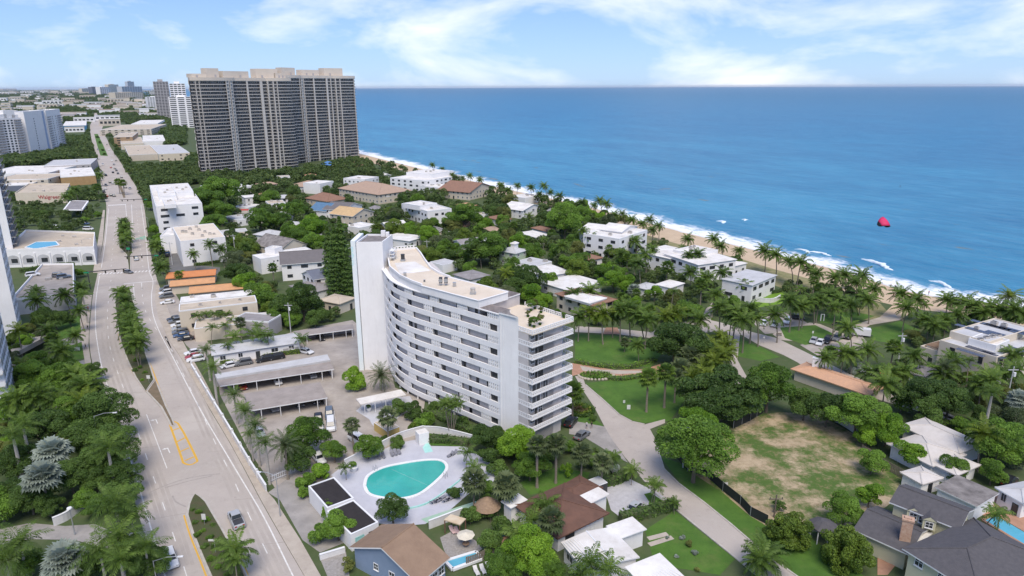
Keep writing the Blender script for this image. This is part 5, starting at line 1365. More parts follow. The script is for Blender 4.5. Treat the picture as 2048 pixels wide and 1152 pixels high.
twin_tower('left nearer of two tall dark-balconied condo towers',TA1,TB1,TH1,[(.2,.46,6),(.92,.34,5)],
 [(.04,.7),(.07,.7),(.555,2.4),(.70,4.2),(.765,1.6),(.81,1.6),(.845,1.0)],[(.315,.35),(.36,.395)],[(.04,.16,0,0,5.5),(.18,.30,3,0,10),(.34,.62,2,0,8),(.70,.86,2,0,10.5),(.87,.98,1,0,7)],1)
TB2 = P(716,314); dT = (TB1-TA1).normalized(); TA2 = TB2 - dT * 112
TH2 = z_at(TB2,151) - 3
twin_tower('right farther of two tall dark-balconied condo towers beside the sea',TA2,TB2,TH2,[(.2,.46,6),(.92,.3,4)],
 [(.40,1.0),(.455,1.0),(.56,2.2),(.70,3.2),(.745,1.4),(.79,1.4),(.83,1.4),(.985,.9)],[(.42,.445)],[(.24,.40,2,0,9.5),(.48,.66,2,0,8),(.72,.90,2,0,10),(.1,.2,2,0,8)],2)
PROT.append((372,130,716,300))
LANDM.append((480,345,'the nearer twin tower')); LANDM.append((660,320,'the farther twin tower'))

# ================================================================== blocks set by their front foot line
def ab_rect(A,B,depth):
 d = (B-A).xy; L = d.length; d.normalize(); n = Vector((-d.y,d.x)); c = (A.xy+B.xy) / 2 + n * depth / 2
 return c, math.atan2(d.y,d.x), L, depth
def block(r_,A,B,depth,z,**kw): return wing(r_,None,z,rect=ab_rect(A,B,depth),**kw)
def pblock(r_,px4,z,wall=None,roofm=None,para=.6,trim=None):
 """flat roofed block on four free corners (front left, front right, back right, back left)"""
 w = PL(px4,z); l0 = (-r_.location.x,-r_.location.y,0); wall = wall or M_wwall
 b = MB(); b.prism([p.xy for p in w],0,z); b.build('wall',wall,r_,l0)
 c = (w[0]+w[1]+w[2]+w[3]) / 4; b = MB(); b.prism([p.lerp(c,.012).xy for p in w],z+.003,z+.1); b.build('roof',roofm or M_roofwhite,r_,l0)
 b = MB()
 for i in range(4): b.obox(w[i].lerp(c,.006),w[(i+1)%4].lerp(c,.006),.28,z+.002,z+para+.003*i)
 b.build('parapet',trim or wall,r_,l0)
 for _ in range(4):
  q = w[0].lerp(w[1],rnd.uniform(.15,.85)).lerp(w[3].lerp(w[2],rnd.uniform(.15,.85)),rnd.uniform(.2,.8)); s_ = rnd.uniform(.8,1.5); b = MB(); b.box(-s_*.6,s_*.6,-s_*.45,s_*.45,0,s_*.7); b.build('air_handler',M_ac,r_,(q.x+l0[0],q.y+l0[1],z+.11),rnd.uniform(0,1))
 occupy([p.xy for p in w]); return w
def balconies(r_,A,B,z0,z1,sh,dep=1.4,gap=0.0,rail=None,out=0.0):
 d = (B-A).xy.normalized(); n = Vector((d.y,-d.x)); k = 0
 z = z0
 while z < z1:
  b = MB(); a, c = A.xy + n * (dep/2+out), B.xy + n * (dep/2+out); b.obox(a,c,dep,z-.2,z); s = b.build('balcony',M_slabw,r_,(-r_.location.x,-r_.location.y,0))
  b = MB(); b.obox(A.xy+n*(dep+out-.05),B.xy+n*(dep+out-.05),.08,z+.004,z+.95); b.build('railing',rail or M_rail,s,(0,0,0)); z += sh

# tall white condo at the left edge, three stepped blocks
av = (P(205,400)-P(330,800)); av.z = 0; av.normalize(); ae = Vector((av.y,-av.x,0))   # along the avenue (away), and to its right
def edge_tower(Q,le,ln,z,r_):
 """block whose far right corner stands at Q; le = length along the avenue, ln = width"""
 SE = Q - av * le; return SE, Q
r_ = root('edge_condo',P(20,700),'tall white condominium cut by the left edge with stepped blocks','tower')
l0 = (-r_.location.x,-r_.location.y,0)
Q3 = P(40,506); zc = z_at(Q3,288)
for Q, le, ln, z, kind in ((P(36,786),16,20,58,'grid'),(P(47,662),12,24,66,'strip'),(Q3,26,24,zc,'balc')):
 SE = Q - av * le
 b = MB(); b.prism([SE.xy,Q.xy,(Q-ae*ln).xy,(SE-ae*ln).xy],0,z); b.build('wall',M_wwall,r_,l0)
 b = MB(); b.prism([(SE-ae*.3+av*.3).xy,(Q-ae*.3-av*.3).xy,(Q-ae*(ln-.3)-av*.3).xy,(SE-ae*(ln-.3)+av*.3).xy],z+.003,z+.5); b.build('parapet',M_wwall,r_,l0)
 fl = int(z/2.85)
 for k in range(fl):
  zz = .9 + k * 2.85
  if PX((*Q.xy,zz))[0] < -30: break
  if kind == 'grid':
   for t in (.1,.3,.5,.7,.9): wall_window(r_,r_.location,W_STD,SE,Q,t,zz,2.6,2.1,.03)
  elif kind == 'strip':
   for t in (.18,.5,.8): wall_window(r_,r_.location,W_STD,SE,Q,t,zz,2.4,1.9,.03)
  else:
   for t in (.15,.4,.65,.9): wall_window(r_,r_.location,W_DARK,SE,Q,t,zz-.3,3.6,2.1,.03)
 if kind == 'balc': balconies(r_,SE+av*3,Q-av*6,2.85,z,2.85,1.5)
 if kind == 'grid': balconies(r_,SE-ae*ln,SE,2.85,40,2.85,1.3,rail=M_frame)
 occupy([SE.xy,Q.xy,(Q-ae*ln).xy,(SE-ae*ln).xy])
LANDM.append((30,690,'the left edge condo'))
# ramps at its foot
M_ramp = mat('ramp_concrete',(.36,.33,.30),.9,col2=(.26,.24,.22),scale=.4)
for pts, z in (([(15,690),(90,664),(98,676),(30,712)],2.2),([(18,722),(92,722),(80,742),(20,750)],1.6)):
 rr_ = root('ramp',P(*pts[0]),'curved concrete ramp at the foot of the left condo, %s'%('upper' if z>2 else 'lower'),'ramp'); w = PL(pts,z)
 b = MB(); b.prism([(p.x,p.y) for p in w],z-.4,z); b.build('deck',M_ramp,rr_,(-rr_.location.x,-rr_.location.y,0))
 for i in (0,2): b = MB(); b.obox(w[i],w[i+1],.15,z-.398,z+.9); b.build('side_wall',M_ramp,rr_,(-rr_.location.x,-rr_.location.y,0))

# white slab apartments, upper left
r_ = root('slab_apartments',P(90,300),'white fifteen storey slab apartments with a pale blue stripe','tower'); LANDM.append((70,300,'the white slab apartments'))
A0, A1, A2, A3 = P(-40,326), P(57,316), P(104,306), P(133,296)
zs = z_at(A1,237); zs2 = z_at(A2,222)
block(r_,A0,A1,16,zs,win=None,para=1); block(r_,A1+Vector((0,6,0)),A2,16,zs2,win=None,para=1); block(r_,A2+Vector((0,2,0)),A3,16,zs2-.5,win=None,para=1)
d = (A2-A1).normalized()
b = MB(); n = Vector((d.y,-d.x,0)); q = A2 - d * 7 + n * .05
A1b = A1 + Vector((0,6,0)); dd_ = (A2-A1b).normalized(); nb = Vector((dd_.y,-dd_.x,0))
b = MB(); b.obox((A2-dd_*8+nb*.06).xy,(A2-dd_*3+nb*.06).xy,.1,0,zs2); b.build('blue_stripe',mat('pale_blue_paint',(.36,.44,.60),.8,scale=.3),r_,(-r_.location.x,-r_.location.y,0))
for k in range(15):
 zz = 2 + k * (zs-2) / 15
 wall_window(r_,r_.location,W_DARK,A1b,A2,.42,zz+.5,1.5,1.4,.05)
 for t in (.48,.56,.64,.72,.80,.88,.96): wall_window(r_,r_.location,W_DARK,A0,A1,t,zz+.3,3.4 if t in (.48,.56,.88,.96) else 2.2,1.5,.05)
 for t in (.15,.4,.62,.87): wall_window(r_,r_.location,W_DARK,A2+Vector((0,2,0)),A3,t,zz+.3,3.6 if t in (.15,.87) else 2.2,1.5,.05)
balconies(r_,A0.lerp(A1,.43),A0.lerp(A1,.60),3,zs,(zs-2)/15,1.2,rail=M_greyw); balconies(r_,A0.lerp(A1,.84),A1,3,zs,(zs-2)/15,1.2,rail=M_greyw)
balconies(r_,A2.lerp(A3,.04),A2.lerp(A3,.28),3,zs,(zs-2)/15,1.2,rail=M_greyw); balconies(r_,A2.lerp(A3,.72),A3,3,zs,(zs-2)/15,1.2,rail=M_greyw)
for px, w, h in ((10,9,5),(35,7,4),(24,12,9)):
 q = A0.lerp(A1,(px+40)/97) + Vector((-2,8,0)); b = MB(); b.box(-w/2,w/2,-3,3,zs+.13,zs+h); b.build('lift_housing',M_wwall,r_,(q.x-r_.location.x,q.y-r_.location.y,0),math.atan2((A1-A0).y,(A1-A0).x))

# ------------------------------------------------------------------ left of the avenue: shops, decks, arcade
r_ = start('arcade_building','long white arcade with arches and a swimming pool on its roof','building',[(18,502),(190,498),(196,468),(70,462)],7.0,short='the white arcade')
w = pblock(r_,[(8,503),(188,497),(190,468),(52,463)],7.0,None,M_rooftan,.9)
d = (w[1]-w[0]).xy; la = d.length; d.normalize(); ang = math.atan2(d.y,d.x)
for i in range(6):
 c_ = w[0].xy + d * (la*(i+.5)/6); b = MB(); hw = la / 6 * .40
 pts = [(-hw,1.2)] + [(-hw*math.cos(t),3.6+1.6*math.sin(t)) for t in np.linspace(0,math.pi,9)] + [(hw,1.2)]
 b.face([(px_,-.03,z_) for px_,z_ in pts][::-1])
 ar_ = b.build('arch',M_palegrey,r_,(c_.x-r_.location.x,c_.y-r_.location.y,0),ang)
 link('window',W_DARK,ar_,(.4,-.06,2.0),0,(2.4,1,1.7))
 b = MB(); b.box(hw+.15,hw+.7,-.5,.01,0,6); b.build('pier',M_wwall,ar_,(0,0,0))
M_poolw = mat('pool_water',(.055,.40,.34),.08,col2=(.035,.30,.27),bump=.15,bscale=1.2,scale=.15,spec=.5)
M_poolb = mat('pool_water_blue',(.10,.38,.50),.08,col2=(.08,.33,.45),scale=.3,spec=.5)
def small_pool(pts,z,m,label,rim=M_frame):
 w = PL(pts,z); c = sum(w,Vector()) / len(w); pr = root('swimming_pool',(c.x,c.y,0),label,'pool')
 b = MB(); b.prism([(p.x-c.x,p.y-c.y) for p in w],z-.3,z); b.build('water',m,pr)
 b = MB()
 for i in range(len(w)): b.obox(w[i]-c,w[(i+1)%len(w)]-c,.5,z-.3,z+.12)
 b.build('coping',rim,pr); occupy([p.xy for p in w]); PROT.append((min(p[0] for p in pts),min(p[1] for p in pts),max(p[0] for p in pts),max(p[1] for p in pts)))
 return pr
small_pool([(50,495),(70,498),(118,490),(112,483),(72,484)],7.5,M_poolb,'small blue swimming pool on the roof of the white arcade')
r_ = start('parking_deck','concrete parking deck with cars on top beside the avenue','garage',[(30,597),(150,590),(148,530),(85,530)],5.0,short='the roof parking deck')
pblock(r_,[(22,602),(148,590),(147,530),(85,531)],5.0,M_palegrey,M_lot,.8,M_wwall)
r_ = start('pharmacy','cream flat roofed pharmacy with red lettering on its long front','shop',[(32,386),(132,388),(142,370),(62,368)],6.0,short='the cream pharmacy')
w = pblock(r_,[(30,388),(132,386),(140,369),(58,369)],6.5,M_cream,M_rooftan,.8)
d = (w[1]-w[0]).xy; la = d.length; d.normalize(); ang = math.atan2(d.y,d.x); lp = w[0].xy + d * la * .68 + Vector((d.y,-d.x)) * .1
def lettering(name,body,size,loc,rot,m,parent,ext=.05):
 cu = bpy.data.curves.new(name,'FONT'); cu.body = body; cu.size = size; cu.extrude = ext; cu.align_x = 'CENTER'; cu.materials.append(m); cu.resolution_u = 2
 tmp = bpy.data.objects.new(name,cu); COL.objects.link(tmp); dg = bpy.context.evaluated_depsgraph_get(); me = bpy.data.meshes.new_from_object(tmp.evaluated_get(dg)); bpy.data.objects.remove(tmp)
 o = bpy.data.objects.new(name,me); COL.objects.link(o); o.parent = parent; o.location = loc; o.rotation_euler = rot; return o
lettering('sign_lettering','Walgreens',3.4,(lp.x-r_.location.x,lp.y-r_.location.y,3.0),(math.pi/2,0,ang),mat('sign_red',(.42,.03,.05),.6,scale=1),r_)
S = [
 ('shop_block','low white shop block behind the pharmacy',[(10,345),(105,349),(112,335),(20,331)],6.0,dict(win=None),'the low white shops'),
 ('shop_block','tan walled shop row between pharmacy and white shops',[(18,358),(105,360),(108,350),(20,348)],6.0,dict(wall=M_beige,roofm=M_rooftan,wmesh=W_DARK,gap=7),'the tan shop row'),
 ('shop_block','grey-green roofed store at the avenue, farthest left-hand corner',[(95,332),(188,329),(184,319),(105,320)],7.0,dict(wall=M_greyw,roofm=M_palegrey),'the grey-green store'),
 ('shop_block','white roofed store with orange fascia at the avenue junction',[(122,356),(190,351),(184,336),(118,339)],6.5,dict(wall=mat('orange_fascia',(.42,.27,.13),.8,scale=.4),roofm=M_roofwhite,win=None),'the orange fascia store'),
 ('shop_block','little blue and white shop left of the pharmacy palms',[(24,370),(58,372),(62,364),(30,362)],4.0,dict(wall=M_bluegrey,win=None),'the little blue shop'),
 ('shop_block','blue fronted store far up the avenue',[(128,253),(163,250),(172,242),(138,243)],8.0,dict(wall=mat('store_blue',(.06,.19,.32),.8,scale=.3),win=None),'the blue fronted store'),
 ('office_block','beige office block with long flat roof right of the avenue',[(224,259),(302,259),(316,250),(240,249)],9.0,dict(wall=M_beige,roofm=M_rooftan,gap=9,wmesh=W_DARK,ww=4),'the beige office block'),
 ('office_block','small white roofed office behind the beige office block',[(275,248),(312,248),(318,241),(284,240)],8.0,dict(win=None),'the small white office'),
 ('office_block','brown fronted three storey office at the avenue',[(236,274),(262,274),(268,266),(244,265)],12.0,dict(wall=mat('brown_front',(.34,.24,.15),.8,scale=.3),roofm=M_rooftan,wmesh=W_DARK,ww=4,gap=8),'the brown fronted office'),
 ('office_block','cream stepped store below the brown fronted office',[(240,288),(286,286),(282,274),(244,276)],7.0,dict(wall=M_cream,roofm=M_rooftan,win=None),'the cream stepped store'),
 ('office_block','wide white-grey warehouse roof nearest the dark trees',[(256,312),(310,307),(297,290),(258,293)],6.0,dict(roofm=M_rooftan,wall=M_beige,win=None),'the wide warehouse roof'),
 ('office_block','white parking structure roof left of the twin towers',[(316,310),(374,305),(352,289),(308,292)],7.0,dict(roofm=M_palegrey,wall=M_cream,wmesh=W_DARK,gap=5),'the white parking structure'),
 ('office_block','pale curved roof hall behind offices on the right of the avenue',[(284,284),(330,282),(325,270),(288,272)],6.0,dict(roofm=M_roofwhite,win=None),'the pale hall roof'),
]
for name, label, px4, z, kw, short in S: house(name,label,'building',px4,z,short,**kw)
# open grid canopy
r_ = root('fuel_canopy',P(152,440),'flat grid canopy on posts over a forecourt by the avenue','canopy'); w = PL([(128,419),(164,419),(176,402),(142,401)],5.2); LANDM.append((150,420,'the grid canopy')); PROT.append((125,400,176,420))
for i in range(4): b = MB(); b.obox(w[i],w[(i+1)%4],.8,4.6,5.3); b.build('fascia',M_wwall,r_,(-r_.location.x,-r_.location.y,0))
for t in np.linspace(.08,.92,7): b = MB(); b.obox(w[0].lerp(w[1],t),w[3].lerp(w[2],t),1.3,4.9,5.1); b.build('roof_strip',M_roofgrey,r_,(-r_.location.x,-r_.location.y,0))
for p in w: b = MB(); q = p.lerp((w[0]+w[2])/2,.2); b.box(-.2,.2,-.2,.2,0,4.6); b.build('post',M_wwall,r_,(q.x-r_.location.x,q.y-r_.location.y,0))

# ------------------------------------------------------------------ far high-rises
def far_tower(label,x0,x1,yb,yt,depth,wall,fl,cols=6,glass=None,short=None):
 A, B = P(x0,yb), P(x1,yb-(x1-x0)*.02); r_ = root('high_rise',((A.x+B.x)/2,(A.y+B.y)/2,0),label,'tower'); z = z_at(A,yt)
 c, ang, la, lb = ab_rect(A,B,depth); loc = (c.x-r_.location.x,c.y-r_.location.y,0)
 b = MB(); b.box(-la/2,la/2,-lb/2,lb/2,0,z); b.build('wall',wall,r_,loc,ang)
 b = MB(); b.box(-la*.2,la*.15,-lb*.25,lb*.25,z+.002,z+z*.06); b.build('lift_housing',wall,r_,loc,ang)
 for k in range(fl):
  z0 = z * (k+.35) / fl; b = MB()
  for i in range(cols):
   x = -la / 2 + la * i / cols; b.box(x+la/cols*.12,x+la/cols*.88,-lb/2-.12,-lb/2-.02,z0,z0+z/fl*.5)
  for i in range(3): y = -lb / 2 + lb * i / 3; b.box(la/2+.02,la/2+.12,y+lb*.05,y+lb*.28,z0,z0+z/fl*.5)
  o = b.build('window_row',glass or M_glass,r_,loc,ang); o['kind'] = 'stuff'
 occupy([p for p in ((A.x,A.y),(B.x,B.y),(B.x,B.y+depth),(A.x,A.y+depth))])
 return r_
far_tower('slim grey tower with dark balconies left of the twin towers',316,346,236,163,22,M_greyw,24,5)
far_tower('white ribbed tower just left of the nearer twin tower',348,379,240,167,30,M_wwall,18,4)
far_tower('white slab block below the ribbed tower',345,394,256,194,30,M_wwall,16,3)
far_tower('lower pale block left of the slim grey tower',297,328,218,194,30,M_wwall,10,6)
far_tower('wide beige far slab with brown window columns',232,288,200,185,60,M_cream,9,14)
far_tower('stepped pale grey far tower on the skyline',246,286,190,173,60,M_palegrey,8,8)
far_tower('tallest thin far tower on the skyline',258,271,186,163,40,M_palegrey,12,3)
far_tower('far hotel block with brown windows',219,239,187,169,50,M_cream,8,8)
far_tower('pale far block left of the far hotel',202,222,190,174,50,M_wwall,7,5)
far_tower('bluish far block third from the skyline left end',186,200,188,174,50,M_bluegrey,7,4)
far_tower('cream far block at the left end of the skyline',165,185,186,177,50,M_cream,5,5)
LANDM.append((345,250,'the white slab tower')); LANDM.append((250,200,'the far skyline'))
# ================================================================== far low buildings
b = MB(); b.box(-1,1,-.7,.7,0,1); LOWW = b.mesh('far_wall',M_wwall); b = MB(); b.box(-1.02,1.02,-.72,.72,1.001,1.06); LOWR = b.mesh('far_roof',M_roofwhite); b = MB()
for i in range(5): b.box(-.9+i*.38,-.65+i*.38,-.705,-.701,.35,.7)
LOWG = b.mesh('far_windows',M_glass)
rf = random.Random(4); placed = 0
for _ in range(6000):
 px, py = rf.uniform(0,330), 180 + 85 * rf.random() ** 1.5; p = P(px,py)
 if placed >= 170: break
 if is_occ(p.x,p.y,8+p.y/300) or inpoly(px,py,[(215,235),(400,235),(400,330),(255,330)]): continue
 w = rf.uniform(8,18) * (1+(p.y/2500)); h = rf.uniform(5,11) * (1+p.y/6000); occupy([(p.x-w*.8,p.y-w*.8),(p.x+w*.8,p.y-w*.8),(p.x+w*.8,p.y+w*.8),(p.x-w*.8,p.y+w*.8)]); t = root('far_building',p,None,None,None,.5+rf.choice([0,1.57]))
 mm = rf.choice([M_wwall,M_cream,M_beige,M_wwall]); rm = rf.choice([M_roofwhite,M_palegrey,M_rooftan,M_roofwhite,M_tantile])
 for nme, me, m_ in (('wall',LOWW,mm),('roof',LOWR,rm),('window_row',LOWG,None)):
  o = link(nme,me,t,(0,0,0),0,(w,w,h))
  if m_: o.material_slots[0].link = 'OBJECT'; o.material_slots[0].material = m_
 later(t,'%s far low-rise with %s roof by %s'%({M_wwall: 'white',M_cream: 'cream',M_beige: 'beige'}[mm],{M_roofwhite: 'white',M_palegrey: 'grey',M_rooftan: 'tan',M_tantile: 'brown'}[rm],landmark(px,py)),'building','far low-rise buildings',px); placed += 1

# ------------------------------------------------------------------ smaller houses filling the quarter
rh = random.Random(21); HZ = [(410,350),(560,352),(720,330),(900,375),(1080,405),(1230,445),(1200,520),(1150,540),(1000,560),(900,530),(850,500),(780,480),(660,520),(560,460),(440,470)]
nh = 0
for _ in range(4000):
 if nh >= 30: break
 px, py = rh.uniform(400,1240), rh.uniform(345,560)
 if not inpoly(px,py,HZ): continue
 w_, d_ = rh.uniform(9,14), rh.uniform(7,10); z = rh.choice([3.2,3.4,3.6,6.2]); g = P(px,py,z)
 if is_occ(g.x,g.y,11): continue
 if any(a-14<px<d+14 and c-10<py<e+10 for a,c,d,e in PROT): continue
 rt, rm, wd = rh.choice([('hip',M_palegrey,'pale grey hip'),('flat',M_roofwhite,'white flat'),('flat',M_roofwhite,'white flat'),('hip',M_tantile,'tan tile hip'),('gable',M_roofwhite,'white gable'),('hip',M_browntile,'brown tile hip'),('flat',M_palegrey,'grey flat'),('gable',M_roofgrey,'dark grey gable'),('hip',M_salmon,'terracotta hip'),('flat',M_rooftan,'tan flat')])
 r_ = root('house',(g.x,g.y,0),None,None); ang = math.atan2(ae.y,ae.x) + rh.choice([0,1.5708]) + rh.uniform(-.12,.12)
 wing(r_,None,z,rt,rh.choice([M_wwall,M_wwall,M_cream]),rm,rm if rt == 'hip' else None,pitch=.3,over=.5,rect=(g.xy,ang,w_,d_),wmesh=rh.choice([W_STD,W_DARK]),para=rh.choice([0,.3]))
 rp_ = w_ / 2 / mpp(g); PROT.append((px-rp_*.3,py-rp_*.3,px+rp_*.3,py-rp_*.1)); nh += 1
 later(r_,'%s roofed house by %s'%(wd,landmark(px,py)),'house','houses of the beach quarter',px)

# ================================================================== planting
F_MID = foliage('leaf_mid',(0.061,0.129,0.018),(0.217,0.370,0.051))
F_DARK = foliage('leaf_dark',(0.045,0.090,0.020),(0.151,0.249,0.051))
F_BRIGHT = foliage('leaf_bright',(0.083,0.190,0.016),(0.275,0.455,0.043))
F_OLIVE = foliage('leaf_olive',(0.083,0.107,0.026),(0.258,0.288,0.079))
F_SILVER = foliage('leaf_silver',(0.17,0.21,0.17),(0.46,0.52,0.45))
F_PALM = foliage('leaf_palm',(0.045,0.094,0.018),(0.176,0.270,0.046))
F_PALMY = foliage('leaf_palm_yellow',(0.046,0.092,0.009),(0.218,0.287,0.034))
F_PALMG = foliage('leaf_palm_grey',(0.055,0.086,0.033),(0.193,0.237,0.110))
F_HEDGE = foliage('leaf_hedge',(0.059,0.111,0.016),(0.217,0.309,0.044))
F_DRY = foliage('leaf_dry',(0.06,0.045,0.02),(0.20,0.15,0.07))
F_FAR = foliage('leaf_far',(0.061,0.107,0.026),(0.170,0.232,0.067))
M_bark = mat('bark',(0.17,0.14,0.11),0.95,col2=(0.09,0.075,0.06),scale=2,coords='obj')
M_palmbark = mat('palm_bark',(0.26,0.225,0.18),0.95,col2=(0.15,0.125,0.10),scale=3,coords='obj',stretch=(1,1,14))
M_royal = mat('royal_palm_bark',(0.42,0.39,0.35),0.9,col2=(0.30,0.275,0.24),scale=3,coords='obj',stretch=(1,1,10))

NR = np.random.RandomState(11)
def quads_mesh(name,V,tone,m):
 """V: (n,4,3) leaf quads, tone: (n,)"""
 n = len(V); me = bpy.data.meshes.new(name)
 me.vertices.add(n*4); me.loops.add(n*4); me.polygons.add(n)
 me.vertices.foreach_set('co',V.reshape(-1).astype(np.float32))
 me.loops.foreach_set('vertex_index',np.arange(n*4,dtype=np.int32))
 me.polygons.foreach_set('loop_start',np.arange(0,n*4,4,dtype=np.int32))
 me.update(calc_edges=True)
 at = me.attributes.new('tone','FLOAT','FACE'); at.data.foreach_set('value',tone.astype(np.float32))
 me.materials.append(m); me.update()
 return me
def unit(n,rs):
 v = rs.normal(size=(n,3)); return v / np.linalg.norm(v,axis=1,keepdims=True)
def leaf_quads(P_,N_,size,rs,aspect=1.7):
 n = len(P_); r = unit(n,rs)
 t = np.cross(N_,r); t /= np.linalg.norm(t,axis=1,keepdims=True) + 1e-9
 b_ = np.cross(N_,t)
 s = (size*(0.6+0.8*rs.rand(n)))[:,None]
 V = np.stack([P_-t*s*aspect*.5,P_-b_*s*.45+t*s*.05,P_+t*s*aspect*.5,P_+b_*s*.45+t*s*.05],axis=1)
 return V
def crown_quads(seed,lobes=14,leaves=3000,leaf=.085,flat=.8,spread=.62,lr=(.3,.48),low=-.35,upright=.45):
 rs = np.random.RandomState(seed)
 c = unit(lobes,rs) * (rs.rand(lobes,1) ** .45) * spread; c[:,2] *= flat
 c[:,2] = np.maximum(c[:,2],-.32*flat)
 r = lr[0] + (lr[1]-lr[0]) * rs.rand(lobes)
 w = r ** 2 / np.sum(r ** 2); k = rs.choice(lobes,leaves*2,p=w)
 dirs = unit(leaves*2,rs); flip = (dirs[:,2]<low); dirs[flip,2] *= -1
 rad = r[k] * (0.80+0.26*rs.rand(leaves*2)); rad[rs.rand(leaves*2)<.12] *= .75
 p = c[k] + dirs * rad[:,None] * np.array([1,1,flat*1.02])
 # drop leaves buried inside other lobes
 dist = np.linalg.norm((p[:,None,:]-c[None,:,:])/np.array([1,1,flat]),axis=2) / r[None,:]
 keep = (dist<.72).sum(1) == 0
 p, dirs, k = p[keep][:leaves], dirs[keep][:leaves], k[keep][:leaves]
 N_ = dirs * .6 + unit(len(p),rs) * .75 + np.array([0,0,upright]); N_ /= np.linalg.norm(N_,axis=1,keepdims=True)
 lt = rs.rand(lobes)
 tone = np.clip(.45+.5*(lt[k]-.5)+.6*(rs.rand(len(p))-.5),0,1)
 return leaf_quads(p,N_,leaf,rs), tone
def crown_mesh(name,m,**kw):
 V, t = crown_quads(**kw); return quads_mesh(name,V,t,m)

CROWNS_BIG = [crown_mesh('crown_big',F_MID,seed=s,lobes=46,leaves=20000,leaf=.033,flat=.74,lr=(.13,.33),spread=.80) for s in (1,2,3)]
CROWNS_MID = [crown_mesh('crown_mid',F_MID,seed=s,lobes=26,leaves=9000,leaf=.05,flat=.85,lr=(.15,.42),spread=.74) for s in (11,12,13,14)]
CROWNS_SMALL = [crown_mesh('crown_small',F_MID,seed=s,lobes=15,leaves=3200,leaf=.09,flat=.9,lr=(.22,.5),spread=.66) for s in (21,22,23)]
CROWN_DOME = crown_mesh('crown_dome',F_DARK,seed=31,lobes=70,leaves=24000,leaf=.032,flat=.55,lr=(.16,.26),spread=.82,low=.0)
CROWN_ROUND = [crown_mesh('crown_clipped',F_HEDGE,seed=s,lobes=110,leaves=20000,leaf=.042,flat=.92,lr=(.15,.2),spread=.86,low=-1.1) for s in (41,42)]
CROWN_LOOSE = [crown_mesh('crown_loose',F_OLIVE,seed=s,lobes=16,leaves=1500,leaf=.10,flat=1.0,lr=(.16,.30),spread=.8) for s in (51,52)]

def trunk_mesh(seed,limbs=5):
 rs = random.Random(seed); b = MB()
 b.tube([(0,0,0),(.01,.0,.25),(-.01,.01,.55),(0.02,0,.8)],[.062,.045,.038,.02],7)
 for i in range(limbs):
  t = 2 * math.pi * i / limbs + rs.random(); l = .35 + .25 * rs.random(); z0 = .35 + .15 * rs.random()
  b.tube([(0,0,z0),(math.cos(t)*l*.5,math.sin(t)*l*.5,z0+.16),(math.cos(t)*l,math.sin(t)*l,z0+.36)],[.03,.02,.008],5)
 return b.mesh('trunk',M_bark)
TRUNKS = [trunk_mesh(s) for s in (1,2,3)]

NTREE = {}
def place_tree(px,py,rpx,me=None,m=None,hk=1.45,name='tree',phrase=None,cat='tree',group=None,world=None,r=None,zs=1.0,rz=None,bare=False):
 """crown centre at the photograph spot, crown radius in photograph pixels"""
 if world is None:
  p = P(px,py,4); r = rpx * mpp(p); zc = max(r*hk*.62,r*.55); p = P(px,py,zc); r = rpx * mpp(p)
 else: p = world; zc = max(r*hk*.62,r*.55)
 me = me or (rnd.choice(CROWNS_BIG) if r>5.5 else rnd.choice(CROWNS_MID) if r>2.6 else rnd.choice(CROWNS_SMALL))
 t = root(name,(p.x,p.y,0),None,None,None,rnd.uniform(0,6.28) if rz is None else rz)
 if not bare: link('trunk',rnd.choice(TRUNKS),t,(0,0,0),0,(r*.9,r*.9,zc*1.15))
 c = link('crown',me,t,(0,0,zc),0,(r,r*rnd.uniform(.85,1.1),r*zs*rnd.uniform(.85,1.25)))
 if m is not None and me.materials[0] is not m:
  c.material_slots[0].link = 'OBJECT'; c.material_slots[0].material = m
 ph = phrase or ('%s by %s'%({F_DARK: 'dark green leafy tree',F_BRIGHT: 'bright green leafy tree',F_OLIVE: 'olive green tree'}.get(m,'rounded green tree'),landmark(px,py)))
 later(t,ph,cat,group or 'leafy trees among the buildings',px)
 NTREE[name] = NTREE.get(name,0) + 1
 return t

# ------------------------------------------------------------------ palms
def frond_quads(rs,L,elev,az,nl=22,ll=.75,droop=1.0,wind=None,vee=.5,lw=.07):
 """one pinnate frond: rachis strip + hanging leaflets"""
 ns = 9; pts = []; e = elev; p = np.zeros(3); step = L / ns
 d0 = np.array([math.cos(az),math.sin(az),0.0])
 for i in range(ns+1):
  pts.append(p.copy())
  d = d0 * math.cos(e) + np.array([0,0,math.sin(e)])
  if wind is not None: d = d + wind * (i/ns) * .9
  d /= np.linalg.norm(d); p = p + d * step; e -= droop * (0.09+.13*i/ns)
 pts = np.array(pts); Q = []
 for i in range(ns):
  a, b_ = pts[i], pts[i+1]; t = b_ - a; s = np.cross(t,[0,0,1.0]); s /= np.linalg.norm(s) + 1e-9; w = .045 * (1-i/ns) + .012
  Q.append([a-s*w,a+s*w,b_+s*w,b_-s*w])
 for k in range(nl):
  u = (k+1.2) / (nl+.6); x = u * ns; i = min(int(x),ns-1); f_ = x - i; a = pts[i] * (1-f_) + pts[i+1] * f_
  t = pts[i+1] - pts[i]; t /= np.linalg.norm(t); s = np.cross(t,[0,0,1.0]); s /= np.linalg.norm(s) + 1e-9; up = np.cross(s,t)
  ln = ll * L * .28 * (math.sin(math.pi*min(1,.12+u*.86)) ** .6)
  for sg in (-1,1):
   d = s * sg * .85 + t * .55 + up * (vee-.9*droop*.55) + rs.normal(size=3) * .12
   d[2] -= .25 * droop; d /= np.linalg.norm(d)
   if wind is not None: d = d + wind * .5; d /= np.linalg.norm(d)
   tip = a + d * ln; tip[2] -= ln * .18 * droop; w = t * lw
   mid = a + d * ln * .55
   Q.append([a-w*.6,mid-w,tip,mid+w])
 return Q
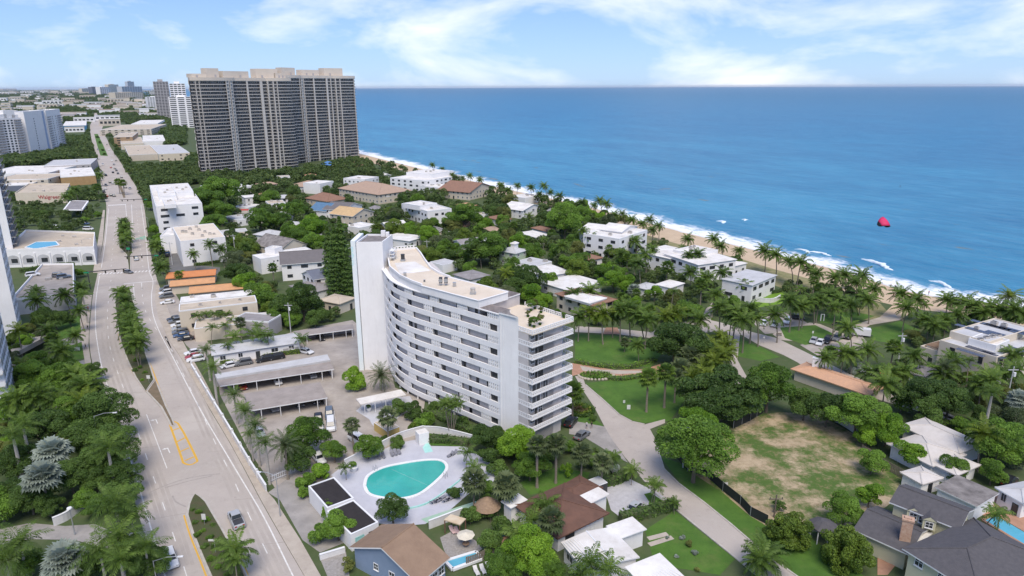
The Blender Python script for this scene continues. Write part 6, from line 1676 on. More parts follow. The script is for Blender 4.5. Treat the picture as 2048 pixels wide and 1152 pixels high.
def palm_crown(name,seed,L=3.6,n=20,droop=1.0,wind=0.0,m=None,nl=20,ll=.8,lo=-.6,hi=1.25,lw=.075):
 rs = np.random.RandomState(seed); Q = []; tone = []
 wv = np.array([-.9,.25,.05]) * wind if wind else None
 for i in range(n):
  az = i * 2.39996 + rs.rand() * .5; el = lo + (hi-lo) * ((i+.5)/n) + rs.rand() * .15
  q = frond_quads(rs,L*(.85+.25*rs.rand()),el,az,nl,ll,droop*(.8+.4*rs.rand()),wv,lw=lw)
  Q += q; tone += list(np.clip(.25+.4*(el-lo)/(hi-lo)+.3*(rs.rand()-.5)+.25*(rs.rand(len(q))-.5),0,1))
 return quads_mesh(name,np.array(Q),np.array(tone),m or F_PALM)
def fan_crown(name,seed,R=1.7,n=34,m=None,leafr=.95,seg=9,lo=-.9,hi=1.4):
 rs = np.random.RandomState(seed); Q = []; tone = []
 for i in range(n):
  az = i * 2.39996 + rs.rand() * .4; el = lo + (hi-lo) * (i+.5) / n
  d = np.array([math.cos(az)*math.cos(el),math.sin(az)*math.cos(el),math.sin(el)]); hub = d * R * (.55+.2*rs.rand())
  s = np.cross(d,[0,0,1.0]); s /= np.linalg.norm(s) + 1e-9; up = np.cross(s,d)
  Q.append([-s*.03,s*.03,hub+s*.03,hub-s*.03]); tone.append(.5)
  tn = .3 + .5 * rs.rand()
  for k in range(seg):
   a = (k/(seg-1)-.5) * 4.0; dr = d * math.cos(a) + s * math.sin(a) - up * .1; dr /= np.linalg.norm(dr)
   tip = hub + dr * leafr * (.8+.3*rs.rand()); tip[2] -= .22 * leafr; mid = hub + dr * leafr * .55; w = np.cross(dr,up); w = w / (np.linalg.norm(w)+1e-9) * .15 * leafr
   Q.append([hub,mid-w,tip,mid+w]); tone.append(np.clip(tn+.3*(rs.rand()-.5),0,1))
 return quads_mesh(name,np.array(Q),np.array(tone),m or F_PALMG)
COCO = [palm_crown('fronds',s,3.6,27,1.0,.25,nl=24,lw=.10) for s in (1,2,3)]
COCO_W = [palm_crown('fronds',s,3.7,28,1.0,.75,nl=24,lw=.11) for s in (4,5,6)]
COCO_Y = [palm_crown('fronds',s,3.6,24,1.0,.2,F_PALMY,24,lw=.10) for s in (7,8)]
ROYAL = [palm_crown('fronds',s,4.3,18,1.05,.1,F_PALM,28,.85,lo=-.25,hi=1.35,lw=.06) for s in (9,10)]
DATE = [palm_crown('fronds',s,3.9,44,.85,.0,F_PALMG,26,.5,lo=-.7,hi=1.4,lw=.05) for s in (11,12)]
SMALLP = [palm_crown('fronds',s,2.2,13,1.2,.15,F_PALM,14,.9,lo=-.1,hi=1.2) for s in (13,14)]
SABAL = [fan_crown('fan_leaves',s) for s in (1,2)]
SABAL_G = [fan_crown('fan_leaves',3,m=F_PALM)]
BISM = [fan_crown('fan_leaves',s,2.4,30,F_SILVER,1.7,13,-.3,1.4) for s in (5,6)]
def palm_trunk(name,bend,r0,r1,m,bulge=0.0,shaft=False):
 b = MB(); n = 8; pts = [(bend*(k/n) ** 1.6,.25*bend*math.sin(3*k/n),k/n) for k in range(n+1)]
 rr = [r0+(r1-r0)*k/n+bulge*math.sin(math.pi*k/n) for k in range(n+1)]; rr[0] *= 1.35
 b.tube(pts,rr,7,0)
 if shaft: b.tube([(bend*.86,0,.86),(bend*.95,0,.95),(bend,0,1.03)],[r1*1.05,r1*1.15,r1*.5],7,1)
 me = b.mesh(name,[m,F_BRIGHT] if shaft else m)
 return me
PT = [palm_trunk('trunk',b_,.022,.015,M_palmbark) for b_ in (-.10,-.04,-.16,-.25,.05)]
PT_S = [palm_trunk('trunk',.02,.030,.026,M_palmbark)]
PT_R = [palm_trunk('trunk',.0,.026,.018,M_royal,.008,True)]
PALM_KIND = {
 'coco': (COCO,PT,(-.10,-.04,-.16,-.25,.05),'coconut_palm','coconut palm'),'wind': (COCO_W,PT,(-.10,-.04,-.16,-.25,.05),'coconut_palm','windswept coconut palm'),
 'yel': (COCO_Y,PT,(-.10,-.04,-.16,-.25,.05),'coconut_palm','yellow-green coconut palm'),'royal': (ROYAL,PT_R,(0,),'royal_palm','royal palm with grey trunk'),
 'date': (DATE,PT_S,(.02,),'date_palm','stout date palm'),'small': (SMALLP,PT,(-.10,-.04,-.16,-.25,.05),'slender_palm','small slender palm'),
 'sabal': (SABAL,PT_S,(.02,),'fan_palm','round-headed fan palm'),'sabalg': (SABAL_G,PT_S,(.02,),'fan_palm','green fan palm'),'silver': (BISM,PT_S,(.02,),'silver_palm','silvery blue fan palm')}
PSC = {'small': 1.15,'silver': 1.05,'date': 1.15,'royal': .98,'sabal': 1.2,'sabalg': 1.2}
def place_palm(px,py,h,kind='coco',s=1.0,phrase=None,group=None,lm=None,world=None):
 """hub of the fronds at the photograph spot, h metres above the ground"""
 cr, tr, bends, name, words = PALM_KIND[kind]
 h *= rnd.uniform(.88,1.14); p = P(px,py,h) if world is None else world
 i = rnd.randrange(len(tr)); rz = rnd.uniform(-.35,.35) if kind in ('wind','coco') else rnd.uniform(0,6.28)
 bx = bends[i] * h; base = Vector((p.x-bx*math.cos(rz),p.y-bx*math.sin(rz),0))
 t = root(name,base,None,None,None,rz)
 link('trunk',tr[i],t,(0,0,0),0,(h,h,h))
 c = link('crown',rnd.choice(cr),t,(bx,0,h),rnd.uniform(-.3,.3) if kind == 'wind' else rnd.uniform(0,6.28),s*PSC.get(kind,1.14)*rnd.uniform(.88,1.14))
 later(t,phrase or '%s by %s'%(words,lm or landmark(px,py+20)),'palm',group or 'palms around the gardens',px)
 NTREE['palm'] = NTREE.get('palm',0) + 1
 return t

# landmarks that are open places
LANDM += [(1230,700,'the upper park lawn'),(1270,800,'the lower park lawn'),(1590,670,'the beach car park'),(1740,640,'the beach path'),(1600,930,'the vacant lot'),(250,640,'the avenue median'),(800,960,'the kidney pool'),(600,850,'the parking lot'),(1390,1090,'the front lawn'),(110,950,'the left foreground drive'),(240,480,'the avenue crossing'),(1850,600,'the right-hand beach'),(1500,520,'the dune'),(450,1090,'the near median')]

# --- hand-placed palms: (px, py of the hub, height, kind, size)
for a in [
 # avenue median, long row
 (243,585,7,'coco',.95),(250,600,7.5,'coco',1),(256,618,7,'coco',.95),(250,630,7,'coco',1),(262,640,7.5,'coco',1),(258,656,7,'coco',1),(272,665,7.5,'coco',1.05),(276,682,7,'coco',1),(266,690,6.5,'coco',.95),(247,645,6,'coco',.9),
 (247,445,7,'coco',1),(250,456,7,'coco',1.1),(246,466,7,'coco',1),(254,474,6,'coco',.9),(246,482,5,'coco',.9),
 (236,364,8,'sabalg',1.2),(246,366,8,'sabalg',1.2),
 # near median
 (470,1100,5,'coco',.9),(446,1090,3,'small',.9),(470,1120,5,'small',1),
 # along the wall by the avenue
 (412,700,9,'royal',.75),(425,735,9,'royal',.75),(468,790,8,'royal',.7),(490,822,8,'royal',.7),(510,850,8,'royal',.75),(530,885,8,'royal',.75),(485,815,6,'royal',.6),(500,868,6.5,'royal',.6),
 (570,890,6.5,'date',.95),(762,752,4.5,'date',1.0),
 # by the pool and the lot
 (703,850,6,'sabal',.85),(775,832,7,'sabal',1.0),(690,935,3.2,'small',.75),(950,935,3.5,'small',.9),(935,905,4,'small',.9),(962,965,4,'small',.9),
 (948,962,6.5,'sabal',1.2),(1012,970,6,'sabal',1.25),(1103,1040,6.5,'sabal',1.2),(1075,890,9,'sabal',1.0),(1112,888,9,'sabal',1.0),(1165,905,6,'sabal',1.0),(1205,925,5.5,'sabal',1.0),(1225,915,5,'small',1),(1265,940,3,'small',.9),
 (1308,970,4,'small',1.1),(1315,972,3.6,'small',.9),(1348,1005,2,'small',.6),
 (1145,785,6,'sabalg',1.25),(1130,770,4,'sabalg',1),
 (1297,755,8,'sabalg',1.05),(1332,745,8,'sabalg',1.0),(1352,752,7.5,'sabal',1.0),(1275,690,5,'coco',.75),(1250,684,3,'sabal',.8),
 (1380,715,4,'sabal',1.8),(1360,740,4,'sabal',1.4),
 # yellow-green cluster in the park
 (1425,690,6,'yel',.9),(1440,672,6,'yel',.9),(1452,690,7,'yel',.9),(1445,710,6,'yel',.9),(1430,722,6,'yel',.9),(1408,735,5.5,'yel',.9),(1456,705,6,'yel',.85),(1385,755,5,'yel',.85),(1415,752,5,'yel',.85),(1420,705,5,'yel',.9),
 # row above the upper lawn
 (1180,625,8,'yel',.9),(1207,628,8,'yel',.95),(1240,620,9,'coco',.95),(1256,618,10,'coco',1),(1275,630,8,'coco',1),(1296,640,8,'coco',1.1),(1330,632,7,'yel',1),(1350,628,7,'yel',1),(1398,640,6,'coco',1.1),(1160,632,8,'coco',1),(1225,632,7,'coco',.9),
 (1465,632,10,'coco',1),(1475,622,10,'coco',1.05),(1485,640,9,'coco',1),(1500,618,10,'coco',1.05),(1512,636,9,'coco',1),(1550,630,9,'coco',1.1),(1580,602,9,'coco',1),(1598,612,9,'coco',.95),(1612,605,9,'coco',1),(1625,600,9,'coco',1),(1440,615,9,'coco',1),(1430,590,8,'coco',1),
 (1695,655,7,'coco',.9),(1640,600,8,'coco',1),(1660,590,8,'coco',1),(1680,600,8,'coco',1),(1670,615,8,'coco',.9),(1720,590,7,'coco',1),(1735,600,7,'coco',1),(1700,610,7,'coco',1),
 # beach line, wind-blown
 (1428,478,8,'wind',.95),(1442,492,8,'wind',.9),(1478,502,7,'coco',.9),(1376,478,7,'wind',.9),(1530,502,9,'wind',1.1),(1552,510,9,'wind',1),(1578,522,8,'wind',1),(1602,525,9,'wind',1.05),(1620,540,8,'wind',1),(1634,548,7,'wind',.9),(1670,555,8,'wind',1),(1690,550,8,'wind',1),(1725,552,9,'wind',1.15),(1712,565,8,'wind',1),(1748,578,7,'wind',.95),(1803,588,8,'wind',1),(1835,598,8,'wind',1),(1815,615,7,'wind',1),(1895,600,8,'wind',1),(1935,608,8,'wind',1.05),(1950,612,8,'wind',1),(1985,615,8,'wind',1.05),(2005,622,8,'wind',1.05),(2030,620,8,'wind',1.1),(2045,628,7,'wind',1),(1968,625,7,'wind',1),(1915,630,6,'coco',1),
 (1870,650,6,'coco',1),(1890,640,6,'coco',1),(1850,640,6,'coco',1),
 (1200,402,9,'wind',.9),(1213,408,9,'wind',.95),(1188,412,8,'wind',.9),(1165,405,8,'wind',.9),(1150,410,7,'wind',.9),(1120,392,8,'wind',.9),(1088,372,8,'wind',.95),(1062,375,8,'wind',.95),(1080,388,7,'wind',.9),(1035,372,7,'wind',.9),(1002,370,8,'wind',.9),(1018,380,7,'wind',.9),(1245,428,7,'wind',.9),(1265,440,7,'wind',.9),(1300,440,7,'wind',.95),(1285,448,7,'wind',.9),(1318,452,7,'wind',.95),(1305,460,7,'wind',.9),(1230,430,7,'wind',.9),(960,360,8,'wind',.9),(940,352,8,'wind',.95),(925,356,7,'wind',.9),(905,350,8,'wind',.9),(865,330,8,'wind',.95),(850,345,7,'coco',.9),(885,338,7,'wind',.9),
 # by villas
 (1290,510,8,'coco',1),(1305,500,8,'coco',1),(1378,510,8,'coco',1),(1395,508,8,'coco',1),(1335,535,7,'sabalg',1.2),(1165,462,8,'coco',1),(1178,475,7,'coco',1),(1268,580,3.5,'silver',.9),(1180,582,7,'coco',1.2),(1150,590,6,'coco',1),(1255,515,7,'sabalg',1),(1270,518,7,'sabalg',1),(1445,545,7,'coco',1.05),(1412,555,7,'coco',1),(1490,570,6,'coco',1),(1368,500,7,'coco',.9),
 # right side by the beach house
 (1890,735,7,'date',.9),(1905,722,7,'coco',1),(1975,752,6,'coco',1.1),(2030,738,7,'coco',1.1),(2010,748,6,'coco',1),(1985,785,9,'royal',.8),(1960,770,6,'coco',1),(1810,745,6,'coco',1),(1780,745,6,'coco',1),(1690,705,6,'coco',1),(1735,700,6,'coco',1),(1700,710,6,'coco',1),(1660,705,6,'sabalg',1),(1770,765,7,'coco',1.1),(1830,712,6,'coco',.9),(1745,745,5,'coco',1),(1650,715,6,'coco',.9),(2040,800,6,'silver',.8),(1990,1030,4.5,'small',1.1),(2000,1025,4,'small',1.0),(1300,620,6,'sabalg',1),
 (1530,1108,3.5,'coco',1.0),(1520,1120,3.5,'coco',.9),(1180,1125,5.5,'small',1.5),(1215,1140,5,'small',1.5),(1160,1150,4,'small',1.4),(1090,1010,4,'small',1.3),(1040,1075,4.5,'small',1.4),(1065,1040,4,'small',1.3),
 # motel palms
 (395,632,5,'small',.9),(412,628,5.5,'small',.9),(428,628,5.5,'small',.9),(440,630,5,'small',.9),(455,628,5,'small',.9),(425,655,5,'small',.9),(450,650,5,'small',.9),(465,640,5,'small',.9),(480,645,6,'sabal',.9),(515,652,5,'small',.9),(470,672,6,'small',1.3),(505,668,6.5,'small',1.4),(520,670,6,'small',1.3),(535,672,5.5,'small',1.2),(602,678,5,'small',1.2),(455,690,4,'small',1),
 (386,508,7,'coco',.8),(418,488,9,'coco',.85),(443,498,8,'coco',.85),(357,550,6,'sabalg',.9),(545,535,7,'sabalg',1.0),(320,535,7,'coco',.9),(312,490,6,'coco',1),
 # left of the avenue
 (165,590,9,'royal',.7),(160,575,8,'coco',.9),(128,590,7,'coco',1.1),(72,600,8,'coco',1.1),(158,620,7,'coco',.9),(105,680,4,'sabalg',1),(112,690,5,'coco',.9),(150,670,5,'coco',.8),(150,380,9,'coco',1.2),(140,388,8,'coco',1.2),(132,395,8,'coco',1.1),(195,375,8,'sabalg',1.2),(200,350,8,'coco',1),
 # left foreground royals and silvers
 (215,895,9,'royal',1.1),(45,850,11,'royal',1.0),(25,870,11,'royal',.95),(230,1010,8,'royal',1.15),(262,1035,7,'royal',1.1),(235,1075,7,'royal',1.1),(40,1085,7,'royal',1.1),(10,1120,6,'royal',1.1),(170,772,7,'coco',1.2),(150,750,7,'coco',1.1),(30,800,8,'coco',1.1),(75,790,8,'coco',1.1),(110,800,8,'royal',.9),(240,1120,6,'royal',1.0),(290,1095,6,'royal',.9),(200,1105,6,'royal',1.0),
 (105,905,7,'silver',1.0),(85,955,7,'silver',1.05),(130,1120,5.5,'silver',1.1),
]:
 place_palm(*a)
# multi-stemmed palm clump in front of the curved block
cl = root('palm_clump',P(902,870),'clump of slim multi-stemmed palms against the curved facade','palm');
for i in range(9):
 t = 2 * math.pi * i / 9; h = 6.5 + 1.5 * rnd.random(); b = MB(); tx, ty = math.cos(t) * (1.2+rnd.random()), math.sin(t) * 1.3
 b.tube([(math.cos(t)*.4,math.sin(t)*.4,0),(tx*.6,ty*.6,h*.5),(tx,ty,h)],[.09,.08,.06],6); b.build('stem',M_palmbark,cl); link('crown',rnd.choice(SMALLP),cl,(tx,ty,h),rnd.uniform(0,6),.85)

# --- hand-placed broadleaf trees: (px, py crown centre, radius px, crown set, leaf colour)
def T(px,py,r,me=None,m=None,**kw): return place_tree(px,py,r,me,m,**kw)
T(1443,790,100,CROWN_DOME,F_DARK,hk=.85,zs=1.0,name='mango_tree',phrase='broad dark domed tree with weeping foliage beside the vacant lot',rz=.3)
T(1392,893,86,CROWNS_BIG[0],F_MID,phrase='big glossy green tree at the street corner before the vacant lot')
T(1402,838,46,CROWNS_BIG[2],F_BRIGHT,phrase='bright green crown above the street corner tree')
T(1538,770,64,CROWNS_BIG[1],F_MID,phrase='large green tree behind the vacant lot, left of terracotta roof')
T(1350,685,66,CROWNS_BIG[2],F_DARK,hk=1.1,phrase='dark spreading tree in the middle of the park')
T(1400,700,38,CROWNS_MID[1],F_DARK,phrase='dark tree at the right of the park spreading tree')
T(1655,822,40,CROWNS_MID[0],F_DARK); T(1715,825,60,CROWNS_BIG[0],F_MID); T(1775,858,42,CROWNS_BIG[1],F_BRIGHT); T(1735,870,30,CROWNS_MID[2],F_BRIGHT); T(1745,920,36,CROWNS_MID[1],F_MID); T(1820,905,34,CROWNS_MID[3],F_BRIGHT); T(1700,812,34,None,F_MID); T(1610,812,36,None,F_DARK)
T(1845,790,55,CROWNS_BIG[2],F_DARK); T(1900,800,50,CROWNS_BIG[1],F_DARK); T(1860,830,36,None,F_DARK); T(1805,800,30,None,F_MID)
T(2000,885,62,CROWNS_BIG[0],F_MID,phrase='big round tree behind the white hip-roof house'); T(1985,945,32,None,F_MID); T(1905,938,30,CROWNS_MID[0],F_MID); T(1920,850,20,None,F_MID)
T(1740,990,34,CROWNS_MID[2],F_BRIGHT,phrase='loose light green shrub tree at the lot edge'); T(1690,1020,46,CROWNS_BIG[1],F_MID,phrase='leafy tree between lot and charcoal roof')
place_tree(1578,1063,48,CROWN_ROUND[0],F_HEDGE,hk=.95,name='clipped_tree',phrase='clipped round ficus at the lot corner, olive green',bare=True)
place_tree(1690,1105,56,CROWN_ROUND[1],F_HEDGE,hk=.95,name='clipped_tree',phrase='larger clipped round ficus before the charcoal-roof house',bare=True)
T(1560,1010,17,CROWN_LOOSE[0],F_DARK,phrase='thin dark sapling by a pole in the vacant lot')
# around the pool and lot
T(612,872,50,CROWNS_BIG[1],F_MID,phrase='tall loose tree on the parking lot edge by date palm'); T(600,915,36,None,F_DARK)
T(668,902,30,CROWNS_MID[0],F_MID); T(735,893,32,CROWNS_MID[1],F_MID); T(712,762,30,CROWNS_MID[2],F_BRIGHT,hk=1.0,phrase='bright round tree at the foot of the stair tower')
T(785,1018,38,CROWNS_BIG[0],F_DARK,phrase='dark tree leaning over the near end of the kidney pool'); T(675,1052,38,CROWNS_MID[3],F_MID); T(640,1065,24,None,F_MID); T(660,1020,22,CROWNS_MID[3],F_BRIGHT)
T(972,872,42,CROWNS_BIG[2],F_DARK); T(1040,892,48,CROWNS_BIG[0],F_BRIGHT,phrase='bright green round tree below the end pylon'); T(1060,930,40,CROWNS_BIG[1],F_MID); T(1110,900,34,None,F_DARK); T(980,910,26,None,F_DARK)
for a in [(640,945,24,F_BRIGHT),(612,960,20,F_MID),(605,985,18,F_MID),(830,825,26,F_DARK),(800,815,24,F_DARK),(850,842,22,F_MID),(828,852,14,F_HEDGE),(870,812,18,F_DARK),(925,842,16,F_DARK),(795,885,18,F_DARK),(770,880,12,F_DARK),(975,1000,18,F_DARK),(910,985,18,F_DARK),(1000,935,26,F_DARK)]:
 T(a[0],a[1],a[2],None,a[3],phrase=None,hk=1.0,name='shrub',cat='shrub',group='shrubs around the pool and entrance')
T(1060,1105,62,CROWNS_BIG[1],F_BRIGHT,phrase='large leafy tree at the bottom edge beside the white metal roof'); T(1010,1130,46,CROWNS_BIG[2],F_MID); T(1095,1140,40,CROWNS_BIG[0],F_MID); T(980,1085,30,None,F_DARK); T(1005,1050,26,None,F_DARK); T(940,1030,24,None,F_DARK); T(1090,1075,22,None,F_DARK)
T(695,1130,18,CROWN_LOOSE[1],F_OLIVE); T(1135,938,18,CROWN_LOOSE[0],F_BRIGHT,phrase='banana plant clump on the grass by the brown hip-roof house',name='banana_plant',cat='plant')
# left foreground mass
for a in [(205,840,58,F_DARK),(225,905,60,F_DARK),(180,880,50,F_DARK),(150,830,45,F_MID),(80,860,52,F_DARK),(30,930,48,F_DARK),(140,960,46,F_DARK),(190,960,40,F_DARK),(60,1000,40,F_DARK),(240,960,40,F_DARK),(110,770,40,F_MID),(60,760,36,F_MID),(170,790,40,F_DARK),(260,1110,46,F_DARK),(300,1130,40,F_DARK),(40,830,40,F_MID),(15,990,36,F_DARK),(190,1020,24,F_MID),(100,1020,26,F_DARK),(60,1130,30,F_MID),(180,1140,36,F_DARK),(20,770,30,F_DARK),(130,735,24,F_MID),(95,740,22,F_MID),(190,750,20,F_DARK)]:
 T(a[0],a[1]-6,a[2]*1.12,CROWNS_BIG[rnd.randrange(3)],a[3],hk=1.45)
# Norfolk-type tall dark conifers left of the stair tower
def conifer_mesh(seed):
 rs = np.random.RandomState(seed); n = 2600; z = rs.rand(n) ** 1.1; r = (1-z) ** .75 * .15 * (0.55+.5*rs.rand(n)) * (1+.25*np.sin(z*70)); a = rs.rand(n) * 6.283
 p = np.stack([np.cos(a)*r,np.sin(a)*r,z*.93+.07],1); N_ = np.stack([np.cos(a)*.5,np.sin(a)*.5,np.full(n,.7)],1) + unit(n,rs) * .5; N_ /= np.linalg.norm(N_,axis=1,keepdims=True)
 return quads_mesh('conifer_crown',leaf_quads(p,N_,.022,rs,2.2),np.clip(.3+.5*rs.rand(n),0,1),F_DARK)
CONI = [conifer_mesh(1),conifer_mesh(2)]
for i, (px,pyb,h) in enumerate([(677,590,26),(689,585,28),(664,580,24),(700,600,18),(672,600,19)]):
 p = P(px,pyb); t = root('conifer',p,None,None); b = MB(); b.tube([(0,0,0),(0,0,h*.95)],[.3,.05],7); b.build('trunk',M_bark,t); link('crown',CONI[i%2],t,(0,0,0),i,(h,h,h)); later(t,'tall dark conifer left of the stair tower','tree','tall conifers',px)
# avenue-side and mid trees placed by hand
for a in [(470,545,32,F_DARK),(490,565,26,F_BRIGHT),(515,590,30,F_MID),(535,600,30,F_MID),(605,600,48,F_DARK),(570,620,32,F_DARK),(630,640,22,F_DARK),(545,640,22,F_MID),(655,500,14,F_MID),(625,455,30,F_BRIGHT),(600,470,26,F_MID),(690,410,10,F_MID),(980,495,40,F_MID),(950,500,34,F_DARK),(930,430,36,F_MID),(905,440,24,F_MID),(1130,440,40,F_MID),(1160,435,26,F_MID),(1060,560,34,F_DARK),(1030,575,30,F_DARK),(1100,560,20,F_MID),(1235,545,24,F_MID),(1255,570,22,F_BRIGHT),(1310,586,20,F_BRIGHT),(1345,598,26,F_OLIVE),(1375,620,26,F_MID),(1200,545,22,F_MID),(1420,520,20,F_DARK),(1475,525,18,F_DARK),
 (440,380,46,F_MID),(410,400,42,F_MID),(440,420,34,F_MID),(425,445,30,F_MID),(520,440,30,F_MID),(560,440,26,F_MID),(590,420,26,F_MID),(540,395,24,F_MID),(365,545,8,F_BRIGHT),(310,460,14,F_BRIGHT),(318,480,14,F_BRIGHT),(300,410,12,F_MID),(312,520,10,F_MID),(205,395,10,F_DARK),(145,495,14,F_MID),(30,480,14,F_MID),(80,430,14,F_DARK),(110,640,24,F_DARK),(85,640,26,F_DARK),(140,640,16,F_DARK),(180,470,10,F_MID),(170,440,10,F_MID),(195,430,9,F_MID),(160,545,12,F_MID)]:
 T(a[0],a[1],a[2],None,a[3])

# ------------------------------------------------------------------ fill: gardens between the houses
import time as _t
POS = []
for o, ph, px in PENDING:
 if o.get('category') in ('tree','palm','shrub'): POS.append((o.location.x,o.location.y,3.0))
CELL = {}
for a in POS: CELL.setdefault((int(a[0] // 12),int(a[1] // 12)),[]).append(a)
GREEN = [  # photograph outlines of the planted quarters: polygon, how many to try, crown radius range (m), palm share
 ([(400,345),(560,345),(720,320),(810,335),(960,375),(1110,400),(1260,440),(1300,480),(1240,560),(1160,612),(1060,600),(960,575),(870,545),(835,505),(775,490),(700,470),(660,560),(560,520),(480,540),(430,460),(390,440)],12000,(2.6,6.0),.18),
 ([(480,530),(560,560),(690,610),(690,640),(560,660),(540,640),(470,590)],300,(2.2,4.5),.15),
 ([(1160,590),(1260,540),(1400,560),(1480,590),(1440,640),(1300,640),(1160,640)],420,(1.8,3.6),.35),
 ([(1240,480),(1330,480),(1400,540),(1560,590),(1480,600),(1380,600),(1240,540)],300,(1.6,3.2),.35),
 ([(1560,560),(1700,570),(1760,610),(1620,640),(1570,600)],160,(1.6,3.0),.45),
 ([(1780,660),(1860,640),(2048,620),(2048,660),(1900,650),(1840,690)],300,(1.8,3.4),.4),
 ([(1600,730),(1700,720),(1800,720),(1880,740),(1990,740),(2048,740),(2048,900),(1960,830),(1860,800),(1700,800)],500,(1.8,3.8),.3),
 ([(1850,850),(1960,840),(2048,890),(2048,930),(1960,950),(1930,900)],140,(1.6,3.2),.2),
 ([(0,640),(110,650),(180,740),(250,900),(250,1000),(160,1010),(0,1030)],260,(2.2,4.2),.25),
 ([(990,850),(1130,880),(1240,920),(1270,960),(1180,945),(1080,920),(960,940)],220,(1.2,2.8),0),
 ([(930,960),(1020,940),(1060,1000),(1010,1060),(970,1050)],100,(1.0,2.2),.3),
 ([(260,325),(400,325),(400,360),(310,380),(290,360)],500,(3.0,5.5),.1),
 ([(290,380),(330,420),(340,470),(330,540),(300,540),(300,460)],120,(1.8,3.0),.3),
 ([(20,400),(200,400),(190,450),(30,470)],160,(2.0,3.6),.3),
 ([(60,600),(170,600),(160,640),(60,650)],120,(2.0,3.4),.4),
 ([(100,320),(200,300),(200,380),(120,400)],120,(2.4,4.0),.25),
]
fill = []
def try_fill(polys,cap=None):
 for poly, tries, (r0,r1), share in polys:
  x0, x1 = min(p[0] for p in poly), max(p[0] for p in poly); y0, y1 = min(p[1] for p in poly), max(p[1] for p in poly)
  for _ in range(tries):
   px, py = rnd.uniform(x0,x1), rnd.uniform(y0,y1)
   if not inpoly(px,py,poly): continue
   r = rnd.uniform(r0,r1); g = P(px,py,r*.8)
   if is_occ(g.x,g.y,r*.35): continue
   ci, cj = int(g.x // 12), int(g.y // 12)
   if any((g.x-a) ** 2+(g.y-c) ** 2<(max(1.6,.6*(r+rr_))) ** 2 for di in (-1,0,1) for dj in (-1,0,1) for a,c,rr_ in CELL.get((ci+di,cj+dj),())): continue
   rp_ = r / mpp(g); bad = False
   for (a,c,d,e) in PROT:
    if a - rp_ * .35 < px < d + rp_ * .35 and c - rp_ * .2 < py < e + rp_ * .55 and not (py<c): bad = True; break
   if bad: continue
   CELL.setdefault((ci,cj),[]).append((g.x,g.y,r)); fill.append((px,py,r,g,rnd.random()<share))
try_fill(GREEN)
NEARFILL = sorted(fill,key=lambda t:-t[2]/mpp(t[3]))
n_tree = NTREE.get('tree',0); n_palm = NTREE.get('palm',0)
rest = []
for px, py, r, g, pal in NEARFILL:
 if pal:
  if n_palm < 318: n_palm += 1; place_palm(px,py-6/mpp(g),rnd.uniform(5,8),rnd.choice(['coco','coco','sabalg','small','yel']),rnd.uniform(.8,1.05))
  else: rest.append((g,r))
 elif n_tree < 315: n_tree += 1; place_tree(px,py,0,None,rnd.choice([F_MID,F_MID,F_DARK,F_BRIGHT,F_OLIVE,F_DARK,F_HEDGE,F_PALMG]),hk=1.25,world=g,r=r)
 else: rest.append((g,r))
# everything farther: one mass of canopy
FARV = []; FART = []
base_sets = [crown_quads(seed=60+i,lobes=9,leaves=150,leaf=.26,flat=.8,lr=(.34,.5),spread=.55) for i in range(5)]
def add_far(x,y,r,z=None,sets=None):
 V, t = (sets or base_sets)[NR.randint(5)]; a = NR.rand() * 6.28; R = np.array([[math.cos(a),-math.sin(a),0],[math.sin(a),math.cos(a),0],[0,0,1]])
 FARV.append((V @ R.T)*r+np.array([x,y,r*.8 if z is None else z])); FART.append(np.clip(t+.35*(NR.rand()-.5),0,1))
fine_sets = [crown_quads(seed=80+i,lobes=12,leaves=420,leaf=.16,flat=.85,lr=(.3,.46),spread=.6) for i in range(5)]
for g, r in rest: add_far(g.x,g.y,r,None,fine_sets)
# wooded quarters beyond the towers and left of the avenue
FARG = [([(215,235),(330,235),(395,262),(400,330),(255,330),(240,300),(300,285),(330,285),(320,262)],4200,(3.5,6.5)),
 ([(208,262),(222,280),(258,345),(290,340),(262,300),(225,262)],700,(3,5)),
 ([(0,225),(180,215),(176,250),(180,300),(130,320),(60,325),(0,330)],2200,(4,7)),
 ([(160,240),(180,250),(190,320),(170,320)],300,(3,5)),
 ([(188,262),(198,262),(214,310),(200,310)],60,(2,3)),
 ([(0,196),(330,196),(330,240),(210,236),(180,240),(0,232)],3400,(4,7.5)),
 ([(0,180),(330,182),(330,197),(0,197)],2600,(7,15)),
 ([(395,330),(420,352),(600,335),(720,312),(730,320),(600,350),(420,366)],500,(3,5.5)),
 ([(0,330),(120,325),(190,330),(190,400),(20,400)],300,(2.5,4)),([(262,345),(285,340),(312,372),(300,400),(285,395)],300,(2.5,4)),([(270,330),(400,328),(420,350),(380,365),(300,368)],700,(3,5))]
for poly, tries, (r0,r1) in FARG:
 x0, x1 = min(p[0] for p in poly), max(p[0] for p in poly); y0, y1 = min(p[1] for p in poly), max(p[1] for p in poly)
 for _ in range(tries):
  px, py = rnd.uniform(x0,x1), rnd.uniform(y0,y1)
  if not inpoly(px,py,poly): continue
  r = rnd.uniform(r0,r1); g = P(px,py,r*.6)
  if is_occ(g.x,g.y,r*.5): continue
  rp_ = r / mpp(g)
  if any(a-rp_*.3<px<d+rp_*.3 and c<py<e+rp_ for (a,c,d,e) in PROT): continue
  add_far(g.x,g.y,r,r*.55)
wo = link('distant_trees',quads_mesh('distant_trees',np.concatenate(FARV),np.concatenate(FART),F_FAR)); tag(wo,'distant mass of green tree canopy beyond the towers and avenue','trees',kind='stuff')
print('VEG',NTREE,'fill',len(fill),'rest',len(rest),'far',len(FARV))

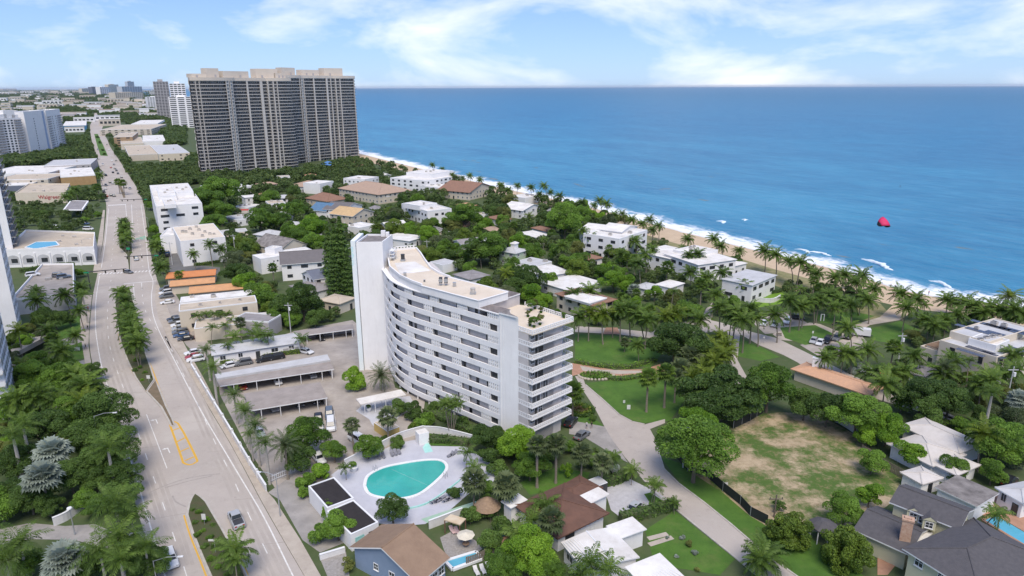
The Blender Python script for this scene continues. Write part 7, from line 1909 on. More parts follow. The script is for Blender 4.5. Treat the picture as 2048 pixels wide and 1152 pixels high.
# ================================================================== pool garden of the curved block
def wpoly(pts,z,n=5,closed=True):
 w = PL(pts,z); w = smooth_line(w+[w[0]],n)[:-1] if closed else smooth_line(w,n); return w
sheet('pool_deck',[(662,950),(700,922),(752,905),(800,885),(850,876),(862,892),(930,893),(1002,940),(985,965),(940,985),(900,1020),(872,1035),(850,1048),(800,1052),(745,1045),(705,1000)],0.06,M_pooldeck)
pw = wpoly([(729,972),(736,952),(765,936),(805,927),(850,920.5),(880,921),(893,931),(889,946),(862,972),(835,990),(800,998),(765,996),(738,988)],0.06)
pc = sum(pw,Vector()) / len(pw)
pr = root('swimming_pool',(pc.x,pc.y,0),'large turquoise teardrop swimming pool with white rim','pool')
b = MB(); b.prism([(p.x-pc.x,p.y-pc.y) for p in pw],-.2,.09); b.build('water',M_poolw,pr)
b = MB(); n_p = len(pw)
for i in range(n_p): b.obox(pw[i]-pc,pw[(i+1)%n_p]-pc,.62,-.1,.2)
b.build('coping',M_frame,pr)
for (a,c) in (((783,938),(866,975)),):
 a, c = P(*a,.12), P(*c,.12); b = MB(); b.tube([a-pc,c-pc],.04,5); b.build('float_rope',M_palegrey,pr)
for px, py in ((752,941),(893,955)):
 p = P(px,py,.15); b = MB()
 for s in (-.3,.3): b.tube([(s,0,0),(s,.1,.9),(s,.45,1.05),(s,.6,.2)],.05,5)
 b.build('ladder',M_metal,pr,(p.x-pc.x,p.y-pc.y,.1),.8)
occupy([p.xy for p in pw]); PROT.append((690,900,960,1010))
sheet('terrace',[(842,1038),(952,1002),(962,1014),(862,1050)],0.07,mat('green_court',(.26,.42,.30),.8,col2=(.36,.46,.38),scale=.5))
sheet('path',[(845,895),(855,882),(866,903),(850,906)],.075,M_teal)
# white garden walls
M_gwall = mat('garden_wall_white',(.70,.69,.68),.85,col2=(.55,.53,.51),scale=.4,grime=.2)
def wall(label,pts,h,t=.2,m=None,cat='wall',cap=True,name='garden_wall',smooth=True):
 w = smooth_line(PL(pts),4) if smooth and len(pts) > 2 else PL(pts); r_ = root(name,w[0],label,cat)
 b = MB()
 for i in range(len(w)-1): b.obox(w[i]-w[0],w[i+1]-w[0],t,0,h)
 b.build('wall_body',m or M_gwall,r_)
 if cap:
  b = MB()
  for i in range(len(w)-1): b.obox(w[i]-w[0],w[i+1]-w[0],t+.1,h+.002,h+.09)
  b.build('coping',M_frame,r_)
 return r_
wall('curving white wall between parking lot and pool deck',[(690,935),(720,920),(752,905),(775,892),(800,880),(825,872),(848,866)],1.7)
wall('white wall behind the hedge on the lawn side of the pool',[(848,866),(880,868),(915,876),(945,884)],1.6)
wall('short white wall in front of the stone drive',[(640,1120),(690,1105)],1.0,.3)
wall('low turquoise edged wall round the near pool deck',[(800,1022),(850,1010),(890,985),(920,962)],.35,.2,M_teal,cap=False)
wall('white wall along the vacant lot',[(1636,828),(1675,845),(1712,868)],1.8,.25)
wall('low white wall between villa garden and lawn',[(1490,600),(1540,606),(1560,598)],1.5,.25)
wall('white boundary wall left of the modern villa',[(1240,528),(1265,520),(1300,512)],2.0,.25)
wall('white wall by the curved drive in the left foreground',[(108,1052),(135,1040),(165,1018),(180,1008)],1.6,.3)
wall('tan wall bordering the tiki garden',[(858,1058),(895,1044),(925,1032)],1.6,.2)
# gate house on the pool deck
house('pool_gatehouse','small white gatehouse with teal door at the pool entrance','kiosk',[(830,862),(838,870),(858,865),(850,857)],2.5,None,para=.1,win=None)
house('yellow_shed','little yellow enclosure beside the entrance canopy','shed',[(749,844),(774,866),(797,852),(772,838)],1.9,'the yellow enclosure',wall=M_yellow_w,roofm=M_rooftan,para=.1,win=None)
# loungers
def lounger(px,py,rz,m,phrase):
 p = P(px,py,.07); t = root('sun_lounger',p,None,None,None,rz); b = MB(); b.box(-.32,.32,-.9,.35,.3,.38); b.build('seat',m,t)
 b = MB(); b.face([(-.32,.35,.38),(.32,.35,.38),(.32,.9,.78),(-.32,.9,.78)]); b.face([(-.32,.9,.72),(.32,.9,.72),(.32,.35,.32),(-.32,.35,.32)]); b.build('backrest',m,t)
 for x in (-.28,.28):
  for y in (-.8,.3): b = MB(); b.box(x-.03,x+.03,y-.03,y+.03,0,.3); b.build('leg',M_frame,t)
 later(t,phrase,'lounger','sun loungers',px)
M_gl = mat('lounger_grey',(.22,.22,.25),.8,scale=2); M_pinkl = mat('lounger_pink',(.60,.42,.40),.8,scale=2); M_whl = mat('lounger_white',(.62,.60,.58),.8,scale=2)
for a in [(758,916),(767,914),(784,910),(791,908),(798,906)]: lounger(*a,.4,M_gl,'grey sun lounger in the row on the far pool deck')
for a in [(868,1006),(876,1004),(884,998),(900,1000),(892,1003)]: lounger(*a,2.4,M_gl,'grey sun lounger on the near pool deck')
for a in [(901,912),(908,909)]: lounger(*a,-.6,M_gl,'grey sun lounger at the right end of the pool')
for a in [(905,1064),(915,1066)]: lounger(*a,.5,M_pinkl,'pink sun lounger under the small pavilion')
for a in [(953,1146),(966,1143),(978,1138)]: lounger(*a,.4,M_whl,'white sun lounger by the plunge pool fence')
# pots on the deck
def pot(px,py,s,label,z=.07,m=None,leaf=None):
 p = P(px,py,z); t = root('planter',p,label,'planter'); b = MB(); b.tube([(0,0,0),(0,0,.5*s),(0,0,.62*s)],[.34*s,.52*s,.55*s],10); b.build('pot',m or M_frame,t); link('plant',rnd.choice(CROWNS_SMALL),t,(0,0,.95*s),0,.55*s)
pot(708,942,1.5,'large white planter with round shrub on the pool deck'); pot(738,822,1.2,'white urn planter beside the entrance drive')
# small pavilion, parasol, tiki hut, plunge pool in the blue house garden
sheet('terrace',[(880,1075),(905,1062),(950,1080),(965,1098),(930,1120),(900,1125),(888,1100)],.05,MATS['stone_paving'])
r_ = root('garden_pavilion',P(908,1066),'little square pavilion with tan roof on four posts','pavilion'); w = PL([(888,1040),(920,1050),(932,1038),(902,1029)],2.6)
b = MB(); b.prism([(p.x,p.y) for p in w],2.5,2.68); b.build('roof',mat('canvas_tan',(.50,.38,.24),.9,col2=(.60,.52,.40),scale=.6),r_,(-r_.location.x,-r_.location.y,0))
for p in w: q = p.lerp((w[0]+w[2])/2,.06); b = MB(); b.box(-.09,.09,-.09,.09,0,2.5); b.build('post',M_brown,r_,(q.x-r_.location.x,q.y-r_.location.y,0))
r_ = root('parasol',P(932,1092),'cream garden parasol over a round table','parasol'); b = MB(); b.tube([(0,0,0),(0,0,2.5)],.04,6); b.build('pole',M_frame,r_)
b = MB();
for i in range(8): t0, t1 = i * math.pi / 4, (i+1) * math.pi / 4; b.face([(1.5*math.cos(t0),1.5*math.sin(t0),2.1),(1.5*math.cos(t1),1.5*math.sin(t1),2.1),(0,0,2.6)]); b.face([(1.5*math.cos(t1),1.5*math.sin(t1),2.08),(1.5*math.cos(t0),1.5*math.sin(t0),2.08),(0,0,2.55)])
b.build('canopy',mat('canvas_cream',(.66,.60,.48),.9,scale=1),r_); r2 = root('garden_table',P(932,1094),'round brown table under the cream parasol','table'); b = MB(); b.tube([(0,0,.7),(0,0,.76)],.6,12); b.build('table_top',M_tanshing,r2); b = MB(); b.tube([(0,0,0),(0,0,.7)],.06,6); b.build('leg',M_tanshing,r2)
r_ = root('tiki_hut',P(975,1032),'round thatched tiki hut beside the court','hut'); b = MB(); b.tube([(0,0,2.0),(0,0,2.6),(0,0,3.4),(0,0,3.7)],[2.4,1.9,.8,.1],14); b.build('thatch',mat('thatch',(.33,.23,.15),.95,col2=(.22,.15,.10),scale=3,bump=.6),r_)
for i in range(5): t = i * 1.257; b = MB(); b.tube([(math.cos(t)*1.8,math.sin(t)*1.8,0),(math.cos(t)*1.8,math.sin(t)*1.8,2.2)],.08,6); b.build('post',M_bark,r_)
small_pool([(890,1122),(905,1138),(963,1117),(952,1103)],.45,M_poolb,'narrow blue plunge pool in the blue house garden')
small_pool([(996,1070),(1004,1050),(1014,1052),(1022,1066),(1006,1078),(1000,1092)],.1,M_poolb,'small blue pool half hidden by the brown hip house garden',M_brick)
small_pool([(1965,1040),(1990,1028),(2070,1075),(2060,1098)],.1,M_poolb,'bright blue pool on orange paving at the right edge',M_brick)
small_pool([(824,479),(838,483),(842,479),(830,476)],.15,M_poolb,'tiny pool behind the stair tower')
small_pool([(138,283),(152,285),(156,280),(140,279)],.3,M_poolb,'far blue-green pool beside the slab apartments')
# blue shade canopy and terrace by the farther twin tower
r_ = root('shade_canopy',P(655,330),'blue canopy on the red terrace below the farther twin tower','canopy'); w = PL([(642,328),(660,331),(672,326),(655,322)],4); b = MB(); b.prism([(p.x,p.y) for p in w],3.8,4.1); b.build('roof',mat('canopy_blue',(.10,.24,.50),.8,scale=.4),r_,(-r_.location.x,-r_.location.y,0))
for p in w: b = MB(); b.box(-.15,.15,-.15,.15,0,3.8); b.build('post',M_frame,r_,(p.x-r_.location.x,p.y-r_.location.y,0))
sheet('terrace',[(640,336),(668,338),(740,330),(720,322),(680,322)],.06,M_brick)

# ================================================================== fences
def fence_run(label,pts,h,piece,spacing,mp,name='fence',post=2.5,mpost=None,t=.04,pw_=.1):
 w = PL(pts); r_ = root(name,w[0],label,'fence'); cum = 0.0
 for i in range(len(w)-1):
  a, c = w[i] - w[0], w[i+1] - w[0]; d = (c-a); L = d.length; d.normalize(); k = max(1,int(L/spacing)); ang = math.atan2(d.y,d.x)
  if piece == 'panel':
   for j in range(k):
    p, q = a + d * (L*j/k+.04), a + d * (L*(j+1)/k-.04); b = MB(); b.obox(p,q,t,.08,h); b.build('fence_panel',mp,r_)
    b = MB(); b.box(-.05,.05,-.05,.05,0,h+.1); b.build('post',mpost or mp,r_,(p.x,p.y,0),ang)
  else:
   b = MB(); b.box(-pw_/2,pw_/2,-t/2,t/2,.05,h); me = b.mesh('picket',mp)
   for j in range(k): p = a + d * (L*(j+.5)/k); link('picket',me,r_,(p.x,p.y,0),ang,(1,1,rnd.uniform(.94,1.04)))
   for z in (.4,h-.35): b = MB(); nn3 = Vector((-d.y,d.x,0)) * .05; b.obox(a+nn3,c+nn3,.05,z,z+.1); b.build('rail',mp,r_)
 return r_
M_mesh = mat('black_fence_mesh',(.018,.022,.020),.8,col2=(.03,.035,.033),scale=.8)
M_wood = mat('weathered_wood',(.24,.20,.165),.95,col2=(.15,.125,.10),scale=1.5)
fence_run('sagging black mesh construction fence along the street side of the lot',[(1352,915),(1375,942),(1415,955),(1445,982),(1480,1010),(1500,1032),(1535,1050)],1.9,'panel',2.6,M_mesh,mpost=M_metal)
fence_run('short black mesh fence under the domed tree',[(1466,858),(1500,842),(1526,826)],1.9,'panel',2.6,M_mesh,mpost=M_metal)
fence_run('weathered grey picket fence between lot and white cottage',[(1722,905),(1765,935),(1812,962),(1850,985)],1.9,'picket',.33,M_wood,pw_=.24)
fence_run('weathered board fence beside the plunge pool',[(932,1134),(968,1120),(1000,1104)],1.8,'picket',.3,M_wood,pw_=.25)
fence_run('white railing gate across the service drive',[(536,968),(560,958),(592,945)],1.6,'picket',.4,M_frame,pw_=.07)
fence_run('grey slatted fence along the pale grey bungalow',[(545,712),(575,708),(606,703)],1.7,'panel',2.2,M_greyw)
# avenue wall with globe lamps
r_ = root('avenue_wall',P(388,740),'long white wall with globe-topped posts along the avenue pavement','wall'); w = PL([(384,738),(402,768),(430,815),(466,875),(500,932),(533,984)]); o0 = r_.location
for i in range(len(w)-1): b = MB(); b.obox(w[i]-o0,w[i+1]-o0,.22,0,1.45); b.build('wall_panel',M_gwall,r_); b = MB(); b.obox(w[i]-o0,w[i+1]-o0,.34,1.452,1.55); b.build('coping',M_frame,r_)
for i in range(len(w)-1):
 for t in (0,.5):
  p = w[i].lerp(w[i+1],t) - o0; b = MB(); b.box(-.24,.24,-.24,.24,0,1.8); po = b.build('post',M_gwall,r_,(p.x,p.y,0),.6)
  b = MB(); b.tube([(0,0,1.8),(0,0,1.9),(0,0,2.02),(0,0,2.16),(0,0,2.24)],[.08,.16,.21,.15,.03],8); b.build('lamp_globe',M_frame,po)

# ================================================================== hedges and beds
def hedge(label,pts,wd,h,m=None,name='hedge',leaf=.28,z=0.0):
 w = PL(pts); rs = np.random.RandomState(int(pts[0][0])); V = []; T_ = []; o0 = w[0]
 for i in range(len(w)-1):
  a, c = np.array(w[i]-o0), np.array(w[i+1]-o0); d = c - a; L = np.linalg.norm(d); d = d / L; s = np.array([-d[1],d[0],0]); n = int(L*(wd+2*h)*9)
  u = rs.rand(n); k = rs.rand(n) * (wd+2*h); off = np.where(k<wd,k-wd/2,np.where(k<wd+h,wd/2,-wd/2)); zz = np.where(k<wd,h,np.where(k<wd+h,k-wd,k-wd-h))
  p = a + np.outer(u*L,d) + np.outer(off,s) + np.outer(zz,[0,0,1]) + rs.normal(size=(n,3)) * .09
  N_ = np.where((k<wd)[:,None],np.array([0,0,1.0]),np.outer(np.sign(off),s)) + unit(n,rs) * .8 + np.array([0,0,.3]); N_ /= np.linalg.norm(N_,axis=1,keepdims=True)
  V.append(leaf_quads(p,N_,leaf,rs)); T_.append(rs.rand(n))
 r_ = root(name,(o0.x,o0.y,z),label,'hedge'); link('foliage',quads_mesh('hedge_leaves',np.concatenate(V),np.concatenate(T_),m or F_HEDGE),r_)
 b = MB()
 for i in range(len(w)-1): b.obox(w[i]-o0,w[i+1]-o0,wd*.8,0,h*.9)
 b.build('twigs',M_soil,r_)
 return r_
hedge('clipped hedge on the lawn behind the pool wall',[(858,882),(900,884),(938,890)],2.2,1.2,F_DARK)
hedge('tall clipped hedge between forecourt and front lawn',[(1240,1046),(1290,1034),(1352,1016)],1.6,2.0,F_DARK)
hedge('hedge beside the shed and forecourt',[(1206,972),(1232,966),(1256,955)],1.8,1.6,F_DARK)
hedge('planted hedge at the foot of the grey-roofed villa',[(1470,588),(1520,590),(1575,582)],1.5,1.2,F_DARK)
hedge('hedge strip at the motel corner',[(388,532),(410,530),(440,524)],1.5,1.2)
hedge('hedge along the pale grey bungalow',[(440,728),(500,716),(560,710),(600,706)],1.6,1.1)
hedge('green hedge behind the arcade building',[(40,545),(100,535),(150,530)],2,1.5,F_DARK)
hedge('low hedge edging the winding park path',[(1150,725),(1200,734),(1260,736),(1310,722)],1.6,.9,F_MID)
hedge('low planting strip below the winding park path',[(1215,758),(1240,760),(1270,756),(1300,752)],1.8,.8,F_MID)
hedge('dark planting at the foot of the curved facade',[(852,822),(890,840),(930,858),(975,872)],2.5,1.0,F_DARK)
hedge('hedge by the solar-panel beach house wall',[(1850,742),(1900,760),(1940,770)],2,1.6,F_MID)
hedge('planted strip beside the far street on the right',[(1880,845),(1960,880),(2048,925)],2.5,.9,F_MID)
# round flower bed on the small lawn
fb = root('flower_bed',P(1160,822),'round flower bed ringed in yellow-green beside the balconies','flower bed')
for rr2, hh, m_, nn_2 in ((3.0,.7,F_DARK,900),(2.2,.8,F_PALMY,700),(1.3,.6,F_DRY,400)):
 rs = np.random.RandomState(5); a = rs.rand(nn_2) * 6.283; q = rr2 + rs.normal(size=nn_2) * .28; p = np.stack([np.cos(a)*q,np.sin(a)*q,hh*(.3+.7*rs.rand(nn_2))],1); N_ = unit(nn_2,rs) * .7 + np.array([0,0,.8]); N_ /= np.linalg.norm(N_,axis=1,keepdims=True)
 link('planting_ring',quads_mesh('ring_leaves',leaf_quads(p,N_,.3,rs),rs.rand(nn_2),m_),fb)
# oval bed with border stones by the path
fb = root('flower_bed',P(1192,752),'oval bed edged with pale boulders beside the winding path','flower bed'); rs = np.random.RandomState(6); nq = 700; a = rs.rand(nq) * 6.283; q = np.sqrt(rs.rand(nq)); p = np.stack([np.cos(a)*q*4.2,np.sin(a)*q*2.4,.15+.5*rs.rand(nq)],1); N_ = unit(nq,rs) * .7 + np.array([0,0,.8]); N_ /= np.linalg.norm(N_,axis=1,keepdims=True)
link('planting',quads_mesh('bed_leaves',leaf_quads(p,N_,.32,rs),rs.rand(nq),F_MID),fb)
M_stone = mat('pale_boulder',(.45,.40,.32),.9,scale=1.5)
for i in range(16):
 t = math.pi + i * math.pi / 15; b = MB(); s = rnd.uniform(.3,.5); b.tube([(0,0,0),(0,0,.2),(0,0,.38),(0,0,.46)],[s,s*1.1,s*.8,s*.3],7); b.build('boulder',M_stone,fb,(4.5*math.cos(t),2.7*math.sin(t),.03),rnd.uniform(0,6))
# terrace pots on the roof of the curved block
for i, (px,py,s) in enumerate([(1062,622,1.6),(1070,618,1.4),(1056,634,1.0),(1068,655,1.5),(1080,650,1.6),(1060,652,1.0),(1115,630,.9),(1102,624,.9),(1082,626,1.0),(1128,636,.8)]):
 p = P(px,py,TERR); t = root('terrace_plant',p,None,None); b = MB(); b.tube([(0,0,.0),(0,0,.45)],[.25,.36],8); b.build('pot',M_terra,t); link('plant',CROWN_LOOSE[i%2] if i%3 else CROWNS_SMALL[0],t,(0,0,1.0*s),0,.75*s); c = t.children[-1]; c.material_slots[0].link = 'OBJECT'; c.material_slots[0].material = F_MID
 later(t,'potted plant on the roof terrace of the curved block','plant','potted plants on the roof terrace',px)
# shrubs in medians, silver shrubs on the lawn
for a in [(398,1025,8,F_MID),(412,1040,9,F_BRIGHT),(390,1045,8,F_DARK),(395,1070,9,F_MID),(410,1092,9,F_DARK),(422,1118,10,F_MID),(425,1050,7,F_DARK),(440,1078,8,F_DARK),(385,1020,6,F_DARK),(245,655,6,F_MID),(252,690,7,F_DARK),(262,705,7,F_MID),(255,672,6,F_DARK),(270,740,7,F_DARK),(240,628,6,F_DARK),(262,625,6,F_DARK),(250,610,6,F_MID),(300,755,5,F_DARK),(245,495,5,F_DARK),(255,490,5,F_MID),(240,470,5,F_DARK),(258,478,5,F_DARK),(205,300,4,F_DARK),(200,285,4,F_DARK),(195,274,4,F_DARK),(209,308,4,F_DARK),(405,1062,8,F_MID),(420,1075,9,F_MID),(428,1095,9,F_DARK),(445,1110,9,F_MID),(436,1135,9,F_MID),(455,1148,9,F_DARK),(280,735,6,F_MID),(290,745,6,F_MID),(272,720,7,F_MID),(285,760,5,F_BRIGHT),(262,505,3,F_BRIGHT),(1365,1075,7,F_SILVER),(1378,1088,9,F_OLIVE),(1390,1105,8,F_SILVER),(1352,1112,6,F_SILVER),(1335,1075,5,F_SILVER),(1395,1140,7,F_OLIVE),(1230,940,14,F_SILVER),(1190,915,12,F_SILVER),(1262,950,8,F_PALMY),(1700,740,12,F_SILVER),(1720,735,12,F_SILVER),(1185,838,9,F_DARK),(1170,815,8,F_DARK),(560,700,6,F_BRIGHT),(600,968,10,F_MID),(860,1045,6,F_MID),(900,1030,6,F_DARK),(790,875,8,F_DARK)]:
 place_tree(a[0],a[1],a[2],CROWNS_SMALL[rnd.randrange(3)],a[3],hk=.85,name='shrub',cat='shrub',group='low shrubs',phrase='%s shrub by %s'%({F_SILVER: 'silvery',F_OLIVE: 'olive',F_PALMY: 'yellowish',F_DARK: 'dark green',F_BRIGHT: 'bright green'}.get(a[3],'green'),landmark(a[0],a[1])),bare=True)

# ================================================================== vehicles
M_tyre = mat('tyre_rubber',(.015,.015,.015),.9,scale=2); M_rim = mat('wheel_rim',(.35,.35,.36),.4,scale=2,metal=.6)
M_carglass = mat('car_glass',(.012,.014,.017),.08,col2=(.02,.022,.026),scale=1,spec=.6)
M_lamp = mat('headlight_lens',(.6,.6,.6),.2,scale=3); M_tail = mat('tail_light_lens',(.35,.02,.02),.3,scale=3)
def paint(n,c): return mat('car_paint_'+n,c,.28,var=.03,scale=.5,spec=.5)
PAINT = {'white': paint('white',(.66,.66,.66)),'silver': paint('silver',(.36,.37,.38)),'grey': paint('grey',(.13,.135,.14)),'black': paint('black',(.018,.018,.02)),'blue': paint('blue',(.03,.07,.16)),'red': paint('red',(.30,.025,.02)),'slate': paint('slate',(.10,.125,.16))}
def loft(b,secs,m=0):
 """secs: list of (x, half width low, half width high, z low, z high)"""
 rows = []
 for x, w0, w1, z0, z1 in secs:
  zm = z0 + (z1-z0) * .55; wm = max(w0,w1) * 1.02
  i = len(b.v); b.v += [(x,-w0,z0),(x,-wm,zm),(x,-w1,z1),(x,w1,z1),(x,wm,zm),(x,w0,z0)]; rows.append(i)
 for a, c in zip(rows[:-1],rows[1:]):
  for k in range(6): k2 = (k+1) % 6; b.f.append((a+k,a+k2,c+k2,c+k)[::-1]); b.m.append(m)
 b.f.append(tuple(rows[0]+k for k in range(6))); b.m.append(m); b.f.append(tuple(rows[-1]+k for k in reversed(range(6)))); b.m.append(m)
def car_meshes(kind):
 P_ = {}
 Ln, Wd, Ht = {'sedan': (4.7,.92,1.42),'suv': (4.8,.97,1.72),'pickup': (5.6,1.0,1.85),'van': (5.2,1.0,2.0)}[kind]
 h = Ln / 2; belt = Ht * .60; b = MB()
 loft(b,[(-h,Wd*.8,Wd*.78,.42,belt*.82),(-h+.12,Wd*.95,Wd*.88,.3,belt*.97),(-h+.9,Wd,Wd*.92,.22,belt),(0,Wd,Wd*.93,.22,belt*.99),(h-1.35,Wd,Wd*.9,.22,belt*.95),(h-.35,Wd*.96,Wd*.84,.24,belt*.80),(h-.05,Wd*.82,Wd*.74,.34,belt*.66)])
 P_['body'] = b.mesh('car_body',PAINT['white'])
 if kind == 'sedan': g = (-h+.55,-h+1.25,.45,h-1.5)
 elif kind == 'suv': g = (-h+.15,-h+.55,.5,h-1.35)
 elif kind == 'van': g = (-h+.12,-h+.4,1.1,h-.95)
 else: g = (-.75,-.55,.75,h-1.6)
 b = MB(); loft(b,[(g[0],Wd*.86,Wd*.80,belt*.96,belt*1.02),(g[1],Wd*.88,Wd*.72,belt*.96,Ht-.06),(g[2],Wd*.88,Wd*.70,belt*.96,Ht-.05),(g[3],Wd*.84,Wd*.76,belt*.9,belt*.98)]); P_['cabin_glass'] = b.mesh('cabin_glass',M_carglass)
 b = MB(); loft(b,[(g[1]-.05,Wd*.73,Wd*.66,Ht-.09,Ht-.03),((g[1]+g[2])/2,Wd*.73,Wd*.66,Ht-.09,Ht),(g[2]+.05,Wd*.71,Wd*.62,Ht-.09,Ht-.03)])
 for s in (-1,1):
  for xa, xb in ((g[0],g[1]),(g[2],g[3])):
   za, zb = (belt,Ht-.06) if xa == g[0] else (Ht-.06,belt); ya, yb = (Wd*.81,Wd*.72) if xa == g[0] else (Wd*.71,Wd*.78)
   b.tube([(xa,s*ya,za),(xb,s*yb,zb)],.05,4)
 P_['roof'] = b.mesh('car_roof',PAINT['white'])
 if kind == 'pickup':
  b = MB(); b.box(-h+.25,-.85,-Wd*.8,Wd*.8,belt*.985,belt*1.02); P_['bed'] = b.mesh('bed_liner',M_dark)
 b = MB(); b.tube([(0,-.11,0),(0,.11,0)],.34,12,0); b.tube([(0,-.125,0),(0,.125,0)],.2,8,1); P_['wheel'] = b.mesh('wheel',[M_tyre,M_rim])
 b = MB(); b.box(-.05,.06,-.2,.2,-.07,.07); P_['headlight'] = b.mesh('headlight',M_lamp)
 b = MB(); b.box(-.05,.05,-.17,.17,-.1,.1); P_['tail_light'] = b.mesh('tail_light',M_tail)
 return P_, h, Wd, belt
CARS = {k: car_meshes(k) for k in ('sedan','suv','pickup','van')}
def car(px,py,to,color,kind='sedan',z=.06,place=None,full=True,s=1.0):
 """car centred at a photograph spot, nose pointing at the spot `to`"""
 P_, h, Wd, belt = CARS[kind]; p = P(px,py,z); q = P(*to,z); rz = math.atan2(q.y-p.y,q.x-p.x)
 t = root('car' if kind != 'pickup' else 'pickup_truck',p,None,None,None,rz); t.scale = (s,s,s)
 def add(n,loc=(0,0,0)):
  return link({'cabin_glass': 'window'}.get(n,n),P_[n],t,loc)
 for n in ('body','roof'):
  o = add(n); o.material_slots[0].link = 'OBJECT'; o.material_slots[0].material = PAINT[color]
 add('cabin_glass')
 if 'bed' in P_: add('bed')
 for sx in (-h+.95,h-1.0):
  for sy in (-Wd+.1,Wd-.1): add('wheel',(sx,sy,.34))
 if full:
  for sy in (-.62,.62): add('headlight',(h-.1,sy,belt*.62)); add('tail_light',(-h+.02,sy,belt*.78))
 words = {'sedan': 'saloon car','suv': 'sport utility car','pickup': 'pickup truck','van': 'van'}[kind]
 later(t,'%s %s %s'%(color if color != 'slate' else 'slate blue',words,place or 'by '+landmark(px,py)),'car' if kind != 'pickup' else 'truck','cars parked and driving',px)
 return t
CAR_LIST = [
 (473,1044,(455,1005),'silver','pickup','driving up the avenue beside the near median'),(342,1124,(356,1165),'white','suv','driving towards the bottom edge on the avenue'),(257,546,(275,549),'grey','sedan','turning across the avenue crossing'),(273,520,(275,560),'silver','sedan','waiting at the avenue stop line'),
 (637,840,(638,860),'black','sedan','parked back row in the open lot'),(659,832,(660,860),'slate','suv','parked back row in the open lot'),(640,860,(641,890),'white','sedan','parked front row in the open lot'),(662,855,(663,890),'white','van','parked front row in the open lot'),
 (613,706,(640,712),'white','sedan','parked alone beside the bungalow fence'),(716,884,(730,892),'white','van','half hidden behind the pool wall trees'),(638,920,(650,935),'white','sedan','hidden under the tall lot tree'),(520,868,(530,890),'silver','sedan','under the trees at the lot edge'),
 (530,722,(510,726),'black','suv','parked behind the raised-roof carport'),(552,718,(530,722),'black','suv','parked behind the raised-roof carport'),(487,729,(470,732),'grey','suv','parked behind the raised-roof carport'),(458,734,(440,738),'white','sedan','parked behind the raised-roof carport'),
 (486,775,(492,790),'red','sedan','under the raised-roof carport'),(556,765,(562,780),'white','sedan','under the raised-roof carport'),(625,752,(632,765),'silver','sedan','under the raised-roof carport'),(548,818,(556,830),'silver','sedan','under the near carport'),(598,808,(606,822),'grey','sedan','under the near carport'),(630,802,(638,815),'black','sedan','under the near carport'),(642,678,(650,690),'black','sedan','under the far carport'),
 (349,640,(330,643),'black','sedan',None),(353,645,(334,648),'grey','suv',None),(358,653,(338,656),'white','suv',None),(360,660,(340,663),'silver','suv',None),(361,667,(341,670),'grey','suv',None),(363,673,(343,676),'blue','sedan',None),(372,680,(350,683),'black','sedan',None),(386,708,(370,711),'white','sedan',None),(388,716,(372,719),'red','sedan',None),(392,722,(372,725),'white','suv',None),
 (333,580,(320,582),'grey','suv',None),(332,588,(320,590),'white','suv',None),(333,595,(320,597),'grey','suv',None),(335,607,(320,609),'white','sedan',None),(327,500,(315,501),'white','sedan',None),(329,508,(316,509),'blue','suv',None),(332,514,(318,516),'black','sedan',None),(409,527,(410,540),'grey','suv',None),(421,525,(422,540),'grey','suv',None),
 (112,456,(125,455),'white','suv',None),(44,455,(56,455),'black','suv',None),(158,443,(172,443),'grey','suv',None),(170,449,(184,449),'blue','suv',None),(177,460,(190,460),'white','van',None),
 (1267,1022,(1252,1036),'silver','sedan','with dark roof on the paved forecourt'),
 (1528,649,(1520,660),'white','sedan',None),(1548,651,(1542,662),'silver','sedan',None),(1574,645,(1566,656),'white','suv',None),(1593,638,(1610,640),'black','suv',None),(1627,684,(1618,696),'silver','sedan',None),(1654,684,(1644,694),'black','suv',None),(1673,679,(1663,690),'grey','suv',None),(1696,675,(1686,686),'black','van',None),(1640,688,(1631,698),'white','sedan',None),
 (1142,848,(1150,838),'black','suv','under the lowest balcony of the end wall'),(1164,874,(1175,866),'grey','sedan','beside the end balconies drive'),(2018,968,(2030,955),'black','suv','on the orange paving at the right edge'),(1735,748,(1750,755),'white','pickup',None),(1985,862,(2000,868),'grey','sedan',None),
]
for px, py, to, col, kind, place in CAR_LIST: car(px,py,to,col,kind,place=place)
for px, py, to, col, kind in [(66,552,(80,550),'white','suv'),(119,553,(135,551),'grey','suv'),(128,556,(142,554),'slate','suv')]: car(px,py,to,col,kind,z=5.13,place='on top of the roof parking deck')
rc = random.Random(9)
for px, py in [(212,372),(220,366),(211,379),(208,385),(214,393),(222,392),(228,393),(226,368),(251,376),(260,378),(228,330),(224,322),(222,336),(230,338),(233,342),(226,346),(236,348),(243,356),(206,330),(203,345),(212,352),(218,300),(214,290),(210,350),(232,322),(198,318),(196,300),(240,320),(245,312),(238,306),(250,318),(243,300)]:
 car(px,py,(px+6,py+20) if px<225 else (px-10,py-14),rc.choice(['white','silver','black','grey','red','grey']),rc.choice(['sedan','suv']),place='in traffic far up the avenue',full=False)
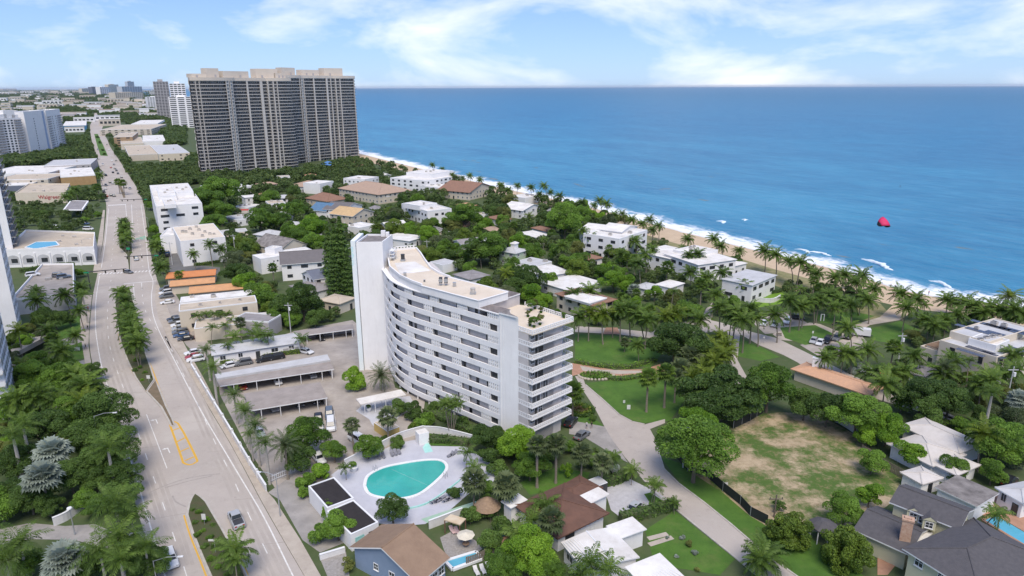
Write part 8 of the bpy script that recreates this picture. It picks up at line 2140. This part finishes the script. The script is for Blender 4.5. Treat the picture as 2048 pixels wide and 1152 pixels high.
# box trailer at the beach car park, flat boat trailer load
r_ = root('box_trailer',P(1722,672),'white box trailer parked on the beach park lot','trailer',None,-.35); b = MB(); b.box(-2.4,2.4,-1.05,1.05,.55,2.5); b.build('box',PAINT['white'],r_); b = MB(); b.box(-2.4,3.2,-.15,.15,.4,.55); b.build('frame',M_dark,r_)
for x in (-.9,.1):
 for y in (-1,1): link('wheel',CARS['van'][0]['wheel'],r_,(x,y,.34))
r_ = root('boat_trailer',P(1772,757),'small boat with orange cover on a trailer behind the terracotta house','boat',None,-.6); b = MB(); loft(b,[(-2.2,.6,.9,.5,1.2),(0,.6,1.0,.45,1.25),(1.4,.4,.8,.5,1.3),(2.4,.05,.1,.8,1.45)]); b.build('hull',PAINT['white'],r_); b = MB(); loft(b,[(-1.9,.7,.5,1.22,1.5),(0,.8,.4,1.26,1.75),(1.0,.6,.2,1.3,1.45)]); b.build('cover',mat('orange_cover',(.6,.14,.03),.8,scale=1),r_)

# ================================================================== street furniture
def lamp_post(px,py,h,arm,label,double=False,head='arm'):
 p = P(px,py); r_ = root('street_lamp',p,label,'street lamp'); b = MB(); b.tube([(0,0,0),(0,0,h)],[.12,.06],7); b.build('pole',M_metal,r_)
 if head == 'arm':
  a = Vector(arm); b = MB(); b.tube([(0,0,h-.1),(a.x*.5,a.y*.5,h+.5),(a.x,a.y,h+.55)],.05,6); b.build('arm',M_metal,r_); b = MB(); b.box(-.4,.4,-.14,.14,-.08,.06); b.build('lamp_head',M_frame,r_,(a.x,a.y,h+.5),math.atan2(a.y,a.x))
 else:
  b = MB(); b.tube([(0,0,h),(0,0,h+.12),(0,0,h+.3)],[.15,.42,.36],10); b.build('lamp_head',M_frame,r_)
 return r_
lamp_post(561,1034,8.2,(-3.0,.4,0),'tall lamp on the service drive pavement reaching over the avenue')
lamp_post(150,1070,5.0,None,'white disc-topped lamp post by the left foreground drive',head='disc')
lamp_post(203,912,9.0,(4.0,.5,0),'curved arm lamp rising from the dark left foreground trees')
lamp_post(315,1172,4.5,(4.0,.3,0),'lamp arm reaching in at the bottom edge left of the avenue')
lamp_post(300,470,9,(-4,0,0),'lamp right of the avenue before the white five storey block'); lamp_post(170,520,9,(4,0,0),'lamp left of the avenue by the white arcade')
def util_pole(px,py,h,label,trans=True,m=None):
 p = P(px,py); r_ = root('utility_pole',p,label,'utility pole'); b = MB(); b.tube([(0,0,0),(0,0,h)],[.17,.11],7); b.build('pole',m or M_palegrey,r_); b = MB(); b.box(-1.2,1.2,-.07,.07,h-.9,h-.75); b.build('crossarm',m or M_palegrey,r_)
 for x in (-1.05,0,1.05): b = MB(); b.tube([(x,0,h-.75),(x,0,h-.45)],.06,6); b.build('insulator',M_dark,r_)
 if trans: b = MB(); b.tube([(.35,-.2,h-2.4),(.35,-.2,h-1.4)],.28,8); b.build('transformer',M_frame,r_)
 return r_
util_pole(1366,935,9.5,'pale utility pole with transformer in the street corner tree'); util_pole(471,512,10,'white cross-armed pole behind the cluttered cream roof'); util_pole(582,668,10,'utility pole behind the pale grey bungalow'); util_pole(2012,808,9.5,'utility pole with transformer near the right edge'); util_pole(1796,725,8.5,'utility pole with three transformers by the beach house'); util_pole(855,520,9,'utility pole in the trees behind the curved roof',False); util_pole(345,530,10,'tall pole between avenue and the cluttered cream roof block',False); util_pole(1548,1035,4.5,'short bare pole standing in the vacant lot',False,M_bark)
def signal(a,c,ybase,label):
 A_, B_ = P(*a,6.6), P(*c,6.6); r_ = root('traffic_signal',(A_.x,A_.y,0),label,'traffic light'); b = MB(); b.tube([(0,0,0),(0,0,6.9)],[.2,.15],8); b.build('pole',M_dark,r_); d = B_ - A_; b = MB(); b.tube([(0,0,6.6),(d.x,d.y,6.75)],[.22,.13],7); b.build('mast_arm',M_dark,r_)
 for t in (.45,.7,.92):
  q = d * t; b = MB(); b.box(-.2,.2,-.16,.16,-.55,.55,0);
  for k, z in enumerate((.34,0,-.34)): b.tube([(0,-.16,z),(0,-.24,z)],.13,8,1)
  b.build('signal_head',[M_dark,mat('signal_lens',(.10,.08,.03),.3,scale=2)],r_,(q.x,q.y,6.2))
 b = MB(); b.box(-1.0,1.0,-.03,.03,5.6,6.1); b.build('street_sign',mat('sign_green',(.02,.28,.14),.5,scale=2),r_,(d.x*-.02,d.y*-.02-.3,.6))
signal((175,544),(253,538),570,'black mast arm signal reaching from the left over the avenue'); signal((311,510),(249,514),530,'black mast arm signal reaching from the right over the avenue'); signal((290,398),(240,400),400,'far mast arm signal at the second crossing')
M_signw = mat('sign_white',(.68,.68,.66),.6,scale=2)
def small_sign(px,py,h,w,hh,m,label):
 r_ = root('road_sign',P(px,py),label,'sign'); b = MB(); b.tube([(0,0,0),(0,0,h)],.04,5); b.build('post',M_metal,r_); b = MB(); b.box(-w/2,w/2,-.06,-.02,h-hh,h); b.build('panel',m,r_)
small_sign(258,508,3,1.6,1.0,MATS['sign_green'],'green sign at the tip of the far median'); small_sign(299,768,2.4,.9,.9,M_signw,'white sign on the long median lawn'); small_sign(410,1052,2.4,.7,1.1,M_signw,'striped white sign on the near median'); small_sign(432,1108,2.8,1.8,.35,M_signw,'grey wide sign in the near median palms'); small_sign(1257,820,1.3,.8,1.1,M_signw,'white notice board on the lower park lawn, larger'); small_sign(1248,808,1.0,.5,.7,M_signw,'white notice on the lower park lawn, smaller'); small_sign(1625,672,1.6,.5,.7,M_signw,'white notice on the beach park lawn'); small_sign(1527,686,2.0,.4,.5,M_signw,'small post sign beside the beach street'); small_sign(1800,700,2.4,.4,1.6,M_signw,'upright white sign beside the beach park lot'); small_sign(155,702,1.2,1.6,1.0,M_signw,'low white sign on the grass by the left pavement'); small_sign(1450,980,1.6,.8,.5,M_signw,'white notice fixed to the black lot fence')
# green lettering on the avenue
lettering('green_lettering','BOO',4.4,(P(286,479)+Vector((0,0,.07))),(0,0,-.15),mat('green_road_paint',(.10,.50,.32),.7,scale=1),avenue,.004).scale = (1.0,2.2,1)
r_ = root('picnic_bench',P(1558,672),'small bench at the edge of the beach car park lawn','bench'); b = MB(); b.box(-.8,.8,-.2,.2,.42,.48); b.build('seat',M_wood,r_); b = MB(); b.box(-.8,.8,.2,.25,.5,.9); b.build('backrest',M_wood,r_)
for x in (-.6,.6): b = MB(); b.box(x-.05,x+.05,-.18,.18,0,.42); b.build('leg',M_dark,r_)
r_ = root('shower_posts',P(1644,642),'pair of white beach shower posts by the path','shower')
for x in (-.5,.5): b = MB(); b.box(x-.12,x+.12,-.12,.12,0,2.2); b.build('post',M_frame,r_)
b = MB(); b.box(-.62,.62,-.1,.1,2.2,2.3); b.build('crossbar',M_frame,r_)
r_ = root('gazebo',P(1643,1078),'small gazebo with dark shingle hip roof by the clipped ficus','gazebo'); b = MB()
for i in range(8): t0, t1 = i * math.pi / 4, (i+1) * math.pi / 4; b.face([(2.3*math.cos(t0),2.3*math.sin(t0),2.7),(2.3*math.cos(t1),2.3*math.sin(t1),2.7),(.5*math.cos(t1),.5*math.sin(t1),3.7),(.5*math.cos(t0),.5*math.sin(t0),3.7)]); b.face([(2.3*math.cos(t0),2.3*math.sin(t0),2.5),(2.3*math.cos(t1),2.3*math.sin(t1),2.5),(2.3*math.cos(t1),2.3*math.sin(t1),2.7),(2.3*math.cos(t0),2.3*math.sin(t0),2.7)])
b.face([(.5*math.cos(i*math.pi/4),.5*math.sin(i*math.pi/4),3.7) for i in range(8)]); b.build('roof',M_charcoal,r_)
for i in range(8): t = i * math.pi / 4; b = MB(); b.tube([(2.0*math.cos(t),2.0*math.sin(t),0),(2.0*math.cos(t),2.0*math.sin(t),2.6)],.09,6); b.build('post',M_frame,r_)
sheet('driveway',[(1200,975),(1260,958),(1315,985),(1352,1012),(1300,1030),(1250,1042),(1222,1020),(1215,998)],.055,mat('pale_pavers',(.47,.46,.47),.85,col2=(.36,.35,.36),scale=1.2,detail=8))
sheet('lawn',[(1288,988),(1300,985),(1328,1002),(1318,1010),(1300,1006)],.07,M_lawn)
sheet('driveway',[(0,1058),(60,1046),(130,1052),(190,1048),(240,1070),(290,1060),(300,1100),(240,1105),(150,1080),(60,1078),(0,1090)],.04,M_drive)
for a, c in [((1296,1078),(1335,1068)),((1298,1090),(1345,1075))]:
 o = ribbon('path',PL([a,c]),1.0,.06,M_walk); o['kind'] = 'structure'

# ================================================================== people: one continuous body each
def person_mesh(pose,top,bottom,hair=(.05,.035,.025)):
 V = [(0,0,.95),(0,0,1.18),(0,0,1.40),(0,0,1.50),(0,.01,1.62),(0,.02,1.72)]; E = [(0,1),(1,2),(2,3),(3,4),(4,5)]; R = [.15,.135,.15,.055,.09,.08]
 sw = {'stand': .06,'walk': .26}[pose]
 for s in (-1,1):
  i = len(V); V += [(s*.09,0,.88),(s*.10,s*sw*.6,.48),(s*.10,s*sw-(.06 if s<0 else 0),.07),(s*.11,s*sw+.14,.035)]; R += [.095,.065,.045,.04]; E += [(0,i),(i,i+1),(i+1,i+2),(i+2,i+3)]
  i = len(V); V += [(s*.19,0,1.38),(s*.25,-s*sw*.4,1.10),(s*.25,-s*sw*.7+.06,.85),(s*.25,-s*sw*.75+.09,.76)]; R += [.06,.045,.035,.035]; E += [(2,i),(i,i+1),(i+1,i+2),(i+2,i+3)]
 me = bpy.data.meshes.new('body'); me.from_pydata(V,E,[]); o = bpy.data.objects.new('tmp',me); COL.objects.link(o)
 sk = o.modifiers.new('skin','SKIN');
 for k, d in enumerate(me.skin_vertices[0].data): d.radius = (R[k],R[k]*.8); d.use_root = (k == 0)
 o.modifiers.new('sub','SUBSURF').levels = 1
 dg = bpy.context.evaluated_depsgraph_get(); m2 = bpy.data.meshes.new_from_object(o.evaluated_get(dg)); bpy.data.objects.remove(o)
 m2.materials.clear()
 for x in (mat('skin',(.42,.26,.18),.7,scale=3),top,bottom,mat('hair',hair,.8,scale=5)): m2.materials.append(x)
 for p in m2.polygons:
  c = p.center; z = c.z
  p.material_index = 3 if z > 1.66 or (z>1.57 and c.y<-.02) else 0 if z > 1.47 or (abs(c.x)>.215 and z<1.15) else 1 if z > .98 else 2 if z > .5 else 0
  p.use_smooth = True
 return m2
cl_ = lambda n, c: mat('cloth_'+n,c,.9,scale=4)
PEOPLE = [person_mesh('walk',cl_('red',(.35,.04,.04)),cl_('dark',(.03,.03,.04))),person_mesh('stand',cl_('white',(.6,.6,.6)),cl_('navy',(.03,.04,.09))),person_mesh('walk',cl_('black',(.02,.02,.02)),cl_('grey',(.15,.15,.15))),person_mesh('stand',cl_('pink',(.5,.2,.22)),cl_('teal',(.05,.2,.2)))]
for px, py, k, lab in [(177,622,0,'person in a red top walking on the left avenue pavement'),(176,660,2,'person in dark clothes walking on the left avenue pavement, middle'),(172,698,2,'person in dark clothes nearest on the left avenue pavement'),(1173,857,1,'person in a white top standing on the drive by the end balconies'),(1183,857,2,'person in black walking on the drive by the end balconies'),(1781,576,0,'person in red on the sand, left of a pair'),(1790,578,3,'person in pink on the sand, right of a pair'),(1786,594,0,'person in red at the dune end of the beach path'),(1857,590,3,'person in pink at the waterline, farthest right'),(1306,475,2,'dark figure far up the beach'),(1664,656,2,'dark dressed person on the beach park path'),(1672,652,2,'dark dressed person on the beach park path, farther'),(1673,700,1,'person in a white top between parked cars at the beach park')]:
 o = link('person',PEOPLE[k],None,P(px,py,.07),rnd.uniform(0,6.28),1.0); tag(o,lab,'person')

# ================================================================== kite and rider
kp = P(1763,452,22); kr = root('kite',kp,'pink and black arched kitesurfing kite in the air over the shallows','kite'); kr.rotation_euler = (.25,-.75,math.pi/2+.35)
sc = mpp(kp) * 12
def kite_part(t0,t1,m,name):
 b = MB(); n = 10; rows = []
 for i in range(n+1):
  t = t0 + (t1-t0) * i / n; ch = .75 * math.sin(t) ** .7 + .12; y0, z0 = -math.cos(t), math.sin(t) * 1.1; row = []
  for j in range(5): u = j / 4; row.append(len(b.v)); b.v.append(((u-.4)*ch*2.2,y0*(1-.05*u),z0+.16*math.sin(math.pi*u)*math.sin(t)-.1*u))
  rows.append(row)
 for i in range(n):
  for j in range(4): b.f.append((rows[i][j],rows[i+1][j],rows[i+1][j+1],rows[i][j+1])); b.m.append(0)
 o = b.build(name,m,kr,None,0,True); o.scale = (sc,sc,sc); so = o.modifiers.new('thick','SOLIDIFY'); so.thickness = .04
M_pinkk = mat('kite_pink',(.62,.03,.12),.6,scale=1); M_blackk = mat('kite_black',(.02,.015,.02),.6,scale=1)
kite_part(.0,.5,M_blackk,'left_tip'); kite_part(.5,1.35,mat('kite_dark_pink',(.32,.01,.07),.6,scale=1),'left_canopy'); kite_part(1.35,2.75,M_pinkk,'right_canopy'); kite_part(2.75,3.14,M_blackk,'right_tip')
b = MB(); n = 20; b.tube([(-.4*sc*(.75*math.sin(t) ** .7+.12)*2.2,-math.cos(t)*sc,math.sin(t)*1.1*sc) for t in np.linspace(.02,3.12,n)],.05*sc,6); b.build('leading_edge',M_blackk,kr)
ro = link('kite_surfer',PEOPLE[2],None,P(1800,374,.3),1.0,1.0); tag(ro,'tiny dark kite surfer out on the open water','person')
r_ = root('kite_board',P(1800,374,0),'short board under the distant kite surfer','board'); b = MB(); b.prism([(-.7,-.18),(-.8,0),(-.7,.18),(.7,.18),(.8,0),(.7,-.18)],.12,.2); b.build('deck',M_dark,r_)


# ================================================================== sea air: thin even haze round the whole place
b = MB(); b.box(-70000,90000,-3000,90000,-1.5,135)
hz = b.build('haze',None); hz.data.materials.clear()
mh = bpy.data.materials.new('sea_haze'); mh.use_nodes = True; mh.node_tree.nodes.clear()
ho = mh.node_tree.nodes.new('ShaderNodeOutputMaterial'); hv = mh.node_tree.nodes.new('ShaderNodeVolumePrincipled')
hv.inputs['Density'].default_value = HAZE; hv.inputs['Color'].default_value = (0.80,0.86,0.95,1); hv.inputs['Anisotropy'].default_value = 0.2
mh.node_tree.links.new(hv.outputs[0],ho.inputs['Volume']); hz.data.materials.append(mh)
tag(hz,'thin pale sea haze over the coast','haze',kind='stuff')

settle_labels()
